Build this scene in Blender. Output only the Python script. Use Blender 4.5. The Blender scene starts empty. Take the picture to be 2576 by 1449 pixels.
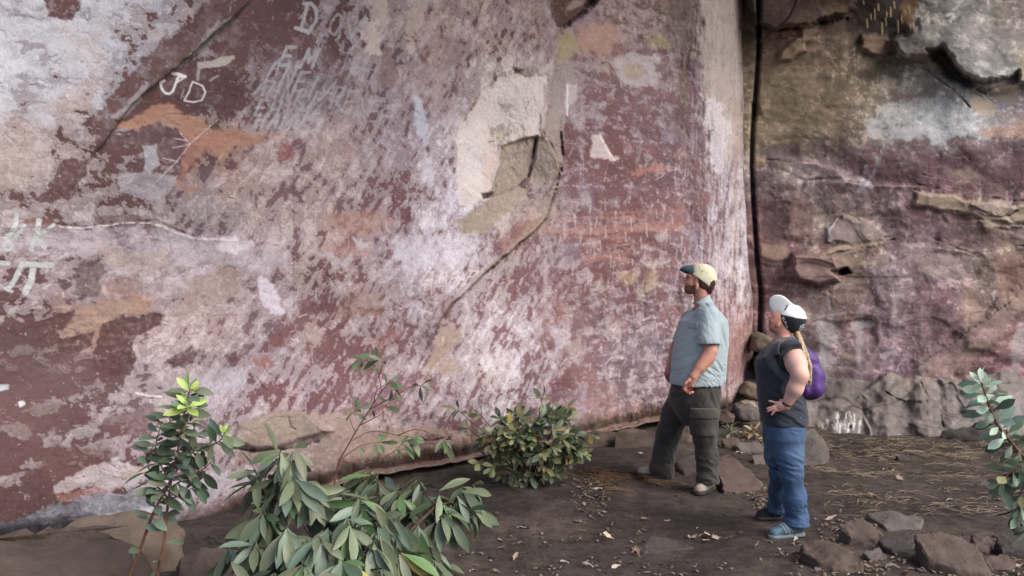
import bpy, bmesh, math, random
import numpy as np
from mathutils import Vector, Matrix

# ------------------------------------------------------------------ camera, world, sun, exposure
S = bpy.context.scene
COL = S.collection
FOC = 2231.0            # focal length in pixels of a 2576 x 1449 copy of the photograph
CX, HY = 1288.0, 740.0  # optical centre column, horizon row
CAMZ = 1.6
cam_data = bpy.data.cameras.new("camera")
cam_data.sensor_width = 36.0
cam_data.lens = 36.0 * FOC / 2576.0
cam_data.shift_y = (HY - 724.5) / 2576.0
cam_data.clip_start = 0.05
cam_data.clip_end = 500.0
cam = bpy.data.objects.new("camera", cam_data)
COL.objects.link(cam)
cam.location = (0, 0, CAMZ)
cam.rotation_euler = (math.radians(90), 0, 0)
S.camera = cam

SUN_EL, SUN_AZ = 44.0, 126.0     # azimuth clockwise from +Y: right of and behind the camera
world = bpy.data.worlds.new("World")
S.world = world
world.use_nodes = True
wn = world.node_tree.nodes
wl = world.node_tree.links
wn.clear()
w_out = wn.new("ShaderNodeOutputWorld")
w_bg = wn.new("ShaderNodeBackground")
w_sky = wn.new("ShaderNodeTexSky")
w_sky.sky_type = 'NISHITA'
w_sky.sun_disc = False
w_sky.sun_elevation = math.radians(SUN_EL)
w_sky.sun_rotation = math.radians(SUN_AZ)
w_sky.dust_density = 4.0
w_sky.air_density = 0.8
w_sky.ozone_density = 0.6
w_bg.inputs["Strength"].default_value = 0.12
wl.new(w_sky.outputs[0], w_bg.inputs[0])
wl.new(w_bg.outputs[0], w_out.inputs[0])

sun_data = bpy.data.lights.new("sun", 'SUN')
sun_data.energy = 1.2
sun_data.angle = math.radians(50)
sun_data.color = (1.0, 0.98, 0.95)
sun = bpy.data.objects.new("sun", sun_data)
COL.objects.link(sun)
_az, _el = math.radians(SUN_AZ), math.radians(SUN_EL)
_to_sun = Vector((math.sin(_az) * math.cos(_el), math.cos(_az) * math.cos(_el), math.sin(_el)))
sun.rotation_euler = _to_sun.to_track_quat('Z', 'Y').to_euler()
sun.location = (6, -6, 9)

S.view_settings.view_transform = 'Standard'
S.view_settings.look = 'None'
S.view_settings.gamma = 1.0
S.view_settings.use_curve_mapping = False
S.view_settings.exposure = 1.12
S.render.engine = 'CYCLES'
S.cycles.max_bounces = 5
S.cycles.diffuse_bounces = 3
S.cycles.glossy_bounces = 2
S.cycles.transmission_bounces = 3
S.cycles.use_denoising = True

random.seed(11)
RNG = np.random.default_rng(5)

# ------------------------------------------------------------------ numbers
def lin(c):
    c = np.asarray(c, dtype=np.float64) / 255.0
    return np.where(c <= 0.04045, c / 12.92, ((c + 0.055) / 1.055) ** 2.4)

def linf(r, g, b, k=1.0):
    v = lin((r, g, b)) * k
    return (float(v[0]), float(v[1]), float(v[2]), 1.0)

def sstep(a, b, x):
    t = np.clip((x - a) / (b - a), 0, 1)
    return t * t * (3 - 2 * t)

_perm = np.random.default_rng(77).permutation(256).astype(np.int32)
_perm = np.concatenate([_perm, _perm, _perm])
_ang = np.random.default_rng(78).random(256).astype(np.float32) * 2 * np.pi
_gx, _gy = np.cos(_ang), np.sin(_ang)

def perlin(x, y, seed=0):
    x = np.asarray(x, dtype=np.float32); y = np.asarray(y, dtype=np.float32)
    x0 = np.floor(x); y0 = np.floor(y)
    xf = x - x0; yf = y - y0
    xi = (x0.astype(np.int32) + seed * 37) & 255
    yi = (y0.astype(np.int32) + seed * 91) & 255
    xi1 = (xi + 1) & 255
    yi1 = (yi + 1) & 255
    def g(a, b, fx, fy):
        h = _perm[_perm[a] + b]
        return _gx[h] * fx + _gy[h] * fy
    u = xf * xf * xf * (xf * (xf * 6 - 15) + 10)
    v = yf * yf * yf * (yf * (yf * 6 - 15) + 10)
    a = g(xi, yi, xf, yf); b = g(xi1, yi, xf - 1, yf)
    c = g(xi, yi1, xf, yf - 1); d = g(xi1, yi1, xf - 1, yf - 1)
    ab = a + u * (b - a)
    cd = c + u * (d - c)
    return (ab + v * (cd - ab)) * 1.5

def fbm(x, y, octv=4, seed=0, gain=0.5, lac=2.07):
    s = 0.0; amp = 1.0; tot = 0.0
    for i in range(octv):
        s = s + amp * perlin(x * lac ** i + 3.7 * i, y * lac ** i - 5.1 * i, seed + i)
        tot += amp * amp
        amp *= gain
    return s / math.sqrt(tot)

def facets(x, y, f, seed=0, jit=.9, asp=1.0):
    """random tilted facets on jittered cells: (height about -1..1, distance to the joint in cell units)"""
    x = np.asarray(x, dtype=np.float32) * f; y = np.asarray(y, dtype=np.float32) * f * asp
    wx = x + .25 * perlin(x * 1.7, y * 1.7, seed + 3); wy = y + .25 * perlin(x * 1.7 + 9, y * 1.7, seed + 4)
    x0 = np.floor(wx).astype(np.int32); y0 = np.floor(wy).astype(np.int32)
    d1 = np.full(x.shape, 9, np.float32); d2 = d1.copy(); hh = np.zeros(x.shape, np.float32)
    for i in (-1, 0, 1):
        for j in (-1, 0, 1):
            h = _perm[_perm[(x0 + i + seed * 17) & 255] + ((y0 + j + seed * 5) & 255)]
            cx = x0 + i + .5 + jit * .5 * _gx[h]; cy = y0 + j + .5 + jit * .5 * _gy[h]
            ex, ey = wx - cx, wy - cy
            d = np.sqrt(ex * ex + ey * ey)
            h2 = _perm[h + 7]; h3 = _perm[h + 19]
            val = (h2 / 127.5 - 1) * .6 + ex * _gx[h3] * .9 + ey * _gy[h3] * .9
            nearer = d < d1
            d2 = np.where(nearer, d1, np.minimum(d2, d))
            hh = np.where(nearer, val, hh); d1 = np.minimum(d1, d)
    return hh, d2 - d1

def px(x, y, Y):
    """point seen at pixel (x, y) at depth Y"""
    return Vector(((x - CX) / FOC * Y, Y, CAMZ + (HY - y) / FOC * Y))

def pxz(x, y, z):
    """point seen at pixel (x, y) lying at height z"""
    return px(x, y, (z - CAMZ) / (HY - y) * FOC)

# ------------------------------------------------------------------ objects
def tag(o, label=None, cat=None, group=None, kind=None):
    if label: o["label"] = label
    if cat: o["category"] = cat
    if group: o["group"] = group
    if kind: o["kind"] = kind
    return o

def link(name, me, mat=None, parent=None, smooth=True):
    if mat is not None and len(me.materials) == 0:
        me.materials.append(mat)
    o = bpy.data.objects.new(name, me)
    COL.objects.link(o)
    if parent is not None:
        o.parent = parent
    return o

def empty(name, loc=(0, 0, 0)):
    o = bpy.data.objects.new(name, None)
    COL.objects.link(o)
    o.location = loc
    o.empty_display_size = 0.1
    return o

def mesh_np(name, verts, faces, colors=None, smooth=True):
    """verts (N,3), faces (M,3) or (M,4) arrays"""
    me = bpy.data.meshes.new(name)
    verts = np.ascontiguousarray(verts, dtype=np.float32)
    faces = np.ascontiguousarray(faces, dtype=np.int32)
    n, k = faces.shape
    me.vertices.add(len(verts))
    me.vertices.foreach_set("co", verts.ravel())
    me.loops.add(n * k)
    me.loops.foreach_set("vertex_index", faces.ravel())
    me.polygons.add(n)
    me.polygons.foreach_set("loop_start", np.arange(0, n * k, k, dtype=np.int32))
    if smooth:
        me.polygons.foreach_set("use_smooth", np.ones(n, dtype=bool))
    me.update(calc_edges=True)
    me.validate()
    if colors is not None:
        at = me.color_attributes.new("paint", 'FLOAT_COLOR', 'POINT')
        c = np.ones((len(verts), 4), dtype=np.float32)
        c[:, :3] = colors
        at.data.foreach_set("color", c.ravel())
    return me

def grid_faces(nr, nc, flip=False):
    i = np.arange(nr * nc).reshape(nr, nc)
    a = i[:-1, :-1].ravel(); b = i[:-1, 1:].ravel(); c = i[1:, 1:].ravel(); d = i[1:, :-1].ravel()
    return np.stack([a, d, c, b] if not flip else [a, b, c, d], axis=1)

# ------------------------------------------------------------------ materials
def mat_new(name):
    m = bpy.data.materials.new(name)
    m.use_nodes = True
    nt = m.node_tree
    b = nt.nodes["Principled BSDF"]
    return m, nt, b

def N(nt, t, **kw):
    n = nt.nodes.new(t)
    for k, v in kw.items():
        setattr(n, k, v)
    return n

def mat_noise(name, c1, c2, scale=8.0, rough=0.8, detail=6, bump=0.0, bscale=60.0, c3=None, spec=0.3, sheen=0.0, bdist=0.01):
    """two or three colours mixed by object-space noise"""
    m, nt, b = mat_new(name)
    tc = N(nt, "ShaderNodeTexCoord")
    nz = N(nt, "ShaderNodeTexNoise")
    nz.inputs["Scale"].default_value = scale
    nz.inputs["Detail"].default_value = detail
    nz.inputs["Roughness"].default_value = 0.62
    nt.links.new(tc.outputs["Object"], nz.inputs["Vector"])
    rp = N(nt, "ShaderNodeValToRGB")
    rp.color_ramp.elements[0].position = 0.32
    rp.color_ramp.elements[0].color = c1
    rp.color_ramp.elements[1].position = 0.68
    rp.color_ramp.elements[1].color = c2
    if c3 is not None:
        e = rp.color_ramp.elements.new(0.5)
        e.color = c3
    nt.links.new(nz.outputs[0], rp.inputs[0])
    nt.links.new(rp.outputs[0], b.inputs["Base Color"])
    b.inputs["Roughness"].default_value = rough
    b.inputs["Specular IOR Level"].default_value = spec
    if sheen:
        b.inputs["Sheen Weight"].default_value = sheen
    if bump:
        n2 = N(nt, "ShaderNodeTexNoise")
        n2.inputs["Scale"].default_value = bscale
        n2.inputs["Detail"].default_value = 6
        nt.links.new(tc.outputs["Object"], n2.inputs["Vector"])
        bp = N(nt, "ShaderNodeBump")
        bp.inputs["Strength"].default_value = bump
        bp.inputs["Distance"].default_value = bdist
        nt.links.new(n2.outputs[0], bp.inputs["Height"])
        nt.links.new(bp.outputs[0], b.inputs["Normal"])
    return m

def mat_painted_rock(name, gain=1.0):
    m, nt, b = mat_new(name)
    at = N(nt, "ShaderNodeAttribute", attribute_name="paint")
    tc = N(nt, "ShaderNodeTexCoord")
    n1 = N(nt, "ShaderNodeTexNoise")
    n1.inputs["Scale"].default_value = 70
    n1.inputs["Detail"].default_value = 8
    n1.inputs["Roughness"].default_value = 0.75
    nt.links.new(tc.outputs["Object"], n1.inputs["Vector"])
    mr = N(nt, "ShaderNodeMapRange")
    mr.inputs["From Min"].default_value = 0.3
    mr.inputs["From Max"].default_value = 0.7
    mr.inputs["To Min"].default_value = 0.80 * gain
    mr.inputs["To Max"].default_value = 1.18 * gain
    nt.links.new(n1.outputs[0], mr.inputs[0])
    mx = N(nt, "ShaderNodeVectorMath", operation='SCALE')
    nt.links.new(at.outputs["Color"], mx.inputs[0])
    nt.links.new(mr.outputs[0], mx.inputs["Scale"])
    nt.links.new(mx.outputs[0], b.inputs["Base Color"])
    b.inputs["Roughness"].default_value = 0.82
    b.inputs["Specular IOR Level"].default_value = 0.28
    n2 = N(nt, "ShaderNodeTexNoise")
    n2.inputs["Scale"].default_value = 38
    n2.inputs["Detail"].default_value = 8
    n2.inputs["Roughness"].default_value = 0.66
    nt.links.new(tc.outputs["Object"], n2.inputs["Vector"])
    bp = N(nt, "ShaderNodeBump")
    bp.inputs["Strength"].default_value = 0.28
    bp.inputs["Distance"].default_value = 0.015
    nt.links.new(n2.outputs[0], bp.inputs["Height"])
    nt.links.new(bp.outputs[0], b.inputs["Normal"])
    return m

# ------------------------------------------------------------------ 2-D drawing on pixel-coordinate arrays
def poly_sdf(X, Y, pts):
    """signed distance (negative inside) to a closed polygon"""
    pts = np.asarray(pts, dtype=np.float32)
    d = np.full(X.shape, 1e12, dtype=np.float32)
    inside = np.zeros(X.shape, dtype=bool)
    n = len(pts)
    for i in range(n):
        ax, ay = pts[i]; bx, by = pts[(i + 1) % n]
        ex, ey = bx - ax, by - ay
        wx, wy = X - ax, Y - ay
        t = np.clip((wx * ex + wy * ey) / (ex * ex + ey * ey + 1e-9), 0, 1)
        dx, dy = wx - ex * t, wy - ey * t
        d = np.minimum(d, dx * dx + dy * dy)
        c = ((ay > Y) != (by > Y))
        xi = ax + (Y - ay) * ex / (ey if abs(ey) > 1e-9 else 1e-9)
        inside ^= c & (X < xi)
    d = np.sqrt(d)
    return np.where(inside, -d, d)

def line_dist(X, Y, pts):
    pts = np.asarray(pts, dtype=np.float32)
    d = np.full(X.shape, 1e12, dtype=np.float32)
    for i in range(len(pts) - 1):
        ax, ay = pts[i]; bx, by = pts[i + 1]
        ex, ey = bx - ax, by - ay
        wx, wy = X - ax, Y - ay
        t = np.clip((wx * ex + wy * ey) / (ex * ex + ey * ey + 1e-9), 0, 1)
        dx, dy = wx - ex * t, wy - ey * t
        d = np.minimum(d, dx * dx + dy * dy)
    return np.sqrt(d)

class Canvas:
    """pigment colour and relief held per vertex; X, Y are pixel coordinates of each vertex"""
    def __init__(s, X, Y, col, rel, J1, J2, J3, J4=None):
        s.X, s.Y, s.col, s.rel = X, Y, col, rel
        s.J4 = J3 if J4 is None else J4      # flake field that breaks up patch edges
        s.J1, s.J2, s.J3 = J1, J2, J3      # coarse jitter x, coarse jitter y, fine jitter
    def box(s, pts, m):
        p = np.asarray(pts, dtype=np.float32)
        return np.nonzero((s.X > p[:, 0].min() - m) & (s.X < p[:, 0].max() + m) & (s.Y > p[:, 1].min() - m) & (s.Y < p[:, 1].max() + m))[0]
    def patch(s, pts, rgb, a=1.0, soft=2.0, rough=10.0, rel=0.0, relw=6.0, keep=0.22):
        k = s.box(pts, 40 + soft * 2 + rough)
        if len(k) == 0: return
        X = s.X[k] + s.J1[k] * rough; Y = s.Y[k] + s.J2[k] * rough
        d0 = poly_sdf(X, Y, pts)
        d = d0 + s.J3[k] * min(rough, 10) * 0.5 + s.J4[k] * min(rough, 12) * 0.9
        m = sstep(soft, -soft, d) * a
        if keep:
            m = m * (1 - keep * sstep(-0.1, 0.5, s.J3[k]))
        if rgb is not None:
            s.col[k] = s.col[k] * (1 - m[:, None]) + lin(rgb) * m[:, None] * (1 + 0.12 * s.J3[k][:, None])
        if rel:
            s.rel[k] += rel * sstep(relw, -relw, d0)
    def stroke(s, pts, rgb, w=4.0, a=0.9, rough=1.5, broken=0.0, soft=1.5):
        k = s.box(pts, w + 10 + rough)
        if len(k) == 0: return
        X = s.X[k] + s.J3[k] * rough; Y = s.Y[k] + s.J2[k] * rough * 0.6
        d = line_dist(X, Y, pts)
        m = sstep(w * 0.5 + soft, max(w * 0.5 - soft, 0), d) * a
        if broken:
            m = m * (1 - broken * sstep(0.0, 0.35, s.J3[k]))
        s.col[k] = s.col[k] * (1 - m[:, None]) + lin(rgb) * m[:, None]
    def groove(s, pts, depth, w=6.0, rough=4.0, tint=None, ta=0.5):
        k = s.box(pts, w * 4 + 10 + rough)
        if len(k) == 0: return
        d = line_dist(s.X[k] + s.J1[k] * rough, s.Y[k] + s.J2[k] * rough, pts)
        vr = np.clip(.55 + .9 * s.J1[k] + .5 * s.J3[k], .08, 1.3)       # cracks open and close
        w = w * .75
        s.rel[k] -= depth * np.exp(-(d / w) ** 2) * vr
        if tint is not None:
            m = (np.exp(-(d / (w * 0.8)) ** 2) * np.clip(ta * vr * 1.1, 0, .92))[:, None]
            s.col[k] = s.col[k] * (1 - m) + lin(tint) * m
    def ledge(s, pts, h, fall=60.0, rough=4.0, side=1):
        """a step along a polyline: the side to the right of its direction (screen) stands proud by h and fades away"""
        k = s.box(pts, fall * 2.5)
        if len(k) == 0: return
        X = s.X[k] + s.J1[k] * rough; Y = s.Y[k] + s.J2[k] * rough
        p = np.asarray(pts, dtype=np.float32)
        best = np.full(X.shape, 1e12, dtype=np.float32); sg = np.zeros(X.shape, dtype=np.float32); endf = np.ones(X.shape, dtype=np.float32)
        tot = np.linalg.norm(np.diff(p, axis=0), axis=1); L = tot.sum(); acc = 0
        for i in range(len(p) - 1):
            e = p[i + 1] - p[i]
            wx, wy = X - p[i, 0], Y - p[i, 1]
            tr = (wx * e[0] + wy * e[1]) / (e @ e + 1e-9)
            t = np.clip(tr, 0, 1)
            dx, dy = wx - e[0] * t, wy - e[1] * t
            d2 = dx * dx + dy * dy
            u = d2 < best
            best = np.where(u, d2, best)
            sg = np.where(u, np.sign(e[0] * wy - e[1] * wx), sg)
            q = (acc + t * tot[i]) / L
            endf = np.where(u, sstep(0, 0.15, q) * sstep(1.0, 0.85, q), endf)
            acc += tot[i]
        d = np.sqrt(best) * sg * side
        s.rel[k] += h * endf * np.where(d > 0, np.exp(-np.maximum(d, 0) / fall), np.exp(-np.maximum(-d, 0) / 2.5))

def grid_field(xs, ys, cells, X, Y):
    """bilinear lookup of cells[row][col] (vectors) at X, Y"""
    c = np.asarray(cells, dtype=np.float32)
    fx = np.clip((X - xs[0]) / (xs[1] - xs[0]), 0, c.shape[1] - 1.001)
    fy = np.clip((Y - ys[0]) / (ys[1] - ys[0]), 0, c.shape[0] - 1.001)
    ix = fx.astype(np.int32); iy = fy.astype(np.int32)
    tx = (fx - ix)[:, None]; ty = (fy - iy)[:, None]
    tx = tx * tx * (3 - 2 * tx); ty = ty * ty * (3 - 2 * ty)
    return (c[iy, ix] * (1 - tx) + c[iy, ix + 1] * tx) * (1 - ty) + (c[iy + 1, ix] * (1 - tx) + c[iy + 1, ix + 1] * tx) * ty
# ================================================================== THE PAINTED CLIFF (runs from near left to far right)
W0 = np.array([-3.0, 5.1]); WD = np.array([5.6, 5.1]); WL = np.linalg.norm(WD); WD = WD / WL
WN = np.array([WD[1], -WD[0]])     # faces right and towards the camera

PALE = dict(g=(170, 169, 176), w=(164, 150, 148), l=(176, 159, 163), L=(203, 193, 200), p=(188, 164, 156), c=(216, 200, 186), o=(176, 130, 104), t=(158, 134, 106))
DARK = dict(m=(100, 66, 65), r=(118, 75, 77), k=(126, 89, 93), u=(110, 84, 92), b=(102, 80, 70))
WALL_CELLS = """
gm15 gm20 gm34 wm50 lm62 lm56 pu42 pr34 pr42 wr44 pk48 wb50 pb42
gm22 gm36 gm56 gm62 lm48 gu46 lu44 lk42 cr38 lk46 lk58 lk55 lu42
wm36 wm52 wm58 om50 pk40 pk34 lk42 Lk36 ck26 lr58 lr64 lu58 Lu36
wm46 wm46 wm42 wu42 pk40 pk40 lr54 Lk38 pk36 lk50 lr68 lk62 Lu40
lm44 lu38 lu28 lu28 lk42 pr46 lk40 Lk34 lk50 lr56 pr58 lk52 Lu40
wm62 om42 pk36 pk36 lu46 pr54 lr52 lk46 Lk44 lk54 lu54 lk52 pr52
wm72 lm56 lu42 lu38 lr48 lr54 lk52 lk42 Lk42 lr54 lu56 lu50 pr48
wm68 wm62 lm50 lu42 pr38 pr34 pk40 lr46 lk48 lk46 or50 pr46 pr46
wm66 Lm44 Lu38 lu42 pr46 pr45 pr45 pr45 pr45 or50 or50 or50 or50
""".split()

LIP = [(-700, 1500), (-400, 1440), (0, 1372), (200, 1345), (420, 1368), (500, 1350), (600, 1302), (700, 1262), (900, 1205), (1200, 1152), (1300, 1135), (1470, 1102), (1650, 1058), (1800, 1043), (1960, 1030)]
EDGE = [(-2600, 1912), (0, 1912), (100, 1915), (200, 1908), (320, 1898), (420, 1895), (600, 1905), (740, 1918), (850, 1914), (900, 1902), (940, 1896), (1000, 1886), (1100, 1866), (1500, 1860)]
lip_f = lambda x: np.interp(x, [p[0] for p in LIP], [p[1] for p in LIP])
edge_f = lambda y: np.interp(y, [p[0] for p in EDGE], [p[1] for p in EDGE])

def mute(c, k=.73):
    g = (c @ np.array([.3, .55, .15]))[:, None]
    return (g + (c - g) * k) * np.array([.99, 1.0, 1.035])

def main_wall():
    st = 2.05
    xs = np.concatenate([np.arange(-700, 0, 14.0), np.arange(0, 1905, st), [1905.0]])
    v_main = np.arange(0, 1.0001, st / 1345.0)
    v_top = np.concatenate([-np.geomspace(2.4, 0.01, 46)])
    v_low = np.array([1.004, 1.010, 1.02, 1.035, 1.05, 1.075, 1.10])
    vs = np.concatenate([v_top, v_main, v_low])
    nr, nc = len(vs), len(xs)
    XG, VG = np.meshgrid(xs, vs)
    XG = XG.ravel().astype(np.float32); VG = VG.ravel().astype(np.float32)
    lipv = lip_f(XG) + 6 * perlin(XG / 140, XG * 0 + 3.3, 4) + 2.5 * np.sign(perlin(XG / 33, XG * 0 + 1.3, 5)) * np.abs(perlin(XG / 33, XG * 0 + 1.3, 5)) ** .5
    Y = VG * lipv
    X = XG + (edge_f(Y) - 1905) * sstep(1500, 1905, XG)
    X = X + 4 * perlin(Y / 60, Y * 0 + .7, 8) * sstep(1850, 1905, XG)
    # metric coordinates on the plane of the wall
    rx = (X - CX) / FOC; rz = (HY - Y) / FOC
    den = rx * WN[0] + WN[1]
    tp = (W0 @ WN) / den
    sx = (rx * tp - W0[0]) * WD[0] + (tp - W0[1]) * WD[1]
    z = CAMZ + rz * tp
    sx = sx.astype(np.float32); z = z.astype(np.float32)

    # ---------------- pigment
    J1 = fbm(sx * 5, z * 5, 4, 1); J2 = fbm(sx * 5 + 9, z * 5 + 4, 4, 2); J3 = fbm(sx * 26, z * 26, 3, 3)
    # streaky coordinates: up the wall and to the right in the upper middle, vertical on the right-hand column
    def streak(ang, fl, fs, seed, octv=4):
        c, s_ = math.cos(ang), math.sin(ang)
        a = sx * c + z * s_; b = -sx * s_ + z * c
        return fbm(a * fl + J1 * 0.25, b * fs + J2 * 0.25, octv, seed)
    iso = fbm(sx * 3.2 + J1 * .35, z * 3.2 + J2 * .35, 7, 10, gain=0.66)
    d45 = streak(0.75, 2.0, 9.0, 20, 6)
    d65 = streak(1.15, 1.8, 9.0, 30, 6)
    ver = streak(1.52, 1.2, 10.0, 40, 6)
    hor = streak(0.06, 1.6, 8.0, 50, 6)
    w45 = np.exp(-((X - 820) / 330) ** 2) * (0.35 + 0.65 * sstep(500, 1000, Y)) * .9
    w65 = np.exp(-((X - 1000) / 260) ** 2 - ((Y - 150) / 300) ** 2) * 1.3
    wv = sstep(1640, 1800, X) * .8
    wh = sstep(1350, 1480, X) * sstep(1800, 1650, X) * .7 + sstep(420, 60, X) * sstep(300, 700, Y) * .7
    tot = 0.55 + w45 + w65 + wv + wh
    nz = (0.55 * iso + w45 * d45 + w65 * d65 + wv * ver + wh * hor) / np.sqrt(.3 + w45 ** 2 + w65 ** 2 + wv ** 2 + wh ** 2)
    gx_ = np.arange(13) * 150 + 75; gy_ = np.arange(9) * 150 + 75
    cells = [[list(lin(PALE[c[0]])) + list(lin(DARK[c[1]])) + [int(c[2:]) / 100] for c in WALL_CELLS[r * 13:(r + 1) * 13]] for r in range(9)]
    F = grid_field(gx_, gy_, cells, X + J1 * 55, Y + J2 * 55)
    pale, dark, frac = F[:, :3], F[:, 3:6], F[:, 6]
    crisp = sstep(900, 300, X)          # the crust on the left breaks off with hard edges
    soft_r = sstep(1250, 1450, X)
    w = 0.04 + 0.02 * (1 - crisp) + 0.20 * soft_r
    th = (frac - 0.46) * 2.6
    f1 = fbm(sx * 7.5 + J1 * .5, z * 7.5 + J2 * .5, 6, 65, gain=.58)
    f2 = fbm(sx * 16 + J2 * .5 + 11, z * 16 + J1 * .5, 5, 75, gain=.60)
    wl_ = sstep(620, 250, X); wr_ = sstep(1330, 1480, X); wc_ = sstep(1700, 1790, X); wm_ = np.clip(1 - wl_ - wr_, 0, 1); wr_ = wr_ * (1 - wc_)
    def fstreak(ang, fl, fs, seed):
        c, s_ = math.cos(ang), math.sin(ang)
        return fbm((sx * c + z * s_) * fl + J1 * .3, (-sx * s_ + z * c) * fs + J2 * .3, 5, seed, gain=.58)
    f3 = wl_ * fstreak(.10, 6, 15, 66) + wm_ * fstreak(.95, 5, 19, 67) + wr_ * fstreak(.05, 5, 14, 68) + wc_ * fstreak(1.5, 3.5, 19, 69)
    v = th + (0.50 - .12 * soft_r) * nz + (0.50 - .1 * soft_r) * f1 + 0.50 * f3
    lev = lambda t_, x_, ww: sstep(t_ - ww, t_ + ww, x_)
    mauve = pale * .52 + dark * .48
    light = np.minimum(pale * 1.16 + .02, .86)
    a_mv = lev(-.36, v + .55 * f2, w) * .85
    a_dk = lev(.17, v + .28 * f2, w)
    a_lt = lev(.70, -v + .80 * f2, w) * (.85 - .4 * soft_r)
    md = a_dk
    col = pale * (1 - a_mv[:, None]) + mauve * a_mv[:, None]
    col = col * (1 - a_dk[:, None]) + dark * a_dk[:, None]
    col = col * (1 - a_lt[:, None]) + light * a_lt[:, None]
    # deeper and redder bruises inside the pigment, beige washes over the crust
    br_ = lev(.95, v + .5 * f2, .15) * .5
    col = col * (1 - br_[:, None]) + dark * np.array([.84, .78, .78]) * br_[:, None]
    be = sstep(.2, .9, fbm(sx * 1.4 + 3, z * 1.4, 3, 88) + .35 * f1) * (1 - a_dk) * .52
    col = col * (1 - be[:, None]) + lin((184, 160, 146)) * be[:, None]
    # chips
    ch = fbm(sx * 24 + J1 * .4, z * 24 + J2 * .4, 4, 70, gain=.66)
    chp = sstep(0.70, 0.84, ch) * .7
    ch2 = fbm(sx * 22 + 40, z * 22, 4, 80, gain=.68)
    chd = sstep(0.72, 0.86, ch2) * 0.6
    # chalky wipes of white along the streak direction
    wipe = sstep(0.55, 1.05, np.where(X > 1640, ver, np.where(X > 1380, hor, d45)) + 0.45 * f2) * sstep(350, 700, X) * .42
    col = col * (1 - wipe[:, None]) + lin((208, 196, 204)) * wipe[:, None]
    dr = fbm(sx * 1.1 + 7, z * 1.1, 3, 90)
    warm = sstep(0.25, 0.9, dr + .3 * f3) * sstep(350, 800, X) * .24
    col = col * (1 - warm[:, None]) + lin((178, 128, 112)) * warm[:, None]
    vein = np.abs(fbm(sx * 5 + J1 * .4, z * 5, 5, 95, gain=.62))
    vm = sstep(0.030, 0.0, vein) * 0.30 * sstep(-.2, .5, fbm(sx * 2, z * 2, 2, 97))
    col = col * (1 - vm[:, None]) + lin((214, 200, 202)) * vm[:, None]
    # violet and rust washes on the right-hand panel
    vi = sstep(.15, .8, fbm(sx * 1.7 + 60, z * 2.3, 4, 92) + .3 * f2) * soft_r * .45
    col = col * (1 - vi[:, None]) + lin((146, 128, 148)) * vi[:, None]
    ru = sstep(.35, .9, fbm(sx * 2.1 + 80, z * 3.1, 4, 93) + .35 * f3) * soft_r * .40
    col = col * (1 - ru[:, None]) + lin((160, 108, 98)) * ru[:, None]
    fine = fbm(sx * 55, z * 55, 3, 100)
    col = col * (1 + 0.10 * fine[:, None] + 0.05 * J3[:, None])

    # ---------------- relief (metres towards the viewer)
    rel = 0.10 * fbm(sx * .55, z * .55, 3, 110) + 0.013 * fbm(sx * 2.6, z * 2.6, 4, 120) + 0.003 * fbm(sx * 14, z * 14, 4, 130, gain=.6)
    rel = rel + 0.0035 * (1 - md) * (0.4 + 0.6 * crisp) + 0.0015 * (1 - a_mv) - 0.003 * chd
    rel = rel + 0.010 * (nz * (0.4 + 0.6 * (1 - crisp))) * sstep(300, 900, X)
    cv = Canvas(X, Y, col, rel, J1, J2, J3, f1 * .6 + f3 * .6)
    P, St, G, Lg = cv.patch, cv.stroke, cv.groove, cv.ledge

    mar, red, org = (98, 63, 62), (126, 76, 74), (178, 126, 94)
    # -- upper left
    P([(112, -20), (205, -20), (207, 28), (170, 52), (125, 40)], mar, soft=5)
    P([(590, -60), (630, -60), (500, 110), (410, 195), (330, 290), (270, 340), (235, 310), (300, 225), (360, 150), (430, 85), (540, -20)], (104, 70, 66), .85, 5, 14)
    St([(630, 12), (540, 95), (470, 150), (430, 182), (380, 215), (335, 262)], (98, 84, 72), 24, .62, 9, soft=10)
    St([(545, 92), (490, 132), (425, 190), (395, 208)], (165, 152, 138), 7, .7, 5, .5)
    G([(640, 0), (540, 95), (470, 150), (425, 190), (335, 262), (270, 345), (215, 420)], .014, 7, 9, (84, 70, 60), .4)
    Lg([(215, 420), (335, 258), (470, 146), (640, -10)], .05, 120, 4, side=-1)
    P([(405, 180), (450, 165), (520, 150), (610, 200), (590, 285), (500, 262), (470, 300), (420, 262), (370, 275), (330, 295), (395, 215)], mar, .9, 4, 10)
    P([(365, 75), (400, 70), (415, 88), (395, 108), (368, 105)], (170, 160, 158), .9, 2, 4, .008)
    P([(330, 250), (370, 205), (378, 215), (345, 265), (315, 300), (285, 292)], (160, 146, 150), .85, 3, 6)
    P([(640, 0), (700, 0), (690, 80), (640, 140), (600, 200), (540, 170), (560, 90)], (112, 74, 72), .75, 8, 16)
    P([(740, 30), (790, 100), (760, 130), (700, 160), (650, 150), (660, 80), (700, 40)], (112, 74, 74), .7, 8, 16)
    P([(640, 150), (740, 140), (860, 150), (900, 220), (820, 300), (700, 330), (610, 300), (620, 220)], (116, 88, 90), .5, 14, 24, keep=.55)
    for (x_, y_, s_) in ((60, 880, 26), (130, 930, 20), (40, 1080, 34), (150, 1110, 28), (250, 1120, 30), (80, 1170, 24), (330, 960, 22), (200, 1000, 20), (20, 930, 18), (300, 1010, 22), (110, 1030, 30), (240, 1060, 26), (30, 1200, 26)):
        P([(x_ - s_ * 1.5, y_), (x_ - s_ * .3, y_ - s_ * .6), (x_ + s_ * 1.4, y_ - s_ * .3), (x_ + s_, y_ + s_ * .5), (x_ - s_ * .6, y_ + s_ * .6)], (158, 142, 142), .7, 2.5, 22, .003, keep=.6)
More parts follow.
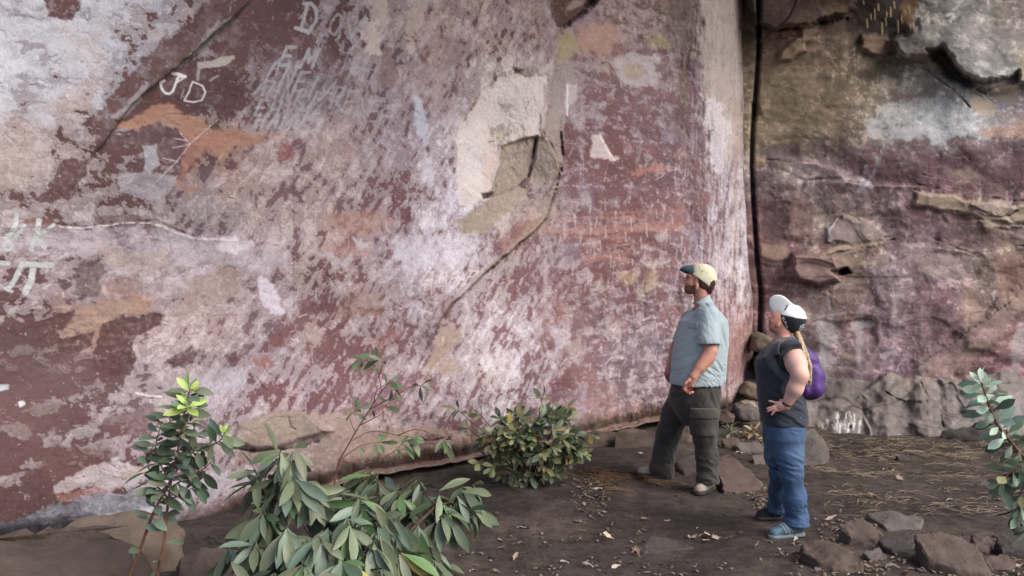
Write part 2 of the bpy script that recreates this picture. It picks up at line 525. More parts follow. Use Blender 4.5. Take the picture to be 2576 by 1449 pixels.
    P([(498, 158), (590, 138), (592, 148), (560, 168), (505, 172)], (188, 180, 166), .85, 2, 3)
    St([(500, 165), (497, 200)], (180, 170, 165), 7, .7, 2)
    St([(548, 190), (528, 203)], (180, 170, 165), 6, .6, 2)
    P([(293, 312), (330, 292), (385, 262), (435, 255), (470, 288), (500, 300), (530, 322), (600, 334), (700, 342), (640, 366), (560, 382), (512, 372), (480, 345), (440, 318), (390, 308), (345, 326)], org, .92, 4, 9)
    P([(470, 330), (560, 345), (545, 375), (500, 400), (470, 430), (455, 470), (520, 470), (480, 485), (445, 470), (455, 400)], (172, 112, 88), .7, 7, 12)
    P([(250, 335), (300, 335), (345, 328), (395, 312), (442, 330), (465, 380), (400, 400), (330, 372), (280, 375), (235, 365)], (100, 70, 70), .9, 4, 12)
    P([(160, 398), (218, 412), (210, 442), (172, 490), (128, 508), (92, 502), (132, 455)], mar, .95, 3, 10)
    P([(60, 545), (130, 545), (145, 570), (90, 575), (55, 565)], (120, 74, 62), .8, 4, 8)
    P([(235, 545), (350, 542), (365, 560), (300, 560), (245, 568)], (106, 76, 74), .8, 3, 6)
    P([(360, 372), (395, 368), (402, 410), (375, 440), (362, 420)], (172, 170, 176), .8, 3, 6)
    P([(300, 440), (380, 425), (440, 445), (430, 480), (360, 500), (300, 480)], (166, 158, 164), .75, 4, 12)
    P([(700, 385), (720, 360), (742, 372), (735, 398), (705, 408)], (156, 88, 82), .85, 6, 8)
    P([(845, 380), (875, 360), (905, 375), (880, 400)], (168, 116, 100), .4, 10, 12)
    # white lip of the long left crack: light on its edge painted in
    P([(-40, 572), (150, 572), (205, 580), (300, 566), (380, 562), (425, 582), (490, 606), (560, 606), (640, 612), (720, 620), (730, 650), (640, 690), (560, 655), (430, 640), (300, 620), (150, 640), (-40, 630)], (196, 182, 190), .55, 14, 14, keep=.5)
    Lg([(-80, 566), (150, 568), (205, 575), (300, 561), (380, 557), (425, 577), (490, 602), (560, 602), (640, 607), (760, 618)], .045, 70, 5)
    St([(150, 569), (205, 576), (300, 562), (380, 558), (425, 578), (490, 602), (560, 600)], (222, 212, 212), 3.5, .7, 5, .85)
    G([(140, 564), (205, 572), (300, 556), (385, 552), (425, 570), (490, 595)], .02, 4, 4, (66, 50, 48), .6)
    P([(560, 595), (640, 602), (650, 625), (590, 640), (550, 620)], (226, 216, 220), .7, 8, 10)
    P([(650, 690), (690, 720), (715, 785), (690, 792), (668, 770), (655, 730)], (214, 202, 212), .85, 4, 8)
    # -- lower left
    P([(205, 655), (262, 660), (270, 690), (245, 745), (190, 740), (185, 690)], (104, 76, 76), .8, 4, 12)
    P([(238, 615), (290, 610), (330, 640), (420, 640), (440, 680), (340, 690), (250, 650)], (178, 152, 137), .6, 8, 14)
    P([(270, 720), (350, 690), (380, 720), (350, 755), (280, 750)], (134, 98, 88), .7, 12, 14)
    P([(150, 848), (205, 762), (270, 770), (340, 742), (382, 762), (385, 792), (300, 796), (245, 832), (190, 845), (160, 866)], (168, 134, 114), .85, 7, 12)
    P([(330, 745), (385, 740), (385, 770), (330, 790)], (180, 126, 96), .6, 9, 9)
    P([(500, 700), (560, 665), (612, 675), (600, 735), (520, 765), (440, 800), (430, 770)], (158, 128, 113), .7, 14, 14)
    P([(252, 825), (300, 800), (372, 785), (412, 792), (402, 818), (352, 846), (332, 872), (342, 905), (322, 942), (262, 958), (228, 930), (242, 872)], (96, 62, 60), .97, 2.5, 8, -.006)
    P([(178, 852), (236, 834), (232, 872), (200, 892), (150, 886), (140, 860)], (94, 64, 60), .95, 3, 8, -.004)
    P([(-30, 830), (120, 835), (150, 870), (230, 900), (240, 950), (300, 960), (250, 1000), (120, 980), (-30, 1010)], (100, 76, 72), .55, 9, 20, keep=.4)
    P([(445, 890), (480, 868), (500, 885), (490, 915), (440, 925), (415, 915)], mar, .9, 3, 7)
    P([(-30, 910), (160, 905), (225, 935), (215, 985), (150, 1010), (190, 1060), (100, 1110), (-30, 1080)], (106, 76, 72), .5, 10, 24, keep=.4)
    P([(565, 895), (590, 885), (600, 905), (580, 918)], mar, .9, 3, 5)
    P([(690, 845), (730, 815), (745, 830), (720, 870), (685, 885), (660, 880)], red, .85, 4, 9)
    P([(640, 905), (680, 895), (690, 915), (660, 930)], (150, 92, 76), .8, 5, 8)
    P([(300, 1050), (390, 1010), (400, 1040), (385, 1085), (330, 1085), (250, 1075)], (112, 82, 82), .8, 4, 14)
    P([(480, 945), (560, 920), (620, 935), (600, 980), (520, 1010), (480, 990)], (172, 168, 178), .5, 10, 14)
    St([(342, 988), (370, 995), (405, 998)], (220, 210, 205), 5, .8, 2)
    P([(-5, 968), (22, 966), (20, 978), (-5, 984)], (190, 200, 205), .9, 2, 2)
    P([(45, 1010), (60, 1005), (66, 1018), (50, 1024)], (205, 205, 205), .9, 2, 2)
    P([(100, 1150), (230, 1120), (300, 1150), (200, 1190), (100, 1200)], (110, 72, 66), .7, 7, 18)
    P([(150, 1200), (260, 1165), (400, 1180), (380, 1205), (250, 1228), (130, 1240)], (190, 172, 172), .8, 5, 12)
    P([(300, 1190), (365, 1176), (372, 1192), (310, 1206)], (172, 150, 131), .9, 2, 3)
    P([(140, 1245), (250, 1225), (270, 1235), (230, 1255), (150, 1265)], (160, 104, 84), .8, 4, 7)
    P([(-60, 1330), (60, 1300), (130, 1270), (250, 1242), (420, 1225), (430, 1262), (300, 1285), (180, 1325), (60, 1362), (-60, 1390)], (126, 130, 140), .85, 5, 10, keep=.45)
    P([(400, 1225), (520, 1195), (640, 1180), (640, 1225), (520, 1260), (420, 1262)], (178, 170, 180), .6, 8, 14)
    P([(430, 1300), (600, 1235), (640, 1235), (610, 1262), (500, 1310), (420, 1330)], (124, 96, 100), .7, 7, 10)
    P([(420, 1335), (520, 1305), (640, 1252), (700, 1240), (700, 1270), (560, 1345), (420, 1375)], (156, 110, 84), .85, 6, 8)
    # flaked tan stone above the shrubs
    P([(580, 1118), (600, 1072), (650, 1045), (740, 1030), (770, 1038), (800, 1060), (835, 1085), (770, 1105), (730, 1122), (640, 1128)], (154, 132, 114), .97, 3, 6, .05, 10)
    G([(580, 1130), (640, 1134), (700, 1128), (740, 1130), (800, 1110)], .05, 4, 3, (70, 54, 46), .8)
    G([(725, 1050), (732, 1075), (745, 1082)], .02, 3, 2, (88, 66, 54), .7)
    G([(628, 1086), (690, 1050), (735, 1052)], .012, 3, 3, (120, 96, 72), .5)
    P([(770, 1036), (850, 1040), (900, 1050), (950, 1090), (930, 1150), (850, 1190), (790, 1180), (760, 1120), (840, 1090)], (168, 140, 126), .85, 7, 10)
    P([(845, 1035), (890, 1022), (895, 1038), (870, 1045)], (128, 104, 84), .9, 2, 3)
    P([(600, 1140), (740, 1128), (720, 1150), (600, 1162)], (160, 136, 121), .8, 4, 6)
    P([(930, 1095), (1050, 1070), (1180, 1085), (1210, 1120), (1150, 1165), (1000, 1180), (900, 1200), (880, 1180)], (168, 138, 121), .85, 6, 10)
    P([(1040, 1108), (1100, 1085), (1112, 1105), (1080, 1125), (1035, 1130)], (112, 74, 72), .85, 3, 6)
    P([(1000, 1140), (1150, 1125), (1200, 1140), (1100, 1165), (1000, 1172)], (164, 108, 82), .8, 5, 7)
    G([(1000, 1136), (1060, 1112), (1130, 1102)], .03, 3, 3, (80, 56, 50), .7)
    P([(1470, 1068), (1600, 1030), (1700, 1015), (1800, 1010), (1880, 1005), (1880, 1045), (1700, 1052), (1560, 1085), (1450, 1110)], (172, 122, 102), .8, 8, 10)
    P([(1560, 1040), (1600, 1025), (1610, 1050), (1580, 1062)], (180, 150, 137), .7, 4, 5)
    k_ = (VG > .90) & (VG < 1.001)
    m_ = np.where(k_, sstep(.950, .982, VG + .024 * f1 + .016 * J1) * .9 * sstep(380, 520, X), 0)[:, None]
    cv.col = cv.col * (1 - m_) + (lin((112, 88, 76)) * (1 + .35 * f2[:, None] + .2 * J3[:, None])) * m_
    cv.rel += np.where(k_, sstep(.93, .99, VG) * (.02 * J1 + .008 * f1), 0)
    # -- middle: the pale scar and the tan sockets
    P([(1146, 480), (1150, 400), (1152, 330), (1172, 290), (1210, 240), (1250, 198), (1330, 188), (1382, 185), (1376, 270), (1360, 340), (1290, 372), (1262, 362), (1252, 420), (1240, 470), (1210, 490), (1190, 524), (1160, 522)], (218, 203, 193), .95, 3, 10, -.03, 12)
    P([(1150, 340), (1200, 300), (1240, 330), (1240, 400), (1200, 480), (1155, 480)], (240, 226, 214), .5, 12, 12)
    P([(1205, 395), (1235, 340), (1256, 380), (1250, 430), (1225, 470)], (222, 184, 170), .6, 9, 8)
    P([(1225, 318), (1262, 312), (1296, 330), (1270, 350), (1290, 366), (1255, 372), (1262, 345), (1232, 340)], (150, 134, 128), .7, 3, 7, keep=.4)
    P([(1250, 255), (1300, 265), (1280, 285), (1255, 275)], (158, 138, 136), .7, 3, 7)
    P([(1245, 340), (1262, 330), (1264, 352), (1250, 352)], (206, 192, 128), .6, 5, 4)
    P([(1145, 562), (1182, 530), (1250, 492), (1312, 468), (1332, 482), (1302, 512), (1262, 542), (1212, 592), (1170, 597), (1150, 580)], (168, 148, 126), .95, 4, 5, -.015, 6)
    P([(1262, 372), (1300, 352), (1352, 345), (1345, 400), (1330, 445), (1300, 470), (1250, 492), (1215, 496), (1240, 470), (1256, 425)], (162, 142, 122), .97, 3, 3, -.06, 5)
    P([(1352, 345), (1385, 360), (1412, 420), (1396, 458), (1345, 462), (1330, 445), (1345, 405)], (154, 136, 118), .95, 3, 4, -.02, 6)
    G([(1350, 352), (1340, 400), (1330, 445)], .05, 4, 2, (92, 74, 58), .7)
    G([(1262, 375), (1254, 425), (1236, 475)], .03, 3, 2, (110, 90, 72), .5)
    P([(1212, 486), (1240, 484), (1232, 497), (1214, 499)], (62, 48, 40), .9, 2, 2, -.04)
    P([(1366, 292), (1400, 278), (1418, 302), (1412, 432), (1388, 372), (1364, 332)], (168, 150, 137), .85, 4, 4, .03, 8)
    P([(1360, 170), (1392, 150), (1385, 260), (1368, 330), (1352, 330), (1362, 260)], (210, 192, 180), .7, 4, 6)
    P([(1400, 150), (1450, 160), (1430, 280), (1380, 320), (1375, 250)], (165, 150, 142), .7, 10, 10)
    P([(1335, 520), (1395, 470), (1400, 540), (1340, 600), (1300, 620)], (172, 150, 130), .7, 10, 8)
    # the long ridge: what lies to its left stands proud
    ridge = [(1372, -60), (1398, 50), (1408, 110), (1386, 200), (1366, 270), (1362, 332), (1398, 402), (1412, 440), (1392, 500), (1376, 548), (1326, 596), (1266, 645), (1202, 702), (1150, 750), (1110, 800), (1090, 850), (1076, 895), (1064, 940)]
    Lg(ridge, .16, 130, 3, side=1)
    G([(1408, 300), (1416, 380), (1410, 432), (1392, 500), (1376, 548), (1326, 600), (1266, 650), (1202, 706), (1150, 754), (1110, 804), (1090, 854), (1076, 900)], .05, 5, 3, (96, 72, 62), .75)
    G([(1366, 332), (1390, 375), (1414, 432)], .04, 4, 2, (100, 80, 62), .7)
    P([(1300, 560), (1372, 540), (1330, 590), (1270, 640), (1250, 630)], (150, 98, 86), .6, 6, 9)
    St([(1360, 560), (1300, 612), (1240, 662), (1180, 716), (1120, 775)], (170, 142, 123), 9, .6, 4)
    P([(1110, 825), (1142, 818), (1165, 835), (1128, 895), (1082, 928), (1070, 918), (1090, 870)], (164, 138, 119), .9, 4, 5)
    P([(1080, 925), (1130, 900), (1165, 925), (1120, 945)], (172, 146, 128), .7, 7, 6)
    P([(1290, 740), (1300, 720), (1305, 745), (1292, 755)], (126, 70, 64), .9, 3, 3)
    P([(1282, 692), (1300, 690), (1298, 702), (1283, 703)], (128, 74, 70), .9, 3, 3)
    G([(1395, 780), (1408, 800), (1400, 830), (1420, 842)], .012, 3, 3, (110, 84, 80), .5)
    # -- top of the middle
    P([(1368, -60), (1510, -60), (1500, 0), (1468, 30), (1425, 70), (1402, 62), (1388, 40)], (96, 62, 54), .92, 4, 8, -.20, 10)
    P([(1440, 0), (1480, 0), (1440, 25), (1420, 20)], (184, 160, 147), .7, 4, 5)
    P([(1405, 90), (1440, 78), (1462, 110), (1440, 140), (1405, 160), (1395, 130)], (172, 156, 100), .75, 8, 8)
    P([(1455, 70), (1540, 55), (1560, 100), (1520, 145), (1460, 130)], (192, 146, 122), .75, 10, 10)
    P([(1620, 95), (1680, 88), (1690, 120), (1640, 125)], (188, 172, 116), .55, 8, 9)
    P([(1545, 150), (1590, 130), (1650, 145), (1662, 200), (1620, 225), (1570, 215), (1548, 190)], (196, 186, 186), .75, 6, 10)
    P([(1568, 165), (1610, 158), (1625, 185), (1600, 202), (1572, 195)], (178, 158, 135), .95, 5, 5)
    P([(1428, 210), (1450, 215), (1452, 255), (1432, 262), (1425, 295), (1420, 250)], (196, 184, 184), .85, 3, 4)
    St([(1428, 215), (1426, 290)], (232, 224, 224), 4, .9, 2)
    P([(1495, 345), (1515, 340), (1535, 390), (1548, 402), (1500, 400), (1485, 385)], (208, 192, 186), .85, 4, 8)
    St([(1512, 345), (1530, 380), (1546, 403)], (226, 214, 206), 5, .9, 2)
    P([(1582, 432), (1650, 415), (1700, 420), (1600, 445)], (188, 120, 100), .7, 5, 6)
    P([(1740, 240), (1775, 232), (1785, 248)], (186, 112, 96), .6, 4, 5)
    P([(1290, 172), (1316, 176), (1312, 190), (1292, 188)], (60, 46, 46), .85, 4, 5, -.02)
    P([(950, 130), (985, 120), (1000, 200), (975, 225), (945, 200)], (148, 112, 108), .8, 4, 10)
    P([(1120, 95), (1155, 90), (1150, 160), (1120, 165)], (152, 108, 104), .6, 8, 12)
    P([(905, 30), (950, 60), (955, 130), (925, 140), (900, 90)], (222, 198, 184), .8, 3, 16)
    P([(930, -20), (985, -20), (970, 60), (955, 120), (935, 90)], (214, 192, 178), .7, 4, 14)
    P([(1038, 240), (1060, 245), (1078, 320), (1066, 352), (1048, 330)], (206, 206, 218), .8, 5, 7)
    P([(1040, -20), (1085, -20), (1060, 60), (1035, 130), (1022, 90)], (206, 182, 169), .75, 5, 9)
    P([(1250, 380), (1160, 470), (1140, 560), (1100, 560), (1130, 440), (1200, 350)], (204, 198, 214), .3, 20, 14)
    # bright drift under the scar, ochres of the middle
    P([(990, 600), (1120, 590), (1210, 600), (1190, 660), (1060, 690), (985, 660)], (214, 206, 216), .6, 14, 18, keep=.4)
    P([(830, 540), (960, 530), (1000, 560), (900, 590), (810, 580)], (184, 134, 114), .6, 14, 14)
    P([(800, 610), (930, 600), (940, 650), (850, 660)], (176, 122, 104), .5, 12, 16)
    P([(885, 592), (898, 600), (915, 612), (930, 608), (925, 622), (905, 625), (892, 612)], (186, 178, 174), .85, 2, 3)
    P([(818, 632), (850, 645), (862, 660), (885, 635), (892, 650), (870, 672), (835, 676)], (178, 170, 168), .75, 2, 4)
    P([(850, 760), (900, 730), (950, 745), (960, 790), (880, 800), (830, 790)], (140, 100, 84), .6, 10, 14)
    P([(900, 735), (960, 740), (950, 760), (990, 755), (940, 780), (905, 775)], (166, 142, 132), .75, 3, 6)
    P([(930, 860), (990, 830), (1010, 850), (960, 880)], (150, 100, 90), .5, 9, 12)
    P([(900, 930), (985, 890), (990, 905), (930, 945), (890, 960)], (112, 84, 70), .75, 6, 8)
    P([(1210, 890), (1290, 870), (1310, 930), (1240, 945)], (212, 198, 206), .5, 14, 16, keep=.5)
    P([(1380, 815), (1420, 820), (1440, 860), (1400, 880)], (206, 196, 206), .5, 10, 14, keep=.4)
    P([(1415, 870), (1455, 850), (1470, 880), (1430, 890)], (166, 146, 133), .7, 6, 6)
    # -- right panel
    for (x0, y0, x1, y1, a) in ((1372, 572, 1720, 588, .75), (1400, 548, 1640, 556, .6), (1500, 532, 1730, 541, .55), (1390, 597, 1560, 606, .6), (1460, 640, 1580, 662, .6), (1600, 560, 1725, 580, .6), (1470, 615, 1640, 622, .4)):
        P([(x0, y0), (x1, y0 - 6), (x1, y1 - 6), (x0, y1)], (174, 120, 108), a, 5, 7, keep=.5)
    for i in range(16):
        x = 1395 + i * 21 + (i * 37 % 11); y = 520 + (i * 53 % 90)
        St([(x, y), (x + 2, y + 18 + i * 7 % 16)], (206, 176, 170), 3, .55, 2)
    P([(1560, 690), (1600, 682), (1610, 712), (1570, 720)], (176, 152, 104), .55, 8, 8)
    P([(1620, 685), (1650, 680), (1660, 710), (1600, 730), (1605, 745), (1640, 740)], (180, 156, 110), .5, 8, 8)
    P([(1700, -40), (1745, -40), (1738, 120), (1720, 330), (1700, 330), (1708, 100)], (118, 94, 82), .65, 8, 10)
    P([(1670, -40), (1712, -40), (1705, 80), (1672, 70)], (120, 96, 88), .7, 12, 14)
    P([(1765, -40), (1862, -40), (1868, 160), (1862, 330), (1830, 420), (1790, 330), (1760, 180)], (192, 178, 164), .7, 10, 18, keep=.45)
    P([(1758, 240), (1815, 260), (1832, 330), (1826, 430), (1795, 440), (1780, 330)], (212, 204, 210), .75, 6, 16, keep=.5)
    P([(1862, -40), (1906, -40), (1902, 200), (1892, 400), (1868, 400), (1872, 150)], (136, 110, 88), .75, 8, 9)
    P([(1880, 400), (1905, 400), (1914, 700), (1912, 860), (1893, 860), (1886, 640)], (158, 122, 105), .7, 6, 7)
    P([(1845, 250), (1862, 250), (1858, 420), (1850, 700), (1840, 700), (1848, 420)], (176, 138, 104), .35, 6, 9)
    P([(1820, 830), (1880, 800), (1890, 860), (1880, 950), (1830, 960), (1810, 900)], (146, 100, 92), .6, 12, 14)
    G([(1790, 840), (1810, 790), (1830, 760)], .006, 3, 4, (120, 90, 90), .4)
    G([(1655, 948), (1720, 952), (1830, 960)], .006, 2, 3, (90, 64, 66), .45)
    G([(1330, 952), (1420, 958), (1560, 955), (1655, 950)], .007, 2, 4, (90, 66, 66), .4)
    # flake edges and hairline cracks scattered over the crust
    rr = random.Random(4)
    for i in range(120):
        x = rr.uniform(0, 1750); y = rr.uniform(20, 1080)
        a = rr.choice((0.05, 0.5, -0.6)) + rr.gauss(0, .35) if x < 1350 else rr.gauss(0, .3)
        L_ = rr.uniform(15, 60)
        p = [(x, y)]
        for q in range(4):
            a += rr.gauss(0, .4)
            p.append((p[-1][0] + L_ / 4 * math.cos(a), p[-1][1] - L_ / 4 * math.sin(a)))
        G(p, rr.uniform(.004, .010), rr.uniform(1.8, 3), 3, (84, 62, 60), rr.uniform(.2, .55))

    cv.col = cv.col * (1 - chd[:, None]) + dark * .95 * chd[:, None]
    cv.col = cv.col * (1 - chp[:, None] * .8) + light * chp[:, None] * .8
    # ---------------- the writing
    chalk, old = (226, 220, 218), (180, 176, 178)
    St([(436, 184), (450, 186), (466, 192)], chalk, 8, .95, 2)
    St([(451, 189), (442, 209), (434, 230), (426, 236), (415, 234), (405, 219), (403, 207), (413, 203)], chalk, 6, .95, 1.5)
    St([(452, 192), (462, 196), (446, 206)], chalk, 4, .85, 1.5)
    St([(485, 206), (474, 233), (464, 253), (486, 257), (507, 252), (517, 233), (510, 216), (485, 206)], chalk, 3.6, .9, 1.2)
    St([(463, 225), (455, 247)], chalk, 1.8, .5, 1)
    St([(773, 12), (766, 42), (757, 72)], old, 9, .85, 2)
    St([(764, 9), (782, 8), (797, 26), (795, 54), (778, 80), (744, 70)], old, 9, .85, 2)
    St([(744, 70), (776, 83)], old, 9, .8, 2)
    def glyph(ch, x, y, h, sl=0.35, w=5, a=.65, rgb=old, tilt=0.0):
        shapes = {'A': [[(0, 1), (.5, 0), (.75, 1)], [(.2, .6), (.7, .6)]], 'N': [[(0, 1), (0, 0), (.7, 1), (.7, 0)]], 'M': [[(0, 1), (.1, 0), (.45, .7), (.8, 0), (.9, 1)]],
                  'H': [[(0, 0), (0, 1)], [(.65, 0), (.65, 1)], [(0, .5), (.65, .5)]], 'E': [[(.6, 0), (0, 0), (0, 1), (.6, 1)], [(0, .5), (.5, .5)]], 'I': [[(.2, 0), (.2, 1)]],
                  'R': [[(0, 1), (0, 0), (.5, .05), (.55, .4), (0, .5), (.6, 1)]], 'U': [[(0, 0), (0, .8), (.3, 1), (.6, .8), (.6, 0)]], 'L': [[(0, 0), (0, 1), (.6, 1)]],
                  'o': [[(.3, .1), (.05, .4), (.1, .85), (.4, .95), (.6, .6), (.5, .2), (.3, .1)]], 'T': [[(0, 0), (.8, .05)], [(.4, 0), (.35, 1)]], 'V': [[(0, 0), (.3, 1), (.7, 0)]],
                  'K': [[(0, 0), (0, 1)], [(.7, 0), (.05, .5), (.65, 1)]], 'P': [[(0, 1), (0, 0), (.55, .08), (.5, .45), (0, .5)]], 'W': [[(0, 0), (.2, 1), (.45, .3), (.7, 1), (.9, 0)]]}
        for pl in shapes[ch]:
            St([(x + (u * .75 + (1 - v) * sl) * h, y + v * h + u * h * tilt) for u, v in pl], rgb, w, a, 2.2, .3)
    for (t, x, y, h, dx, dy, sl, w, a) in (('oNA', 822, 28, 62, 30, 4, .25, 6, .6), ('EM', 702, 118, 46, 52, 6, .45, 9, .85), ('AN', 672, 148, 40, 42, 8, .4, 6, .6), ('LNEIAI', 668, 158, 46, 34, 12, .5, 7, .65),
                                           ('AHNRI', 636, 200, 40, 34, 8, .5, 7, .65), ('EHIMA', 640, 252, 38, 34, 3, .45, 7, .65), ('HAMUI', 640, 285, 34, 32, 2, .5, 8, .7), ('RENEH', 830, 218, 52, 30, 12, .35, 6, .65),
                                           ('IAHI', 846, 120, 70, 26, 10, .35, 5, .45), ('NIVI', 1010, 210, 60, 34, 10, .4, 4, .4)):
        for i, c in enumerate(t):
            glyph(c, x + i * dx, y + i * dy, h, sl, w, a)
    gp = (184, 190, 186)
    St([(42, 542), (38, 570), (24, 592), (16, 598)], gp, 13, .9, 2.5); St([(62, 568), (40, 596), (20, 606)], gp, 10, .85, 2.5)
    St([(98, 555), (94, 590), (80, 628)], gp, 14, .9, 2.5); St([(134, 566), (98, 594)], gp, 10, .9, 2.5); St([(92, 590), (112, 622)], gp, 12, .9, 2.5)
    St([(20, 605), (8, 615), (10, 628), (25, 628), (32, 616), (22, 606)], gp, 8, .85, 2)
    St([(-20, 660), (22, 662)], gp, 11, .85, 2.5); St([(55, 664), (40, 700), (20, 728)], gp, 13, .9, 2.5); St([(58, 664), (132, 668)], gp, 13, .9, 2.5)
    St([(84, 672), (78, 705), (64, 735)], gp, 16, .9, 2.5); St([(-5, 664), (-8, 700)], gp, 12, .85, 2.5); St([(14, 726), (30, 734)], gp, 8, .8, 2)
    pk = (214, 198, 200)
    for pl in ([(1066, 720), (1088, 683), (1084, 720)], [(1072, 706), (1088, 704)], [(1105, 713), (1112, 683), (1115, 706), (1125, 681), (1122, 710)], [(1130, 713), (1142, 686)], [(1145, 710), (1155, 686)], [(1137, 700), (1150, 698)],
               [(1150, 715), (1167, 690), (1164, 712)], [(1156, 704), (1167, 703)], [(1167, 717), (1187, 681), (1202, 683), (1191, 696), (1178, 698)]):
        St(pl, pk, 4, .8, 1.6)
    # scratched lines
    for pl in ([(388, 462), (445, 405), (478, 362), (528, 318)], [(468, 352), (440, 348)], [(478, 362), (435, 372)], [(445, 405), (410, 398)], [(455, 335), (478, 362)], [(528, 318), (522, 290)], [(528, 318), (548, 300)]):
        St(pl, (206, 192, 184), 2.6, .65, 2, .4)
    for i in range(230):     # scratches and dabs over the middle and right-hand panel
        x = rr.uniform(1380, 1800) if i % 3 else rr.uniform(620, 1350); y = rr.uniform(380, 960)
        if i % 2:
            a_ = rr.gauss(.9, .5); l_ = rr.uniform(8, 26)
            St([(x, y), (x + l_ * math.cos(a_), y - l_ * math.sin(a_))], (210, 194, 198), rr.uniform(1.8, 3.5), rr.uniform(.25, .6), 2.5, .4)
            continue
        St([(x, y), (x + rr.uniform(-8, 4), y + rr.uniform(14, 40))], (204, 184, 192), 2.2, rr.uniform(.25, .5), 2)
    for (x, y) in ((1700, 620), (1712, 640), (1728, 618), (1745, 625)):
        glyph(rr.choice('UoVW'), x, y, 42, .1, 3.2, .5, (206, 186, 192))

    # ---------------- shape of the wall as a whole
    rel = cv.rel
    rel = rel + 0.05 * np.maximum(z - 5.4, 0) ** 2.0      # leans out overhead
    rel = rel - 0.05 * np.maximum(z - 1.2, 0)
    rel = rel + 0.22 * np.exp(-((VG - 0.86) / 0.10) ** 2) * sstep(1500, 1100, X) * (0.5 + 0.5 * perlin(sx * .8, z * 0 + 2, 12))
    rel = rel - 0.20 * sstep(0.945, 1.004, VG) ** 2
    rel = rel - 0.38 * sstep(1835, 1908, XG) ** 2 + 0.16 * np.exp(-((X - 1810) / 80) ** 2)
    rel = rel - 0.10 * np.exp(-((X - 1560) / 130) ** 2)
    rsm = 0.10 * fbm(sx * .55, z * .55, 3, 110)
    lw = sstep(0.985, 1.0, VG)
    rel = rel * (1 - lw) + lw * (rsm + 0.5 * (rel - rsm))
    rel = np.where(VG > 1.0005, rsm - 0.75 - 3.0 * (VG - 1.0), rel)                       # undercut below the lip
    dt = -rel / den * -1.0
    t = tp + rel / den
    t = np.maximum(t, 1.2)
    V = np.stack([rx * t, t, CAMZ + rz * t], axis=1)
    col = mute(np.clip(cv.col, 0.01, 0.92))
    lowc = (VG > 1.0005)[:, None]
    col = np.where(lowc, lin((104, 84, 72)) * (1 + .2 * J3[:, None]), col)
    # turn the free right-hand edge back into the cleft
    V = V.reshape(nr, nc, 3); C = col.reshape(nr, nc, 3)
    back = []; bcol = []
    for k in range(1, 8):
        q = V[:, -1] + np.array([0.14, 1.0, 0.0]) * (0.11 * k)
        back.append(q); bcol.append(np.broadcast_to(lin((120, 96, 78)), q.shape))
    V = np.concatenate([V] + [b[:, None] for b in back], axis=1); C = np.concatenate([C] + [b[:, None] for b in bcol], axis=1)
    me = mesh_np("cliff", V.reshape(-1, 3), grid_faces(nr, nc + 7), C.reshape(-1, 3))
    o = link("cliff", me, mat_painted_rock("painted_sandstone"))
    tag(o, "long sandstone shelter wall covered in flaking maroon and white pigment", None, None, "structure")
    return o
main_wall()
# ================================================================== THE BACK WALL (beyond the cleft) AND ITS SLOPING FOOT
BACK_CELLS = [
 [(104, 84, 68), (86, 66, 56), (66, 52, 44), (60, 50, 42), (130, 126, 116), (144, 140, 134), (136, 124, 118), (130, 118, 112)],
 [(126, 108, 84), (134, 114, 90), (118, 102, 80), (116, 106, 88), (142, 138, 128), (148, 146, 142), (144, 140, 134), (140, 136, 130)],
 [(140, 122, 94), (134, 116, 92), (134, 118, 100), (148, 144, 134), (176, 178, 176), (172, 172, 172), (158, 148, 150), (150, 138, 140)],
 [(130, 116, 110), (132, 114, 114), (122, 102, 106), (112, 82, 88), (104, 74, 80), (110, 82, 86), (114, 84, 88), (112, 82, 86)],
 [(122, 92, 90), (134, 118, 108), (140, 120, 110), (144, 124, 118), (134, 104, 108), (142, 120, 102), (130, 110, 104), (128, 104, 100)],
 [(116, 84, 82), (118, 86, 82), (134, 112, 102), (140, 120, 122), (120, 94, 102), (134, 116, 108), (140, 122, 104), (136, 116, 104)],
 [(120, 86, 86), (134, 116, 108), (124, 98, 94), (134, 108, 114), (130, 98, 98), (124, 94, 92), (130, 100, 96), (128, 98, 94)],
 [(110, 84, 80), (116, 98, 92), (116, 98, 100), (130, 102, 112), (120, 88, 92), (114, 84, 84), (114, 78, 82), (112, 78, 80)]]

def _facet_tone(h):
    return np.clip(h, -1, 1)

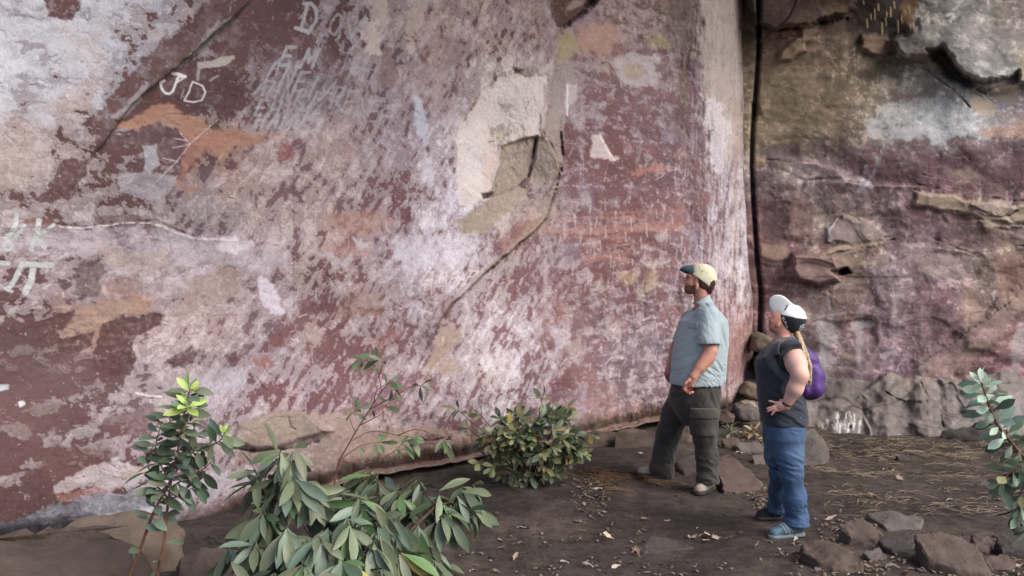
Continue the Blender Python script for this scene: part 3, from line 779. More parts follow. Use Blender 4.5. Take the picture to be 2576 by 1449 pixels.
def back_wall():
    st = 2.2
    xs = np.concatenate([np.arange(1800, 2576, st), np.arange(2576, 3500, 16.0)])
    ys = np.concatenate([-np.geomspace(2300, 12, 40), np.arange(0, 1125, st)])
    nr, nc = len(ys), len(xs)
    X, Y = [a.ravel().astype(np.float32) for a in np.meshgrid(xs, ys)]
    rx = (X - CX) / FOC; rz = (HY - Y) / FOC
    # plane of the wall: almost square to the view, coming a little nearer on the right
    yw = 10.75 / (1 + 0.06 * rx)
    mx = rx * yw; z = CAMZ + rz * yw
    sx = mx.astype(np.float32); z = z.astype(np.float32)
    J1 = fbm(sx * 4, z * 4, 4, 1); J2 = fbm(sx * 4 + 9, z * 4 + 4, 4, 2); J3 = fbm(sx * 24, z * 24, 3, 3)
    gx_ = 1950 + np.arange(8) * 100; gy_ = 60 + np.arange(8) * 125
    F = grid_field(gx_, gy_, [[list(lin(c)) for c in r] for r in BACK_CELLS], X + J1 * 45, Y + J2 * 45) * 1.10
    iso = fbm(sx * 3.0 + J1 * .3, z * 3.0 + J2 * .3, 7, 210, gain=.64)
    ver = fbm(sx * 7 + J1 * .2, z * .9, 5, 220, gain=.55)
    hor = fbm(sx * 1.3, z * 6 + J2 * .3, 6, 230, gain=.6)
    f1 = fbm(sx * 5 + J1 * .4, z * 6.5 + J2 * .4, 6, 215, gain=.58)
    f2 = fbm(sx * 13 + 5, z * 15, 5, 216, gain=.6)
    upper = sstep(420, 330, Y)
    v = .45 * iso + .55 * f1 + .30 * hor + .35 * ver * (1 - .4 * upper)
    lev = lambda t_, x_, ww: sstep(t_ - ww, t_ + ww, x_)
    drk = F * np.array([.46, .37, .41]) * (1 - upper[:, None]) + F * .50 * upper[:, None]
    pal = np.minimum(F * 1.65 + .04, .8)
    a1 = lev(.20, v + .25 * f2, .09) * .80; a2 = lev(.30, -v + .4 * f2, .08) * .75; a3 = lev(-.12, v - .5 * f2, .08) * .28
    col = F * (1 - a3[:, None]) + (F * .8) * a3[:, None]
    col = col * (1 - a1[:, None]) + drk * a1[:, None]
    col = col * (1 - a2[:, None]) + pal * a2[:, None]
    ws = sstep(.45, .9, ver + .3 * J3 + .3 * f2) * .40 * sstep(330, 500, Y)
    col = col * (1 - ws[:, None]) + lin((178, 172, 176)) * ws[:, None]
    rs_ = sstep(.5, .9, fbm(sx * 6 + 30, z * .8, 4, 222) + .2 * f2) * .5       # dark seeps
    col = col * (1 - rs_[:, None]) + drk * .8 * rs_[:, None]
    oc = sstep(.5, 1.0, fbm(sx * 1.8, z * 1.8 + 4, 4, 250) + .3 * f1) * .35
    col = col * (1 - oc[:, None]) + lin((158, 134, 108)) * oc[:, None]
    chd = sstep(.70, .85, fbm(sx * 22, z * 24, 4, 245, gain=.66)) * .5
    col = col * (1 - chd[:, None]) + drk * chd[:, None]
    fine = fbm(sx * 50, z * 50, 3, 100)
    col = col * np.clip(1 + .15 * fine[:, None] + .28 * f2[:, None] + .16 * iso[:, None], .35, 1.7)
    fc, jn = facets(sx, z, 1.1, 3, .95, 1.7)
    rel = .12 * fbm(sx * .7, z * .7, 3, 260) + .022 * fbm(sx * 2.2, z * 3.0, 3, 270) + .003 * fbm(sx * 13, z * 16, 4, 280, gain=.6) + .045 * fc * sstep(380, 470, Y) * sstep(0, .22, jn) + .003 * a1
    cv = Canvas(X, Y, col, rel, J1, J2, J3, .6 * f1 + .4 * iso)
    P, St, Lg = cv.patch, cv.stroke, cv.ledge
    G = lambda pts, depth, w, rough, tint, ta: (cv.groove(pts, depth * .6, w * .8, rough, tint, ta), cv.ledge(pts, depth * .5, 35, rough))
    # dark overhanging slab and stain at the top
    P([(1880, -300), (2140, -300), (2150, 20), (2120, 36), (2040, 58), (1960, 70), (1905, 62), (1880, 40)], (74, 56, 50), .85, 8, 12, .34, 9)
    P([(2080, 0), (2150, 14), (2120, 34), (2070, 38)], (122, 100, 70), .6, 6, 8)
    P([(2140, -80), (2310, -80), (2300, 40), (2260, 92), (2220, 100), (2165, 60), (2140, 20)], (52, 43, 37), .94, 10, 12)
    for i in range(16):
        x = 2172 + i * 8.4 + (i * 29 % 7); y = 2 + (i * 47 % 60)
        St([(x, y), (x + 1, y + 8 + i * 13 % 22)], (206, 178, 120), 2.4, .8, 1)
    P([(2268, -40), (2310, -40), (2300, 60), (2272, 80)], (132, 96, 48), .55, 6, 9)
    for y in range(60, 320, 14):
        St([(2140 + 28 * (y / 320) + (y * 7 % 9), y + 60), (2142 + 28 * (y / 320), y + 66)], (196, 186, 160), 2.2, .45, 2)
    P([(2170, 92), (2230, 80), (2245, 125), (2200, 140), (2165, 122)], (134, 104, 84), .7, 7, 9, .10, 8)
    # tan knobs left
    P([(1962, 130), (2005, 98), (2024, 100), (2026, 128), (1990, 150), (1958, 154)], (152, 128, 102), .9, 3, 4, .10, 6)
    P([(2012, 62), (2060, 52), (2060, 85), (2030, 110), (2012, 100)], (124, 106, 84), .8, 5, 6, .10, 8)
    P([(1960, 70), (1992, 62), (2000, 90), (1970, 95)], (126, 96, 74), .7, 4, 6, .06, 6)
    G([(1905, 66), (1960, 76), (2040, 66), (2130, 46)], .10, 7, 4, (48, 38, 32), .85)
    G([(2010, 64), (2006, 98), (2020, 104)], .06, 4, 3, (60, 48, 40), .7)
    P([(1890, 258), (1906, 262), (1915, 290), (1892, 300)], (92, 74, 58), .8, 4, 4, -.05)
    # great bulge upper right with the shade of its undercut painted dark
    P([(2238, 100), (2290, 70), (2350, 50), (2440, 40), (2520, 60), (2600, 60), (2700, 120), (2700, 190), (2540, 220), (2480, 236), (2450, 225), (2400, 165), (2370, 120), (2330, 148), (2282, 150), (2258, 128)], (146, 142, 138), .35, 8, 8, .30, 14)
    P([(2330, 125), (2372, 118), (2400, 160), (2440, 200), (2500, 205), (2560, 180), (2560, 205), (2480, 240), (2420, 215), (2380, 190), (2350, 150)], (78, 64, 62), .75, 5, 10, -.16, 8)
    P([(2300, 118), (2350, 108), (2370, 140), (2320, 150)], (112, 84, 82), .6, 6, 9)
    G([(2238, 100), (2250, 130), (2280, 150), (2310, 160), (2400, 226), (2440, 270)], .06, 4, 3, (70, 58, 54), .7)
    G([(2420, 222), (2470, 232), (2500, 262)], .05, 4, 3, (80, 62, 54), .6)
    P([(2445, 232), (2500, 260), (2500, 290), (2460, 290), (2440, 262)], (178, 158, 134), .85, 3, 6)
    P([(2500, 215), (2570, 222), (2560, 262), (2500, 250)], (184, 164, 142), .7, 4, 8)
    P([(2555, 130), (2640, 130), (2640, 210), (2560, 205)], (176, 164, 130), .6, 6, 8)
    P([(2420, 282), (2450, 280), (2445, 302), (2425, 300)], (140, 142, 140), .9, 2, 4)
    P([(2310, 290), (2325, 288), (2320, 305), (2308, 304)], (120, 124, 124), .9, 2, 3)
    P([(2230, 320), (2330, 318), (2440, 308), (2480, 320), (2400, 345), (2300, 352), (2240, 340)], (204, 204, 206), .7, 7, 14, keep=.4)
    P([(2180, 320), (2210, 290), (2222, 350), (2185, 345)], (196, 194, 196), .6, 4, 8)
    P([(2460, 330), (2600, 300), (2640, 320), (2600, 345), (2480, 345)], (178, 136, 110), .7, 6, 9)
    P([(2230, 230), (2300, 230), (2310, 265), (2250, 262)], (116, 92, 94), .7, 7, 9)
    St([(2180, 420), (2160, 480), (2190, 455), (2220, 380)], (176, 182, 186), 9, .7, 4)
    St([(2225, 370), (2250, 366)], (190, 194, 196), 14, .6, 4)
    P([(2165, 380), (2260, 352), (2350, 345), (2480, 350), (2640, 350), (2640, 472), (2440, 470), (2330, 462), (2200, 460), (2150, 440), (2135, 405)], (98, 68, 75), .72, 5, 14, keep=.5)
    P([(2225, 265), (2320, 238), (2400, 250), (2450, 290), (2490, 310), (2440, 340), (2330, 352), (2250, 345), (2205, 320)], (184, 188, 188), .62, 6, 22, keep=.75)
    P([(1900, 150), (1990, 165), (2070, 205), (2120, 265), (2100, 330), (2000, 348), (1895, 350)], (142, 124, 96), .50, 16, 14, keep=.3)
    P([(1912, 512), (1950, 500), (1976, 570), (1985, 625), (1955, 645), (1925, 600)], (88, 62, 64), .80, 8, 12)
    P([(1915, 360), (2010, 352), (2020, 400), (1915, 402)], (104, 84, 88), .70, 10, 12)
    P([(2240, 555), (2350, 545), (2460, 565), (2560, 600), (2460, 640), (2330, 610)], (96, 70, 78), .65, 9, 16, keep=.4)
    P([(2330, 610), (2450, 660), (2420, 700), (2300, 690)], (150, 134, 122), .5, 12, 14, keep=.4)
    P([(2500, 640), (2640, 620), (2640, 720), (2520, 740)], (120, 80, 74), .6, 10, 14)
    P([(2380, 430), (2460, 425), (2480, 450), (2400, 455)], (150, 132, 108), .5, 6, 12, keep=.5)
    for i in range(26):
        x = 1925 + (i * 83 % 420); y0_ = 700 + (i * 47 % 160)
        St([(x, y0_), (x + (i * 7 % 9) - 4, y0_ + 60), (x + (i * 5 % 11) - 5, y0_ + 110 + i * 31 % 60)], (178, 168, 168) if i % 3 else (92, 72, 72), 7 + i % 5, .28, 5, .5, 4)
    # strata and ledges
    Lg([(1890, 405), (1960, 410), (2040, 410), (2100, 428), (2128, 456), (2190, 466), (2330, 472)], .09, 90, 4)
    G([(1930, 402), (2040, 406), (2100, 424), (2128, 452), (2190, 462), (2330, 468)], .05, 4, 3, (84, 66, 58), .7)
    P([(1896, 400), (1925, 400), (1930, 418), (1898, 420)], (168, 140, 100), .8, 3, 4, .02)
    P([(2302, 484), (2400, 494), (2470, 510), (2600, 520), (2640, 560), (2480, 555), (2450, 545), (2370, 530), (2300, 512)], (158, 141, 114), .85, 4, 8, .06, 6)
    G([(2302, 480), (2400, 488), (2500, 500), (2640, 512)], .08, 5, 3, (68, 54, 46), .8)
    G([(2440, 520), (2480, 535), (2540, 542), (2560, 530)], .06, 4, 3, (74, 58, 50), .8)
    P([(2440, 516), (2540, 505), (2560, 530), (2520, 545), (2470, 535)], (150, 132, 124), .7, 4, 7, .05, 5)
    G([(2320, 440), (2380, 450), (2450, 462), (2520, 460)], .04, 3, 3, (78, 56, 56), .6)
    G([(2360, 388), (2420, 396), (2440, 405)], .03, 3, 3, (78, 56, 56), .6)
    G([(2350, 462), (2420, 470)], .03, 3, 3, (96, 76, 60), .6)
    P([(2460, 555), (2540, 548), (2570, 570), (2480, 578)], (152, 138, 116), .7, 4, 8, .04)
    P([(2075, 570), (2120, 545), (2200, 558), (2240, 590), (2220, 602), (2140, 615), (2085, 610)], (146, 128, 122), .8, 4, 8, .05, 6)
    St([(2106, 552), (2085, 580), (2084, 604), (2100, 612)], (182, 186, 190), 5, .8, 2)
    G([(2100, 552), (2080, 580), (2080, 606)], .02, 3, 2, (70, 52, 50), .6)
    P([(2120, 620), (2240, 598), (2242, 608), (2180, 622), (2150, 632), (2070, 640)], (158, 136, 110), .8, 4, 6, .03)
    G([(2080, 642), (2150, 628), (2230, 606), (2250, 602)], .06, 4, 3, (62, 50, 44), .85)
    G([(2350, 600), (2450, 640), (2560, 618), (2640, 612)], .05, 4, 4, (74, 56, 54), .7)
    P([(1975, 500), (2020, 480), (2050, 560), (2040, 605), (1985, 600)], (116, 82, 82), .6, 8, 12, .05, 16)
    # the protruding nose block and its hole
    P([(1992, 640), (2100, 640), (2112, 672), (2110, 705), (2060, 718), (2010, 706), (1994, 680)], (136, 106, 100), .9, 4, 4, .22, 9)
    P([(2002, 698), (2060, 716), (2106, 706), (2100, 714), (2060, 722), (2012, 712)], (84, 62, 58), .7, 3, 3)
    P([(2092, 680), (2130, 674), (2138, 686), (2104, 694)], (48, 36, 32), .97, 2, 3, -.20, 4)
    P([(2110, 650), (2190, 640), (2180, 668), (2130, 672)], (148, 128, 104), .8, 4, 6)
    P([(1910, 610), (1975, 615), (1980, 650), (1912, 660)], (150, 124, 98), .7, 8, 10)
    G([(2082, 722), (2090, 740), (2070, 742)], .02, 3, 2, (110, 96, 90), .5)
    # lower right slant of bare stone, drips, small paintings
    P([(2300, 905), (2420, 830), (2510, 760), (2600, 700), (2640, 760), (2560, 800), (2500, 880), (2400, 950), (2310, 960)], (132, 112, 100), .45, 14, 14, .05, 16)
    G([(2250, 960), (2400, 860), (2500, 790), (2590, 720)], .05, 5, 5, (84, 64, 58), .6)
    P([(2550, 840), (2576, 800), (2580, 900), (2540, 960)], (166, 160, 160), .5, 8, 10)
    P([(2140, 812), (2200, 806), (2204, 820), (2145, 828)], (176, 168, 164), .85, 2, 3)
    P([(2210, 888), (2266, 880), (2264, 892), (2236, 894), (2226, 906), (2214, 900)], (166, 150, 158), .8, 2, 3)
    P([(2130, 880), (2080, 760), (2095, 930), (2060, 950), (2055, 790)], (166, 162, 164), .5, 8, 12)
    G([(1920, 780), (1960, 860), (2000, 940)], .02, 4, 5, (88, 66, 62), .4)
    P([(2420, 735), (2460, 720), (2470, 780), (2440, 830), (2420, 800)], (146, 128, 104), .45, 10, 12)
    P([(2330, 790), (2400, 760), (2420, 820), (2390, 900), (2340, 880)], (108, 82, 86), .5, 12, 16)
    rr = random.Random(9)
    for i in range(70):
        x = rr.uniform(1910, 2600); y = rr.uniform(380, 930); a = rr.gauss(0, .3); L_ = rr.uniform(15, 70)
        p = [(x, y)]
        for q in range(4):
            a += rr.gauss(0, .35); p.append((p[-1][0] + L_ / 4 * math.cos(a), p[-1][1] - L_ / 4 * math.sin(a)))
        G(p, rr.uniform(.004, .012), rr.uniform(1.5, 2.4), 4, (80, 62, 58), rr.uniform(.2, .5))
    rel = cv.rel
    rel = rel + .06 * np.maximum(z - 4.3, 0) ** 2
    rel = rel - .22 * np.exp(-((X - edge_f(Y) + 4) / 5) ** 2) * (X > edge_f(Y) - 60)
    yv = yw - rel
    # sloping bedrock foot: plane rising from (Y 9.45, z .03) to (Y 10.4, z .62)
    sl = 0.62
    slope_y = 9.55 + 0.30 * fbm(sx * .9, sx * 0 + 1, 3, 300) - 0.12 * np.exp(-((X - 2430) / 160) ** 2) + .10 * fbm(sx * 3, z * 3, 3, 301)
    ysl = (CAMZ - 0.03 + sl * slope_y) / (sl - rz)
    sc_ = CAMZ + rz * ysl
    fa, ja = facets(sx, sc_ * 1.6, .95, 11, .95)
    fb_, jb = facets(sx, sc_ * 1.6, 2.3, 13, .95)
    srel = .04 * fbm(sx * 1.3, ysl * 1.6, 3, 310) + .012 * fbm(sx * 6, ysl * 6, 4, 320) + .055 * fa * sstep(0, .12, ja) + .014 * fb_ * sstep(0, .15, jb)
    tone = (_facet_tone(fa) * .22 + _facet_tone(fb_) * .12)[:, None]
    fcol = np.ones_like(col) * lin((102, 94, 88)) * (1 + tone + .22 * iso[:, None] + .16 * f2[:, None] + .1 * fine[:, None])
    jm = (sstep(.045, .0, ja) * .75)[:, None]
    fcol = fcol * (1 - jm) + lin((58, 49, 44)) * jm
    lich = (sstep(.45, .8, f2 + .5 * iso) * .35)[:, None]
    fcol = fcol * (1 - lich) + lin((150, 142, 134)) * lich
    cv2 = Canvas(X, Y, np.maximum(fcol, .02), srel.astype(np.float32), J1, J2, J3, .6 * f1)
    for pl, dp in () if False else (([(2080, 948), (2130, 962), (2170, 985), (2230, 940), (2330, 940)], .04), ([(2160, 990), (2230, 1040), (2310, 1065), (2400, 1085)], .03), ([(2318, 965), (2340, 1005), (2370, 1030), (2374, 1070)], .04),
                   ([(2330, 1010), (2280, 1010), (2230, 985)], .03), ([(2420, 955), (2480, 965), (2560, 960)], .03), ([(2374, 1040), (2440, 1060), (2576, 1050)], .02), ([(2290, 945), (2340, 950), (2420, 950)], .04), ([(2060, 1010), (2130, 1030), (2140, 1075)], .02)):
        cv2.groove(pl, dp, 3.2, 4, (62, 52, 46), .75)
        cv2.ledge(pl, .05, 60, 3)
    rg = random.Random(2)
    for i in range(34):
        x, y0_ = rg.gauss(2132, 22), rg.uniform(1036, 1070)
        cv2.stroke([(x, y0_), (x + rg.gauss(0, 2), y0_ + rg.uniform(6, 30))], (208, 208, 204), rg.uniform(2, 4.5), rg.uniform(.3, .8), 2.5, .7)
    cv2.patch([(2215, 930), (2420, 925), (2330, 960), (2240, 958)], (150, 130, 110), .5, 8, 9)
    cv2.patch([(2395, 1000), (2480, 985), (2576, 990), (2640, 1080), (2450, 1085)], (128, 122, 122), .5, 14, 14)
    ysl = ysl - cv2.rel * 1.4
    use = (ysl < yv) & (rz < sl * .9)
    t = np.where(use, ysl, yv)
    colr = np.where(use[:, None], cv2.col, cv.col)
    V = np.stack([rx * t, t, CAMZ + rz * t], axis=1)
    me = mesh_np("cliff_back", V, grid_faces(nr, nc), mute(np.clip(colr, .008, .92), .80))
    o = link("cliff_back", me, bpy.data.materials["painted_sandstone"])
    tag(o, "back wall of the shelter beyond the dark cleft, maroon and tan, with a sloping foot", None, None, "structure")
back_wall()

# ================================================================== ROOF OF THE SHELTER (above the picture) AND THE GROUND
def shelter_roof():
    xs = np.linspace(-9, 14, 70); ys = np.linspace(ROOF_FRONT, 15, 50)
    X, Y = [a.ravel() for a in np.meshgrid(xs, ys)]
    Z = 7.0 - 0.10 * (Y - ROOF_FRONT) + .35 * fbm(X * .4, Y * .4, 4, 400) + .08 * fbm(X * 2, Y * 2, 3, 410)
    edge = sstep(ROOF_FRONT + 1.2, ROOF_FRONT, Y + .5 * perlin(X * .6, X * 0, 3))
    Z = Z + .5 * edge
    V = np.stack([X, Y, Z], axis=1)
    top = V.copy(); top[:, 2] += 1.5
    f = grid_faces(len(ys), len(xs), True)
    me = mesh_np("cliff_roof", np.concatenate([V, top]), np.concatenate([f[:, ::-1], f + len(V)]), np.tile(lin((120, 100, 88)), (2 * len(V), 1)))
    o = link("cliff_roof", me, bpy.data.materials["painted_sandstone"])
    tag(o, "rough sandstone roof of the shelter overhead", None, None, "structure")
ROOF_FRONT = 9.0
#shelter_roof()

def ground_z(x, y):
    x = np.asarray(x, dtype=np.float64); y = np.asarray(y, dtype=np.float64)
    d = (x - W0[0]) * WN[0] + (y - W0[1]) * WN[1]       # distance out from the painted cliff
    z = 0.10 * sstep(1.6, 0.1, d)
    z = z + 0.03 * sstep(6.3, 7.4, y) + 0.05 * sstep(8.5, 9.6, y)
    z = z + 0.05 * np.exp(-(((x - .25) / .7) ** 2 + ((y - 6.4) / .55) ** 2))
    z = z + 0.022 * fbm(x * .9, y * .9, 3, 500) + 0.006 * fbm(x * 5, y * 5, 3, 510)
    return z

def gz(x, y):
    return float(ground_z(np.array([x]), np.array([y]))[0])

def on_ground(x, y, lift=0.0):
    """ground point seen at pixel (x, y)"""
    z = 0.03
    for _ in range(6):
        p = pxz(x, y, z + lift)
        z = gz(p.x, p.y)
    return Vector((p.x, p.y, z + lift))

def ground():
    xs = np.concatenate([np.linspace(-60, -5, 14)[:-1], np.linspace(-5, 8, 330), np.linspace(8, 60, 14)[1:]])
    ys = np.concatenate([np.linspace(-60, 2.5, 16)[:-1], np.linspace(2.5, 12, 270), np.linspace(12, 40, 6)[1:]])
    X, Y = [a.ravel() for a in np.meshgrid(xs, ys)]
    Z = ground_z(X, Y)
    near = (X > -5.2) & (X < 8.2) & (Y > 2.3) & (Y < 12.2)
    Z = np.where(near, Z + .008 * fbm(X * 9, Y * 9, 4, 520), 0.0)
    me = mesh_np("ground", np.stack([X, Y, Z], axis=1), grid_faces(len(ys), len(xs), True))
    m, nt, b = mat_new("trodden_soil")
    tc = N(nt, "ShaderNodeTexCoord")
    def noise(scale, det, rgh):
        n = N(nt, "ShaderNodeTexNoise")
        n.inputs["Scale"].default_value = scale; n.inputs["Detail"].default_value = det; n.inputs["Roughness"].default_value = rgh
        nt.links.new(tc.outputs["Object"], n.inputs["Vector"])
        return n
    n1, n2, n3 = noise(1.3, 8, .68), noise(11, 9, .75), noise(110, 6, .75)
    def ramp(src, stops):
        r = N(nt, "ShaderNodeValToRGB")
        r.color_ramp.elements[0].position, r.color_ramp.elements[0].color = stops[0]
        r.color_ramp.elements[1].position, r.color_ramp.elements[1].color = stops[-1]
        for p, c in stops[1:-1]:
            e = r.color_ramp.elements.new(p); e.color = c
        nt.links.new(src, r.inputs[0])
        return r
    r1 = ramp(n1.outputs[0], [(.34, linf(56, 51, 50)), (.5, linf(70, 64, 61)), (.66, linf(92, 84, 79))])
    r2 = ramp(n2.outputs[0], [(.34, (.55, .53, .52, 1)), (.66, (1.3, 1.27, 1.24, 1))])
    r3 = ramp(n3.outputs[0], [(.36, (.6, .6, .6, 1)), (.6, (1.1, 1.1, 1.1, 1)), (.68, (2.1, 2.0, 1.9, 1))])
    def mul(a, c):
        mx = N(nt, "ShaderNodeMix", data_type='RGBA', blend_type='MULTIPLY')
        mx.inputs[0].default_value = 1.0
        nt.links.new(a, mx.inputs[6]); nt.links.new(c, mx.inputs[7])
        return mx.outputs[2]
    nt.links.new(mul(mul(r1.outputs[0], r2.outputs[0]), r3.outputs[0]), b.inputs["Base Color"])
    b.inputs["Roughness"].default_value = .92
    b.inputs["Specular IOR Level"].default_value = .15
    bp = N(nt, "ShaderNodeBump"); bp.inputs["Strength"].default_value = .6; bp.inputs["Distance"].default_value = .03
    nt.links.new(n2.outputs[0], bp.inputs["Height"])
    bp2 = N(nt, "ShaderNodeBump"); bp2.inputs["Strength"].default_value = .5; bp2.inputs["Distance"].default_value = .006
    nt.links.new(n3.outputs[0], bp2.inputs["Height"]); nt.links.new(bp.outputs[0], bp2.inputs["Normal"])
    nt.links.new(bp2.outputs[0], b.inputs["Normal"])
    o = link("ground", me, m)
    tag(o, "dark trodden soil floor of the rock shelter", None, None, "structure")
ground()
# ================================================================== SHAPES FROM DISTANCE FIELDS (bodies, clothes, shoes, bags)
class Vox:
    def __init__(s, lo, hi, h):
        s.lo = np.asarray(lo, dtype=np.float64); s.h = h
        n = np.ceil((np.asarray(hi) - s.lo) / h).astype(int) + 1
        s.n = n
        s.ax = [(s.lo[i] + h * np.arange(n[i])).astype(np.float32) for i in range(3)]
        s.D = np.full(n, 0.5, dtype=np.float32)
    def _reg(s, lo, hi, m):
        a = np.maximum(np.floor((np.asarray(lo) - m - s.lo) / s.h).astype(int), 0)
        b = np.minimum(np.ceil((np.asarray(hi) + m - s.lo) / s.h).astype(int) + 1, s.n)
        sl = tuple(slice(a[i], max(b[i], a[i])) for i in range(3))
        return sl, s.ax[0][sl[0]][:, None, None], s.ax[1][sl[1]][None, :, None], s.ax[2][sl[2]][None, None, :]
    def _put(s, sl, d, k, op):
        c = s.D[sl]
        if op == 's':
            s.D[sl] = np.maximum(c, -d); return
        if k <= 0:
            s.D[sl] = np.minimum(c, d); return
        hh = np.clip(0.5 + 0.5 * (c - d) / k, 0, 1)
        s.D[sl] = c + (d - c) * hh - k * hh * (1 - hh)
    def cone(s, a, b, ra, rb, k=.02, flat=None, op='u'):
        a = np.asarray(a, float); b = np.asarray(b, float); r = max(ra, rb) * (flat[1] if flat and flat[1] > 1 else 1)
        sl, X, Y, Z = s._reg(np.minimum(a, b) - r, np.maximum(a, b) + r, k + .02)
        if s.D[sl].size == 0: return
        e = b - a
        px_, py_, pz_ = X - a[0], Y - a[1], Z - a[2]
        t = np.clip((px_ * e[0] + py_ * e[1] + pz_ * e[2]) / max(e @ e, 1e-9), 0, 1)
        dx, dy, dz = px_ - e[0] * t, py_ - e[1] * t, pz_ - e[2] * t
        if flat:        # (axis, s): stretched by s along axis
            n = np.asarray(flat[0], float); n /= np.linalg.norm(n)
            q = (dx * n[0] + dy * n[1] + dz * n[2]) * (1 - 1 / flat[1])
            dx, dy, dz = dx - n[0] * q, dy - n[1] * q, dz - n[2] * q
        d = np.sqrt(dx * dx + dy * dy + dz * dz) - (ra + (rb - ra) * t)
        s._put(sl, d, k, op)
    def chain(s, pts, rs, k=.02, flat=None):
        for i in range(len(pts) - 1):
            s.cone(pts[i], pts[i + 1], rs[i], rs[i + 1], k, flat)
    def ell(s, c, r, axes=None, k=.02, op='u'):
        c = np.asarray(c, float); r = np.asarray(r, float); R = r.max()
        sl, X, Y, Z = s._reg(c - R, c + R, k + .02)
        if s.D[sl].size == 0: return
        p = [X - c[0], Y - c[1], Z - c[2]]
        A = np.eye(3) if axes is None else np.asarray(axes, float)
        q = [p[0] * A[i][0] + p[1] * A[i][1] + p[2] * A[i][2] for i in range(3)]
        k0 = np.sqrt((q[0] / r[0]) ** 2 + (q[1] / r[1]) ** 2 + (q[2] / r[2]) ** 2)
        k1 = np.sqrt((q[0] / r[0] ** 2) ** 2 + (q[1] / r[1] ** 2) ** 2 + (q[2] / r[2] ** 2) ** 2) + 1e-6
        s._put(sl, k0 * (k0 - 1) / k1, k, op)
    def box(s, c, r, axes=None, rnd=.005, k=0, op='u'):
        c = np.asarray(c, float); r = np.asarray(r, float); R = np.linalg.norm(r)
        sl, X, Y, Z = s._reg(c - R, c + R, k + .02)
        if s.D[sl].size == 0: return
        p = [X - c[0], Y - c[1], Z - c[2]]
        A = np.eye(3) if axes is None else np.asarray(axes, float)
        q = [np.abs(p[0] * A[i][0] + p[1] * A[i][1] + p[2] * A[i][2]) - (r[i] - rnd) for i in range(3)]
        o = np.sqrt(np.maximum(q[0], 0) ** 2 + np.maximum(q[1], 0) ** 2 + np.maximum(q[2], 0) ** 2)
        s._put(sl, o + np.minimum(np.maximum(np.maximum(q[0], q[1]), q[2]), 0) - rnd, k, op)
    def loft(s, rows, fwd, k=.03):
        """rows of (z, cx, cy, half depth, half width), z ascending; fwd = facing direction in plan"""
        rows = sorted(rows); R = np.array(rows, float)
        m = R[:, 3:].max()
        sl, X, Y, Z = s._reg((R[:, 1].min() - m, R[:, 2].min() - m, R[0, 0]), (R[:, 1].max() + m, R[:, 2].max() + m, R[-1, 0]), k + .02)
        z = Z.ravel()
        f = lambda i: np.interp(z, R[:, 0], R[:, i]).astype(np.float32)[None, None, :]
        cx, cy, a, b = f(1), f(2), f(3), f(4)
        u = (X - cx) * fwd[0] + (Y - cy) * fwd[1]; v = -(X - cx) * fwd[1] + (Y - cy) * fwd[0]
        q = (np.abs(u / a) ** 2.3 + np.abs(v / b) ** 2.3) ** (1 / 2.3)
        d = (q - 1) * np.minimum(a, b)
        d = np.maximum(d, np.maximum(R[0, 0] - Z, Z - R[-1, 0]))
        s._put(sl, d, k, 'u')
    def cut(s, p, n):
        """remove everything on the side n points to"""
        n = np.asarray(n, float); n /= np.linalg.norm(n)
        d = (s.ax[0][:, None, None] - p[0]) * n[0] + (s.ax[1][None, :, None] - p[1]) * n[1] + (s.ax[2][None, None, :] - p[2]) * n[2]
        s.D = np.maximum(s.D, d.astype(np.float32))
        return s
    def copy(s, off=0.0):
        v = Vox.__new__(Vox); v.lo, v.h, v.n, v.ax = s.lo, s.h, s.n, s.ax; v.D = s.D - np.float32(off); return v
    def within(s, o):
        s.D = np.maximum(s.D, o.D); return s
    def minus(s, o, off=0.0):
        s.D = np.maximum(s.D, -(o.D - off)); return s
    def blank(s):
        v = s.copy(); v.D = np.full(s.n, .5, dtype=np.float32); return v
    def mesh(s):
        D = s.D; D = np.where(np.abs(D) < 1e-6, 1e-6, D)
        S_ = (D < 0)
        S_[0] = S_[-1] = False; S_[:, 0] = S_[:, -1] = False; S_[:, :, 0] = S_[:, :, -1] = False
        D = np.where(S_, D, np.maximum(D, 1e-6))
        n = np.array(D.shape) - 1
        cnt = np.zeros(n, dtype=np.int8)
        offs = [(i, j, k) for i in (0, 1) for j in (0, 1) for k in (0, 1)]
        for (i, j, k) in offs:
            cnt += S_[i:i + n[0], j:j + n[1], k:k + n[2]]
        mk = (cnt > 0) & (cnt < 8)
        I = np.argwhere(mk)
        idx = np.full(n, -1, dtype=np.int32); idx[mk] = np.arange(len(I))
        pos = np.zeros((len(I), 3)); c = np.zeros(len(I))
        for a in offs:
            for axn in range(3):
                if a[axn]: continue
                b = list(a); b[axn] = 1
                da = D[I[:, 0] + a[0], I[:, 1] + a[1], I[:, 2] + a[2]]; db = D[I[:, 0] + b[0], I[:, 1] + b[1], I[:, 2] + b[2]]
                x = (da < 0) != (db < 0)
                t = np.where(x, da / np.where(x, da - db, 1), 0)
                pos += np.where(x[:, None], np.array(a) + t[:, None] * (np.array(b) - np.array(a)), 0); c += x
        V = s.lo + s.h * (I + pos / np.maximum(c, 1)[:, None])
        F = []
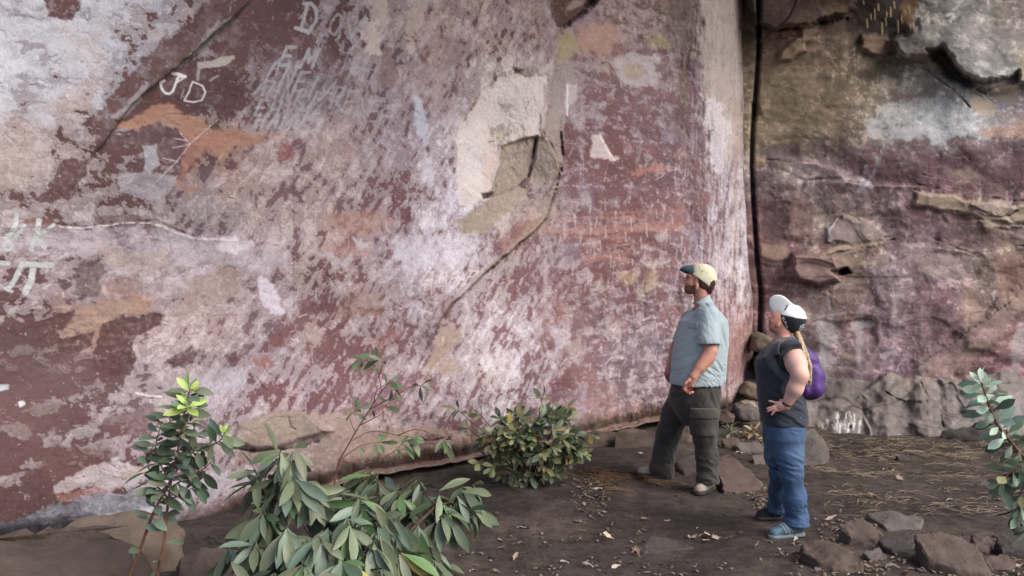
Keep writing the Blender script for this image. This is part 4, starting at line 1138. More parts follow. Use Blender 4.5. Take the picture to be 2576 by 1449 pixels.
        for axn in range(3):
            u, v = (axn + 1) % 3, (axn + 2) % 3
            sa = [slice(1, -1)] * 3; sb = [slice(1, -1)] * 3
            sa[axn] = slice(0, -1); sb[axn] = slice(1, None)
            A, B = S_[tuple(sa)], S_[tuple(sb)]
            for pol in (0, 1):
                E = np.argwhere((A & ~B) if pol == 0 else (~A & B))
                if len(E) == 0: continue
                o = np.ones(3, int); o[axn] = 0
                E = E + o
                q = []
                for (du, dv) in ((-1, -1), (0, -1), (0, 0), (-1, 0)):
                    w = E.copy(); w[:, u] += du; w[:, v] += dv
                    q.append(idx[w[:, 0], w[:, 1], w[:, 2]])
                q = np.stack(q if pol == 0 else q[::-1], axis=1)
                F.append(q[(q >= 0).all(axis=1)])
        return V, np.concatenate(F)

def vnormals(V, F):
    n = np.zeros_like(V)
    fn = np.cross(V[F[:, 2]] - V[F[:, 0]], V[F[:, 3]] - V[F[:, 1]])
    for i in range(4):
        np.add.at(n, F[:, i], fn)
    return n / (np.linalg.norm(n, axis=1)[:, None] + 1e-12)

def smooth_v(V, F, it=2):
    E = np.concatenate([F[:, [0, 1]], F[:, [1, 2]], F[:, [2, 3]], F[:, [3, 0]]])
    deg = np.bincount(E[:, 0], minlength=len(V))[:, None] + 1e-9
    for _ in range(it):
        acc = np.zeros_like(V); np.add.at(acc, E[:, 0], V[E[:, 1]])
        V = V * .5 + .5 * acc / deg
    return V

def vox_part(name, v, mat, parent, folds=None, colf=None, sm=2, origin=None):
    V, F = v.mesh()
    if sm: V = smooth_v(V, F, sm)
    if folds is not None:
        V = V + vnormals(V, F) * folds(V)[:, None]
    c = colf(V) if colf is not None else None
    o0 = np.array(origin if origin is not None else (parent.location if parent is not None else (0, 0, 0)), float)
    me = mesh_np(name, V - o0, F, c)
    return link(name, me, mat, parent)

def pn(V, a, b, seed=0, oc=3):
    return fbm((V @ np.array(a)).astype(np.float32), (V @ np.array(b)).astype(np.float32), oc, seed)

def ridge(n):
    return 0.6 - np.minimum(np.abs(n) * 1.5, 1.2)

def mat_cloth(name, c, var=.16, rough=.85, weave=420, spec=.2, sheen=.15, noise=9):
    c = lin(c)
    return mat_noise(name, tuple(c * (1 - var)) + (1,), tuple(np.minimum(c * (1 + var), 1)) + (1,), noise, rough, 5, .25, weave, None, spec, sheen, .002)

def mat_skin(name):
    m, nt, b = mat_new(name)
    at = N(nt, "ShaderNodeAttribute", attribute_name="paint")
    nt.links.new(at.outputs["Color"], b.inputs["Base Color"])
    b.inputs["Roughness"].default_value = .55
    b.inputs["Subsurface Weight"].default_value = .08
    b.inputs["Subsurface Radius"].default_value = (.01, .004, .002)
    b.inputs["Specular IOR Level"].default_value = .35
    return m
SKIN = mat_skin("skin")

def hand(v, wrist, knuck, palm_n, tips, thumb, r=.0095, pw=.036):
    """palm between wrist and knuckle line; tips = list of polylines from knuckles, thumb = polyline from palm side"""
    wrist, knuck = np.asarray(wrist, float), np.asarray(knuck, float)
    d = knuck - wrist; L = np.linalg.norm(d); d /= L
    nrm = np.asarray(palm_n, float); nrm -= d * (nrm @ d); nrm /= np.linalg.norm(nrm)
    sd = np.cross(d, nrm)
    v.ell(wrist + d * L * .58, (L * .62, pw, .017), (d, sd, nrm), .012)
    v.cone(wrist, wrist + d * L * .5, .026, .022, .012, (sd, 1.25))
    for i, tp in enumerate(tips):
        k0 = knuck + sd * (pw * .80) * (1 - 2 * i / 3.0) - d * (.006 * abs(i - 1.2))
        p = [k0] + [np.asarray(q, float) for q in tp]
        rr = [r * 1.08, r, r * .9, r * .78][:len(p)]
        v.chain(p, rr, .003)
    p = [np.asarray(q, float) for q in thumb]
    v.chain(p, [r * 1.35, r * 1.15, r * .9][:len(p)], .006)
    return d, sd, nrm

# ================================================================== THE MAN
def man():
    B = 7.2
    P = lambda x, y, dy=0.0: np.array(px(x, y, B + dy))
    u = B / FOC
    root = empty("person", (P(1745, 1215)[0], B, 0.03))
    fw = np.array([-.91, -.42]); fw /= np.linalg.norm(fw)
    lo, hi = np.array([P(1590, 1260)[0], B - .55, -.02]), np.array([P(1850, 1260)[0], B + .75, 1.92])
    def rows(tab, dy=0.0, g=0.0, f=fw):
        out = []
        for (y, xf, xb, lat) in tab:
            c = P((xf + xb) / 2, y, dy); hw = (xb - xf) / 2 * u
            a = math.sqrt(max(hw * hw - (lat * f[1]) ** 2, .05 ** 2)) / abs(f[0])
            out.append((c[2], c[0], c[1], a + g, lat + g))
        return out
    torso = [(776, 1754, 1796, .10), (790, 1734, 1810, .17), (808, 1717, 1821, .215), (840, 1708, 1824, .225), (870, 1702, 1824, .22), (900, 1697, 1822, .215), (930, 1694, 1820, .21), (967, 1690, 1815, .21)]
    fs = on_ground(1640, 1199); ffy = fs.y - B
    NS, FS = P(1784, 798, -.17), P(1738, 802, .19)
    NE, NW, NK = P(1787, 884, -.25), P(1744, 948, -.31), P(1732, 970, -.31)
    FE, FWr, FK = P(1701, 874, .27), P(1685, 925, .22), P(1679, 944, .20)
    hipN, kneeN, ankN = P(1770, 990, -.09), P(1774, 1098, -.11), P(1781, 1204, -.10)
    hipF, kneeF, ankF = P(1722, 990, .09), P(1683, 1088, .22), P(1664, 1180, ffy - .03)
    # ---- body: one continuous figure
    b = Vox(lo, hi, .0055)
    hd = np.array([-.985, .06, .16]); hd /= np.linalg.norm(hd)        # where the face points
    lat = np.array([.06, .99, 0]); lat /= np.linalg.norm(lat); up = np.cross(lat, hd) * -1
    if up[2] < 0: up = -up
    A = (hd, lat, up)
    b.ell(P(1765, 700), (.104, .079, .108), A, .02)
    b.ell(P(1742, 716), (.060, .062, .062), A, .03)
    b.ell(P(1734, 729), (.040, .046, .038), A, .02)
    b.ell(P(1732, 694), (.020, .045, .014), A, .015)             # brow
    b.cone(P(1728, 696), P(1721.5, 704), .006, .0105, .010)         # nose
    b.ell(P(1729, 713), (.022, .03, .016), A, .012)               # mouth
    for sy in (-1, 1):
        b.ell(P(1753, 721, .079 * sy), (.017, .010, .030), A, .006)
    b.cone(P(1762, 728), P(1768, 778, .02), .058, .066, .02)
    b.loft(rows(torso, 0, -.022), fw)
    b.chain([NS, NE, NW], [.058, .050, .033], .02)
    b.chain([FS, FE, FWr], [.056, .048, .031], .02)
    b.cone(P(1783, 900, -.262), P(1762, 925, -.288), .050, .043, .02)
    b.chain([hipN, kneeN, ankN], [.090, .06, .045], .03)
    b.chain([hipF, kneeF, ankF], [.090, .06, .045], .03)
    b.cone(ankN, ankN + np.array([-.03, 0, -.05]), .036, .03, .02)
    b.cone(ankF, ankF + np.array([-.03, .0, -.05]), .036, .03, .02)
    # near hand: loosely closed, knuckles forward and down
    tips = []
    for i, (kx, ky) in enumerate(((1722, 972), (1727, 976), (1733, 978), (1739, 976))):
        tips.append([P(kx - 3, ky + 6, -.315 + .012 * i), P(kx + 1, ky + 12, -.295 + .012 * i), P(kx + 5, ky + 10, -.278 + .012 * i)])
    d = NK - NW; dn = d / np.linalg.norm(d)
    v0 = hand(b, NW, NK, (-.5, -.85, 0), tips, [P(1733, 956, -.33), P(1724, 965, -.335), P(1720, 974, -.325)], .0105, .040)
    tips = []
    for i, (kx, ky) in enumerate(((1677, 946), (1678, 949), (1681, 951), (1684, 951))):
        tips.append([P(kx - 1, ky + 4, .20 + .015 * i), P(kx + 3, ky + 9, .20 + .015 * i), P(kx + 7, ky + 8, .20 + .015 * i)])
    hand(b, FWr, FK, (.3, -.9, 0), tips, [P(1684, 932, .17), P(1683, 940, .16), P(1685, 948, .165)])
    skin, beard, pink = lin((178, 128, 112)), lin((84, 52, 44)), lin((186, 120, 106))
    hc = P(1742, 716)
    def colf(V):
        x = CX + V[:, 0] / V[:, 1] * FOC; y = HY - (V[:, 2] - CAMZ) / V[:, 1] * FOC
        n = fbm((x * .22).astype(np.float32), (y * .22).astype(np.float32), 3, 5)
        c = np.tile(skin, (len(V), 1)) * (1 + .10 * n[:, None])
        hdm = y < 752
        bd = sstep(0, 3, (y - 716) - .10 * (x - 1725) * 0 + n * 1.5) * sstep(1752, 1746, x + n * 2) * sstep(749, 743, y) * hdm
        side = sstep(1741, 1745, x + n) * sstep(1752, 1748, x + n) * (y > 700) * (y < 722) * hdm
        mou = (np.abs(y - 712.5) < 1.3) * (x < 1727) * hdm
        bd = np.maximum(np.maximum(bd, side * .8), mou * .45)
        eye = np.exp(-(((x - 1728.5) / 2.6) ** 2 + ((y - 697.5) / 1.5) ** 2)) * hdm
        c = c * (1 - bd[:, None] * .88) + beard * bd[:, None] * .88
        c = c * (1 - .8 * eye[:, None]) + lin((50, 34, 30)) * .8 * eye[:, None]
        kn = sstep(968, 978, y) * (y < 1000)
        return c * (1 - .3 * kn[:, None]) + pink * .3 * kn[:, None]
    vox_part("body", b, SKIN, root, None, colf, 1)
    # ---- hair and cap
    capn = np.array([-.60, 0, -.80])           # points below the rim of the cap
    rim = P(1760, 707)
    h = Vox(P(1700, 760) - np.array([0, .16, 0]), P(1810, 650) + np.array([0, .16, 0]), .004)
    h.ell(P(1768, 703), (.108, .084, .112), A, .01)
    h.cone(P(1788, 706), P(1783, 733), .032, .026, .02, ((0, 1, 0), 2.0))
    h.cut(P(1751, 700), (-1, 0, -.12)); h.cut(P(1760, 738), (-.55, 0, -.75))
    vox_part("hair", h, mat_noise("brown_hair", linf(46, 32, 26), linf(82, 60, 48), 60, .7, 4, .5, 200), root, lambda V: .004 * pn(V, (90, 0, 30), (0, 60, 90), 3), None, 1)
    cp = h.blank()
    cp.ell(P(1767, 699), (.116, .092, .116), A, .01)
    inner = h.blank(); inner.ell(P(1767, 699), (.108, .084, .108), A, .01)
    cp.minus(inner); cp.cut(rim, capn)
    cap_mat = mat_cloth("stone_canvas", (206, 200, 174), .06, noise=14)
    dent = lambda V: -.010 * np.exp(-((V - P(1748, 674, -.07)) ** 2).sum(1) / .0012) - .005 * np.exp(-((V - P(1770, 690, -.09)) ** 2).sum(1) / .0009) + .002 * pn(V, (25, 0, 18), (0, 22, 30), 6)
    cap = vox_part("cap", cp, cap_mat, root, dent, None, 1)
    # brim: a stiff curved tongue
    br = h.blank()
    bo, bf, bu = P(1740, 683), np.array([-.992, 0, .12]), np.array([.12, 0, .992])
    br.ell(bo, (.098, .082, .052), (bf, lat, bu), .01)
    bin_ = h.blank(); bin_.ell(bo - bu * .022, (.112, .072, .050), (bf, lat, bu), .01)
    br.minus(bin_); br.cut(bo - bu * .030, -bu); br.cut(bo - bf * .005, -bf)
    vox_part("brim", br, mat_cloth("dark_teal_canvas", (52, 74, 80), .12), cap, None, None, 6, root.location)
    bt = bmesh.new()
    bmesh.ops.create_uvsphere(bt, u_segments=8, v_segments=6, radius=.0045)
    me = bpy.data.meshes.new("eyelet"); bt.to_mesh(me); bt.free()
    for (x, y, dy) in ((1767, 682, -.086), (1789, 694, -.078)):
        link("eyelet", me, mat_cloth("dark_thread", (60, 56, 50)), cap).location = Vector(P(x, y, dy)) - root.location
    # ---- shirt
    s = Vox(np.array([P(1675, 900)[0], B - .45, P(1700, 985)[2]]), np.array([P(1840, 900)[0], B + .45, P(1700, 725)[2]]), .0055)
    s.loft(rows(torso, 0, .006), fw)
    s.cone(NS + np.array([-.01, .05, .02]), P(1784, 862, -.243), .088, .080, .035)
    s.cone(NS + np.array([0, .0, .004]), P(1784, 862, -.243), .078, .078, .03)
    s.cone(FS, P(1714, 852, .25), .078, .070, .035)
    s.cone(P(1772, 782, 0), P(1790, 792, -.14), .06, .06, .03)
    s.cone(P(1765, 786, 0), P(1745, 795, .15), .06, .055, .03)
    # sleeve mouths cut clean
    m1 = s.blank(); m1.cone(P(1783, 865, -.243), P(1782, 900, -.27), .092, .092, 0); m1.cut(P(1783, 864, -.2), (0, 0, 1))
    keep_t = s.blank(); keep_t.loft(rows(torso, 0, .006), fw, 0)
    m1.minus(keep_t, .0); s.minus(m1)
    nk = s.blank(); nk.cone(P(1760, 735), P(1766, 775, .01), .062, .068, 0); s.minus(nk)
    s.cut(P(1700, 966), (-.05, 0, -1))
    shirt_mat = mat_cloth("grey_blue_cotton", (152, 168, 174), .07, noise=5)
    def folds(V):
        x = CX + V[:, 0] / V[:, 1] * FOC; y = HY - (V[:, 2] - CAMZ) / V[:, 1] * FOC
        f = .0040 * pn(V, (9, 4, 6), (3, 7, 4), 11, 3)
        f = f + .010 * sstep(885, 940, y) * sstep(1745, 1790, x) * ridge(pn(V, (9, 3, 17), (8, 9, 3), 13, 3))      # bunched at the small of the back
        f = f + .007 * ridge(pn(V, (11, 3, -11), (2.2, 2, 2.6), 14, 3)) * sstep(1805, 1750, x) * sstep(800, 860, y)
        f = f + .006 * ridge(pn(V, (13, 4, 2), (1.5, 3, 3), 15, 3)) * (y < 870) * sstep(1752, 1760, x)
        return f
    sh = vox_part("shirt", s, shirt_mat, root, folds, None, 2)
    # collar, pocket flap, button placket, shoulder tab
    cl = s.blank()
    cl.cone(P(1762, 752, .0), P(1768, 779, .01), .080, .104, 0)
    ci = s.blank(); ci.cone(P(1761, 740, .0), P(1768, 786, .01), .064, .084, 0)
    cl.minus(ci); cl.cut(P(1772, 746, 0), (-.50, 0, .86)); cl.cut(P(1758, 769, 0), (-.45, 0, -1.0)); cl.cut(P(1746, 760), (-1, -.1, .1))
    vox_part("collar", cl, shirt_mat, sh, None, None, 1, root.location)
    def patch(name, c, r, axes, off, mat, parent, src):
        v = src.copy(off); bb = src.blank(); bb.box(c, r, axes, .004, 0); v.within(bb)
        return vox_part(name, v, mat, parent, folds if src is s else None, None, 1, root.location)
    f3 = np.array([fw[0], fw[1], 0]); r3 = np.array([-fw[1], fw[0], 0]); zz = np.array([0, 0, 1.0])
    flap_mat = mat_cloth("grey_blue_cotton_flap", (142, 158, 165), .07, noise=5)
    patch("pocket_flap", P(1733, 819, -.17), (.12, .058, .024), (f3, r3, zz), .008, flap_mat, sh, s)
    patch("shoulder_tab", P(1783, 778, -.13), (.022, .07, .06), (np.array([1, 0, 0.]), np.array([0, 1., 0]), zz), .008, flap_mat, sh, s)
    # ---- trousers
    t = Vox(np.array([P(1620, 1000)[0], B - .4, -.02]), np.array([P(1830, 1000)[0], B + .7, P(1700, 940)[2]]), .0065)
    hips = [(945, 1700, 1806, .165), (966, 1696, 1808, .18), (985, 1690, 1810, .19), (1010, 1690, 1808, .18), (1040, 1700, 1800, .13), (1066, 1716, 1782, .07)]
    t.loft(rows(hips), fw, .06)
    t.chain([hipN, P(1772, 1040, -.10), kneeN, P(1778, 1150, -.10), ankN + np.array([0, 0, -.005])], [.112, .108, .086, .080, .084], .05)
    t.chain([hipF, P(1700, 1040, .16), kneeF, P(1672, 1135, (ffy + .22) / 2), ankF + np.array([0, 0, -.008])], [.112, .108, .094, .090, .096], .05)
    t.cone(ankN, P(1781, 1222, -.10), .082, .084, .02); t.cone(ankF, P(1662, 1203, ffy - .02), .092, .095, .02)
    for c_, zc in ((P(1781, 1213, -.10), P(1781, 1213, -.10)[2]), (P(1662, 1199, ffy - .02), P(1662, 1199, ffy - .02)[2])):
        t.box((c_[0], c_[1], zc - .15), (.17, .17, .15), None, .002, 0, 's')
    def tfold(V):
        x = CX + V[:, 0] / V[:, 1] * FOC; y = HY - (V[:, 2] - CAMZ) / V[:, 1] * FOC
        f = .006 * pn(V, (8, 6, 4), (5, 8, 5), 21, 3)
        low = sstep(1105, 1175, y)
        f = f + low * .016 * ridge(pn(V, (4, 3, 9), (4, 5, -4), 22, 3))
        f = f + .008 * sstep(1060, 985, y) * ridge(pn(V, (10, 4, -4), (2, 4, 3.5), 23, 3))
        f = f + .008 * ridge(pn(V, (7, 4, -3), (2, 3, 2.4), 24, 2)) * sstep(1040, 1080, y) * (1 - low)
        return f
    tm = mat_cloth("charcoal_canvas", (60, 57, 55), .18, noise=6)
    tr = vox_part("trousers", t, tm, root, tfold, None, 2)
    def tpatch(name, c, r, off, mat, parent):
        v = t.copy(off); bb = t.blank(); bb.box(c, r, None, .006, 0); v.within(bb)
        return vox_part(name, v, mat, parent, tfold, None, 1, root.location)
    cg = tpatch("cargo_pocket", P(1776, 1062, -.2), (.105, .13, .11), .014, mat_cloth("charcoal_canvas_pocket", (66, 62, 59), .16, noise=6), tr)
    tpatch("pocket_flap", P(1776, 1040, -.2), (.115, .13, .040), .022, mat_cloth("charcoal_canvas_flap", (72, 68, 64), .16, noise=6), tr)
    # ---- shoes
    um, sm_ = mat_noise("worn_suede", linf(118, 110, 100), linf(156, 148, 138), 30, .9, 5, .3, 120), mat_noise("dark_rubber", linf(46, 40, 37), linf(66, 58, 54), 30, .8)
    for (toe, heel, gzv) in ((P(1751, 1232, -.22), P(1795, 1218, .02), None), (P(1600, 1186, ffy - .02), P(1674, 1184, ffy + .02), None)):
        g = gz(toe[0], toe[1]); toe = np.array([toe[0], toe[1], g]); g2 = gz(heel[0], heel[1]); heel = np.array([heel[0], heel[1], g2])
        v = Vox(np.minimum(toe, heel) - .12, np.maximum(toe, heel) + np.array([.12, .12, .17]), .0055)
        dr = (heel - toe); L = np.linalg.norm(dr); dr /= L
        if L < .2: heel = toe + dr * .29; L = .29
        Zu = np.array([0, 0, 1.])
        v.cone(toe + dr * .05 + Zu * .038, toe + dr * .13 + Zu * .052, .040, .042, .02); v.cone(toe + dr * .13 + Zu * .052, heel - dr * .04 + Zu * .07, .042, .045, .03)
        v.cut((toe + heel) / 2 + Zu * .030, -Zu)
        sh_ = vox_part("shoe", v, um, root, lambda V: .002 * pn(V, (40, 20, 10), (10, 40, 30), 4))
        v = v.blank()
        v.cone(toe + dr * .045 + Zu * .012, heel - dr * .04 + Zu * .012, .047, .042, .0); v.cut(toe + Zu * .034, Zu); v.cut(toe + Zu * .0, -Zu)
        vox_part("sole", v, sm_, sh_, None, None, 1, root.location)
    tag(root, "bearded man in beige cap, grey shirt and dark cargo trousers looking at the wall", "person")
man()

# ================================================================== THE WOMAN AND HER BACKPACK
def woman():
    B = 5.92
    P = lambda x, y, dy=0.0: np.array(px(x, y, B + dy))
    u = B / FOC
    ns, fsn = on_ground(1978, 1354), on_ground(1934, 1310)
    nd, fd = ns.y - B + .05, fsn.y - B + .02
    root = empty("person", (P(1975, 1340)[0], B, 0.0))
    fw = np.array([-.99, .10]); fw /= np.linalg.norm(fw)
    lo, hi = np.array([P(1890, 1360)[0], B - .50, -.03]), np.array([P(2080, 1360)[0], B + .62, 1.68])
    def rows(tab, g=0.0):
        out = []
        for (y, xf, xb, lat) in tab:
            c = P((xf + xb) / 2, y); out.append((c[2], c[0], c[1], (xb - xf) / 2 * u + g, lat + g))
        return out
    torso = [(850, 1958, 2000, .10), (864, 1940, 2008, .165), (882, 1922, 2012, .185), (903, 1906, 2011, .185), (918, 1901, 2009, .18), (948, 1906, 2009, .168), (985, 1908, 2014, .172), (1020, 1912, 2022, .19), (1063, 1920, 2027, .195)]
    NS, NE, NW, NK = P(1990, 884, -.17), P(2013, 944, -.31), P(1978, 1018, -.25), P(1956, 1023, -.235)
    FS, FE, FW_ = P(1972, 884, .18), P(1975, 950, .27), P(1950, 1010, .22)
    hipN, kneeN, ankN = P(1987, 1105, -.085), P(1992, 1192, -.10), P(2003, 1306, nd)
    hipF, kneeF, ankF = P(1958, 1105, .09), P(1963, 1190, .14), P(1958, 1268, fd - .03)
    b = Vox(lo, hi, .005)
    hd = np.array([-.78, .12, .60]); hd /= np.linalg.norm(hd); lat = np.array([.10, .99, 0]); lat -= hd * (lat @ hd); lat /= np.linalg.norm(lat)
    up = np.cross(lat, hd); up = up if up[2] > 0 else -up
    A = (hd, lat, up)
    b.ell(P(1991, 804), (.086, .070, .084), A, .02)
    b.ell(P(1960, 806), (.062, .046, .056), A, .02)
    b.ell(P(1950, 816), (.042, .038, .046), A, .02)
    b.cone(P(1943, 794), P(1935, 797), .006, .008, .010)
    b.ell(P(1940, 808), (.018, .024, .012), A, .01)
    b.ell(P(1947, 826), (.026, .030, .026), A, .02)
    b.ell(P(1957.5, 817, -.052), (.013, .009, .022), A, .005); b.ell(P(1964, 814, .052), (.013, .009, .022), A, .005)
    b.cone(P(1967, 824), P(1972, 862), .048, .058, .02)
    b.loft(rows(torso, -.02), fw)
    b.chain([NS, P(2003, 915, -.25), NE], [.066, .066, .052], .02); b.chain([NE, P(2000, 978, -.29), NW], [.052, .050, .029], .02)
    b.chain([FS, FE, FW_], [.06, .05, .03], .02)
    b.chain([hipN, kneeN, ankN], [.085, .055, .04], .03); b.chain([hipF, kneeF, ankF], [.085, .055, .04], .03)
    b.cone(ankN, ankN + np.array([-.03, 0, -.04]), .03, .026, .02); b.cone(ankF, ankF + np.array([-.03, 0, -.03]), .03, .026, .02)
    tips = [[P(1949, 1013, -.225), P(1941, 1010, -.215), P(1935, 1009, -.208)], [P(1945, 1023, -.232), P(1936, 1026, -.222), P(1929, 1028, -.212)],
            [P(1946, 1028, -.232), P(1938, 1032, -.224), P(1931, 1035, -.216)], [P(1950, 1032, -.230), P(1946, 1037, -.226), P(1941, 1043, -.220)]]
    hand(b, NW, NK, (-.1, -.99, 0), tips, [P(1972, 1012, -.225), P(1966, 1008, -.20), P(1962, 1007, -.18)], .0085, .032)
    tips = [[P(1938 + 2 * i, 1012 + 3 * i, .20), P(1930 + 2 * i, 1016 + 3 * i, .19)] for i in range(4)]
    hand(b, FW_, P(1942, 1014, .21), (0, .9, .3), tips, [P(1946, 1010, .2), P(1940, 1006, .18), P(1934, 1004, .17)], .0085, .030)
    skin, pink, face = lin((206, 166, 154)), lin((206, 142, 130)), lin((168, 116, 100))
    def colf(V):
        x = CX + V[:, 0] / V[:, 1] * FOC; y = HY - (V[:, 2] - CAMZ) / V[:, 1] * FOC
        n = fbm((x * .2).astype(np.float32), (y * .2).astype(np.float32), 3, 5)
        c = np.tile(skin, (len(V), 1)) * (1 + .06 * n[:, None])
        el = np.exp(-(((x - 2018) / 9) ** 2 + ((y - 942) / 9) ** 2)) * .4 + sstep(1000, 1015, y) * .35 * (y < 1060)
        c = c * (1 - el[:, None]) + pink * el[:, None]
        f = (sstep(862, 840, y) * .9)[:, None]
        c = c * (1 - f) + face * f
        e = np.exp(-(((x - 1942) / 3.0) ** 2 + ((y - 794) / 1.8) ** 2))[:, None] * .7
        m = (np.exp(-(((x - 1937) / 4) ** 2 + ((y - 809) / 1.2) ** 2)))[:, None] * .5
        c = c * (1 - e) + lin((54, 36, 32)) * e
        return c * (1 - m) + lin((150, 80, 76)) * m
    vox_part("body", b, SKIN, root, None, colf, 1)
    # ---- cap
    h = Vox(P(1925, 860) - np.array([0, .16, 0]), P(2050, 730) + np.array([0, .16, 0]), .0036)
    cc = P(1991, 802)
    cp = h.blank(); cp.ell(cc, (.098, .086, .096), A, 0); inn = h.blank(); inn.ell(cc, (.090, .078, .088), A, 0)
    cp.minus(inn)
    cp.cut(P(1962, 812), (-.95, 0, -.30))
    split_n = np.array([.18, -.12, .98])
    front = cp.copy(); front.cut(P(1990, 795), -split_n)
    backp = cp.copy(); backp.cut(P(1990, 795.6), split_n)
    wm, bm_ = mat_cloth("white_twill", (232, 234, 234), .03, noise=12), mat_cloth("navy_black_twill", (30, 33, 42), .12, noise=12)
    cf = lambda V: .0015 * pn(V, (30, 0, 20), (0, 25, 30), 6)
    cap = vox_part("cap", backp, bm_, root, cf, None, 1)
    crown = vox_part("front_panel", front, wm, cap, cf, None, 1, root.location)
    br = h.blank(); bo = P(1977, 785); ba = np.array([-.66, .0, .75]); ba /= np.linalg.norm(ba)
    bs = np.array([.66, -.42, .58]); bs -= ba * (bs @ ba); bs /= np.linalg.norm(bs); bn_ = np.cross(ba, bs)
    br.ell(bo, (.140, .072, .009), (ba, bs, bn_), 0); br.ell(bo + ba * .070, (.064, .062, .009), (ba, bs, bn_), .01); br.minus(inn); br.cut(bo + ba * -.004, -ba)
    vox_part("brim", br, wm, cap, None, None, 4, root.location)
    bt = bmesh.new(); bmesh.ops.create_uvsphere(bt, u_segments=12, v_segments=8, radius=.008, matrix=Matrix.Translation(Vector(P(2019, 799, -.02) - np.array(root.location))))
    me = bpy.data.meshes.new("button"); bt.to_mesh(me); bt.free(); link("button", me, wm, cap)
    def cord(name, pts, r, mat, parent):
        v = []
        cu = bpy.data.curves.new(name, 'CURVE'); cu.dimensions = '3D'; cu.bevel_depth = r; cu.bevel_resolution = 2
        sp = cu.splines.new('POLY'); sp.points.add(len(pts) - 1)
        for i, p in enumerate(pts):
            q = np.asarray(p) - np.array(root.location); sp.points[i].co = (q[0], q[1], q[2], 1)
        o = bpy.data.objects.new(name, cu); me = bpy.data.meshes.new_from_object(o); bpy.data.objects.remove(o)
        me.name = name
        return link(name, me, mat, parent)
    def on_cap(x, y, k=1.0):
        o = np.array([0, 0, CAMZ]); p = P(x, y); d = p - o; d /= np.linalg.norm(d)
        # nearest hit of the ray with the crown ellipsoid
        M = np.array(A); r = np.array([.098, .086, .096]) * k
        oo = (M @ (o - cc)) / r; dd = (M @ d) / r
        bq = oo @ dd; q = bq * bq - (dd @ dd) * (oo @ oo - 1)
        t = (-bq - math.sqrt(max(q, 0))) / (dd @ dd)
        return o + d * t
    dk = mat_cloth("black_cord", (34, 34, 36), .1)
    cord("cord", [on_cap(x, y, 1.03) for x, y in ((1975, 780), (1978, 773), (1983, 767), (1987, 765))], .0045, dk, crown)
    # lettering up the side and the emblem at the back of the cap
    lw = mat_cloth("white_thread", (214, 214, 218), .05)
    lm = bmesh.new()
    def stroke3(pts, r):
        for i in range(len(pts) - 1):
            a, c_ = Vector(pts[i] - np.array(root.location)), Vector(pts[i + 1] - np.array(root.location))
            d = c_ - a
            if d.length < 1e-5: continue
            bmesh.ops.create_cone(lm, cap_ends=True, segments=6, radius1=r, radius2=r, depth=d.length + r, matrix=Matrix.Translation((a + c_) / 2) @ d.to_track_quat('Z', 'Y').to_matrix().to_4x4())
    gl = {'B': [[(0, 0), (1, 0), (1, .7), (.5, .8), (.5, 0)], [(.5, .8), (0, .9), (0, 0)]], 'U': [[(1, 0), (.2, 0), (0, .45), (.2, .9), (1, .9)]], 'R': [[(0, 0), (1, 0), (1, .8), (.5, .8), (.5, .2), (0, .9)]], 'N': [[(0, 0), (1, 0), (0, .9), (1, .9)]], 'A': [[(0, 0), (1, .45), (0, .9)], [(.4, .2), (.4, .7)]]}
    a0, a1 = np.array([1967.5, 799.5]), np.array([1979.5, 828])
    ad = (a1 - a0); al = np.linalg.norm(ad); ad /= al; an = np.array([ad[1], -ad[0]])
    for i, chx in enumerate("BURNA"):
        o2 = a0 + ad * (al * i / 5.0)
        for pl in gl[chx]:
            stroke3([on_cap(*(o2 + ad * (v * al / 5.6) + an * (w * 4.6)), 1.012) for w, v in pl], .0011)
    me = bpy.data.meshes.new("lettering"); lm.to_mesh(me); lm.free(); link("lettering", me, lw, cap)
    lm = bmesh.new()
    for k in range(9):
        x, y = 2010 + (k % 3) * 4.0 + (k // 3) * 2.2, 831 - (k // 3) * 5.5 + (k % 3) * -1.5
        stroke3([on_cap(x - 1.6, y + 1.5, 1.012), on_cap(x + 1.2, y - 1.0, 1.012)], .0022)
    me = bpy.data.meshes.new("emblem"); lm.to_mesh(me); lm.free(); link("emblem", me, lw, cap)
    # ---- ponytail
    hm = mat_noise("blond_hair", linf(128, 108, 78), linf(196, 178, 142), 55, .55, 4, .4, 300)
    hv = Vox(P(1990, 985) - np.array([0, .22, 0]), P(2060, 825) + np.array([0, .22, 0]), .0045)
    rr = random.Random(3)
    for k in range(17):
        o = (rr.uniform(-1, 1), rr.uniform(-1, 1))
        e = rr.uniform(.6, 1.0)
        path = [P(2006 + 2 * o[0], 838, -.03 + .015 * o[1]), P(2014 + 4 * o[0], 862, -.12 + .02 * o[1]), P(2025 + 7 * o[0], 893, -.17 + .02 * o[1]), P(2034 + 8 * o[0], 893 + 48 * e, -.19 + .02 * o[1]), P(2036 + 6 * o[0] + 4 * o[1], 898 + 74 * e, -.19 + .02 * o[1])]
        hv.chain(path, [.013, .013, .012, .009, .004], .004)
    hv.ell(P(2003, 842, -.02), (.02, .03, .014), None, .01)
    hair = vox_part("hair", hv, hm, root, lambda V: .0015 * pn(V, (160, 0, 6), (0, 160, 6), 8), None, 1)
    cord("hair_tie", [P(2003, 846, -.05), P(2008, 848, -.075), P(2012, 846, -.04), P(2008, 844, -.01), P(2003, 846, -.05)], .005, mat_cloth("pale_tie", (206, 190, 196), .05), hair)
    # ---- t-shirt
    s = Vox(np.array([P(1890, 900)[0], B - .42, P(1900, 1075)[2]]), np.array([P(2050, 900)[0], B + .42, P(1900, 840)[2]]), .005)
    s.loft(rows(torso, .004), fw)
    s.cone(NS + np.array([0, .03, .005]), P(1990, 884, -.235), .076, .078, .04); s.cone(FS, P(1976, 900, .22), .072, .066, .04)
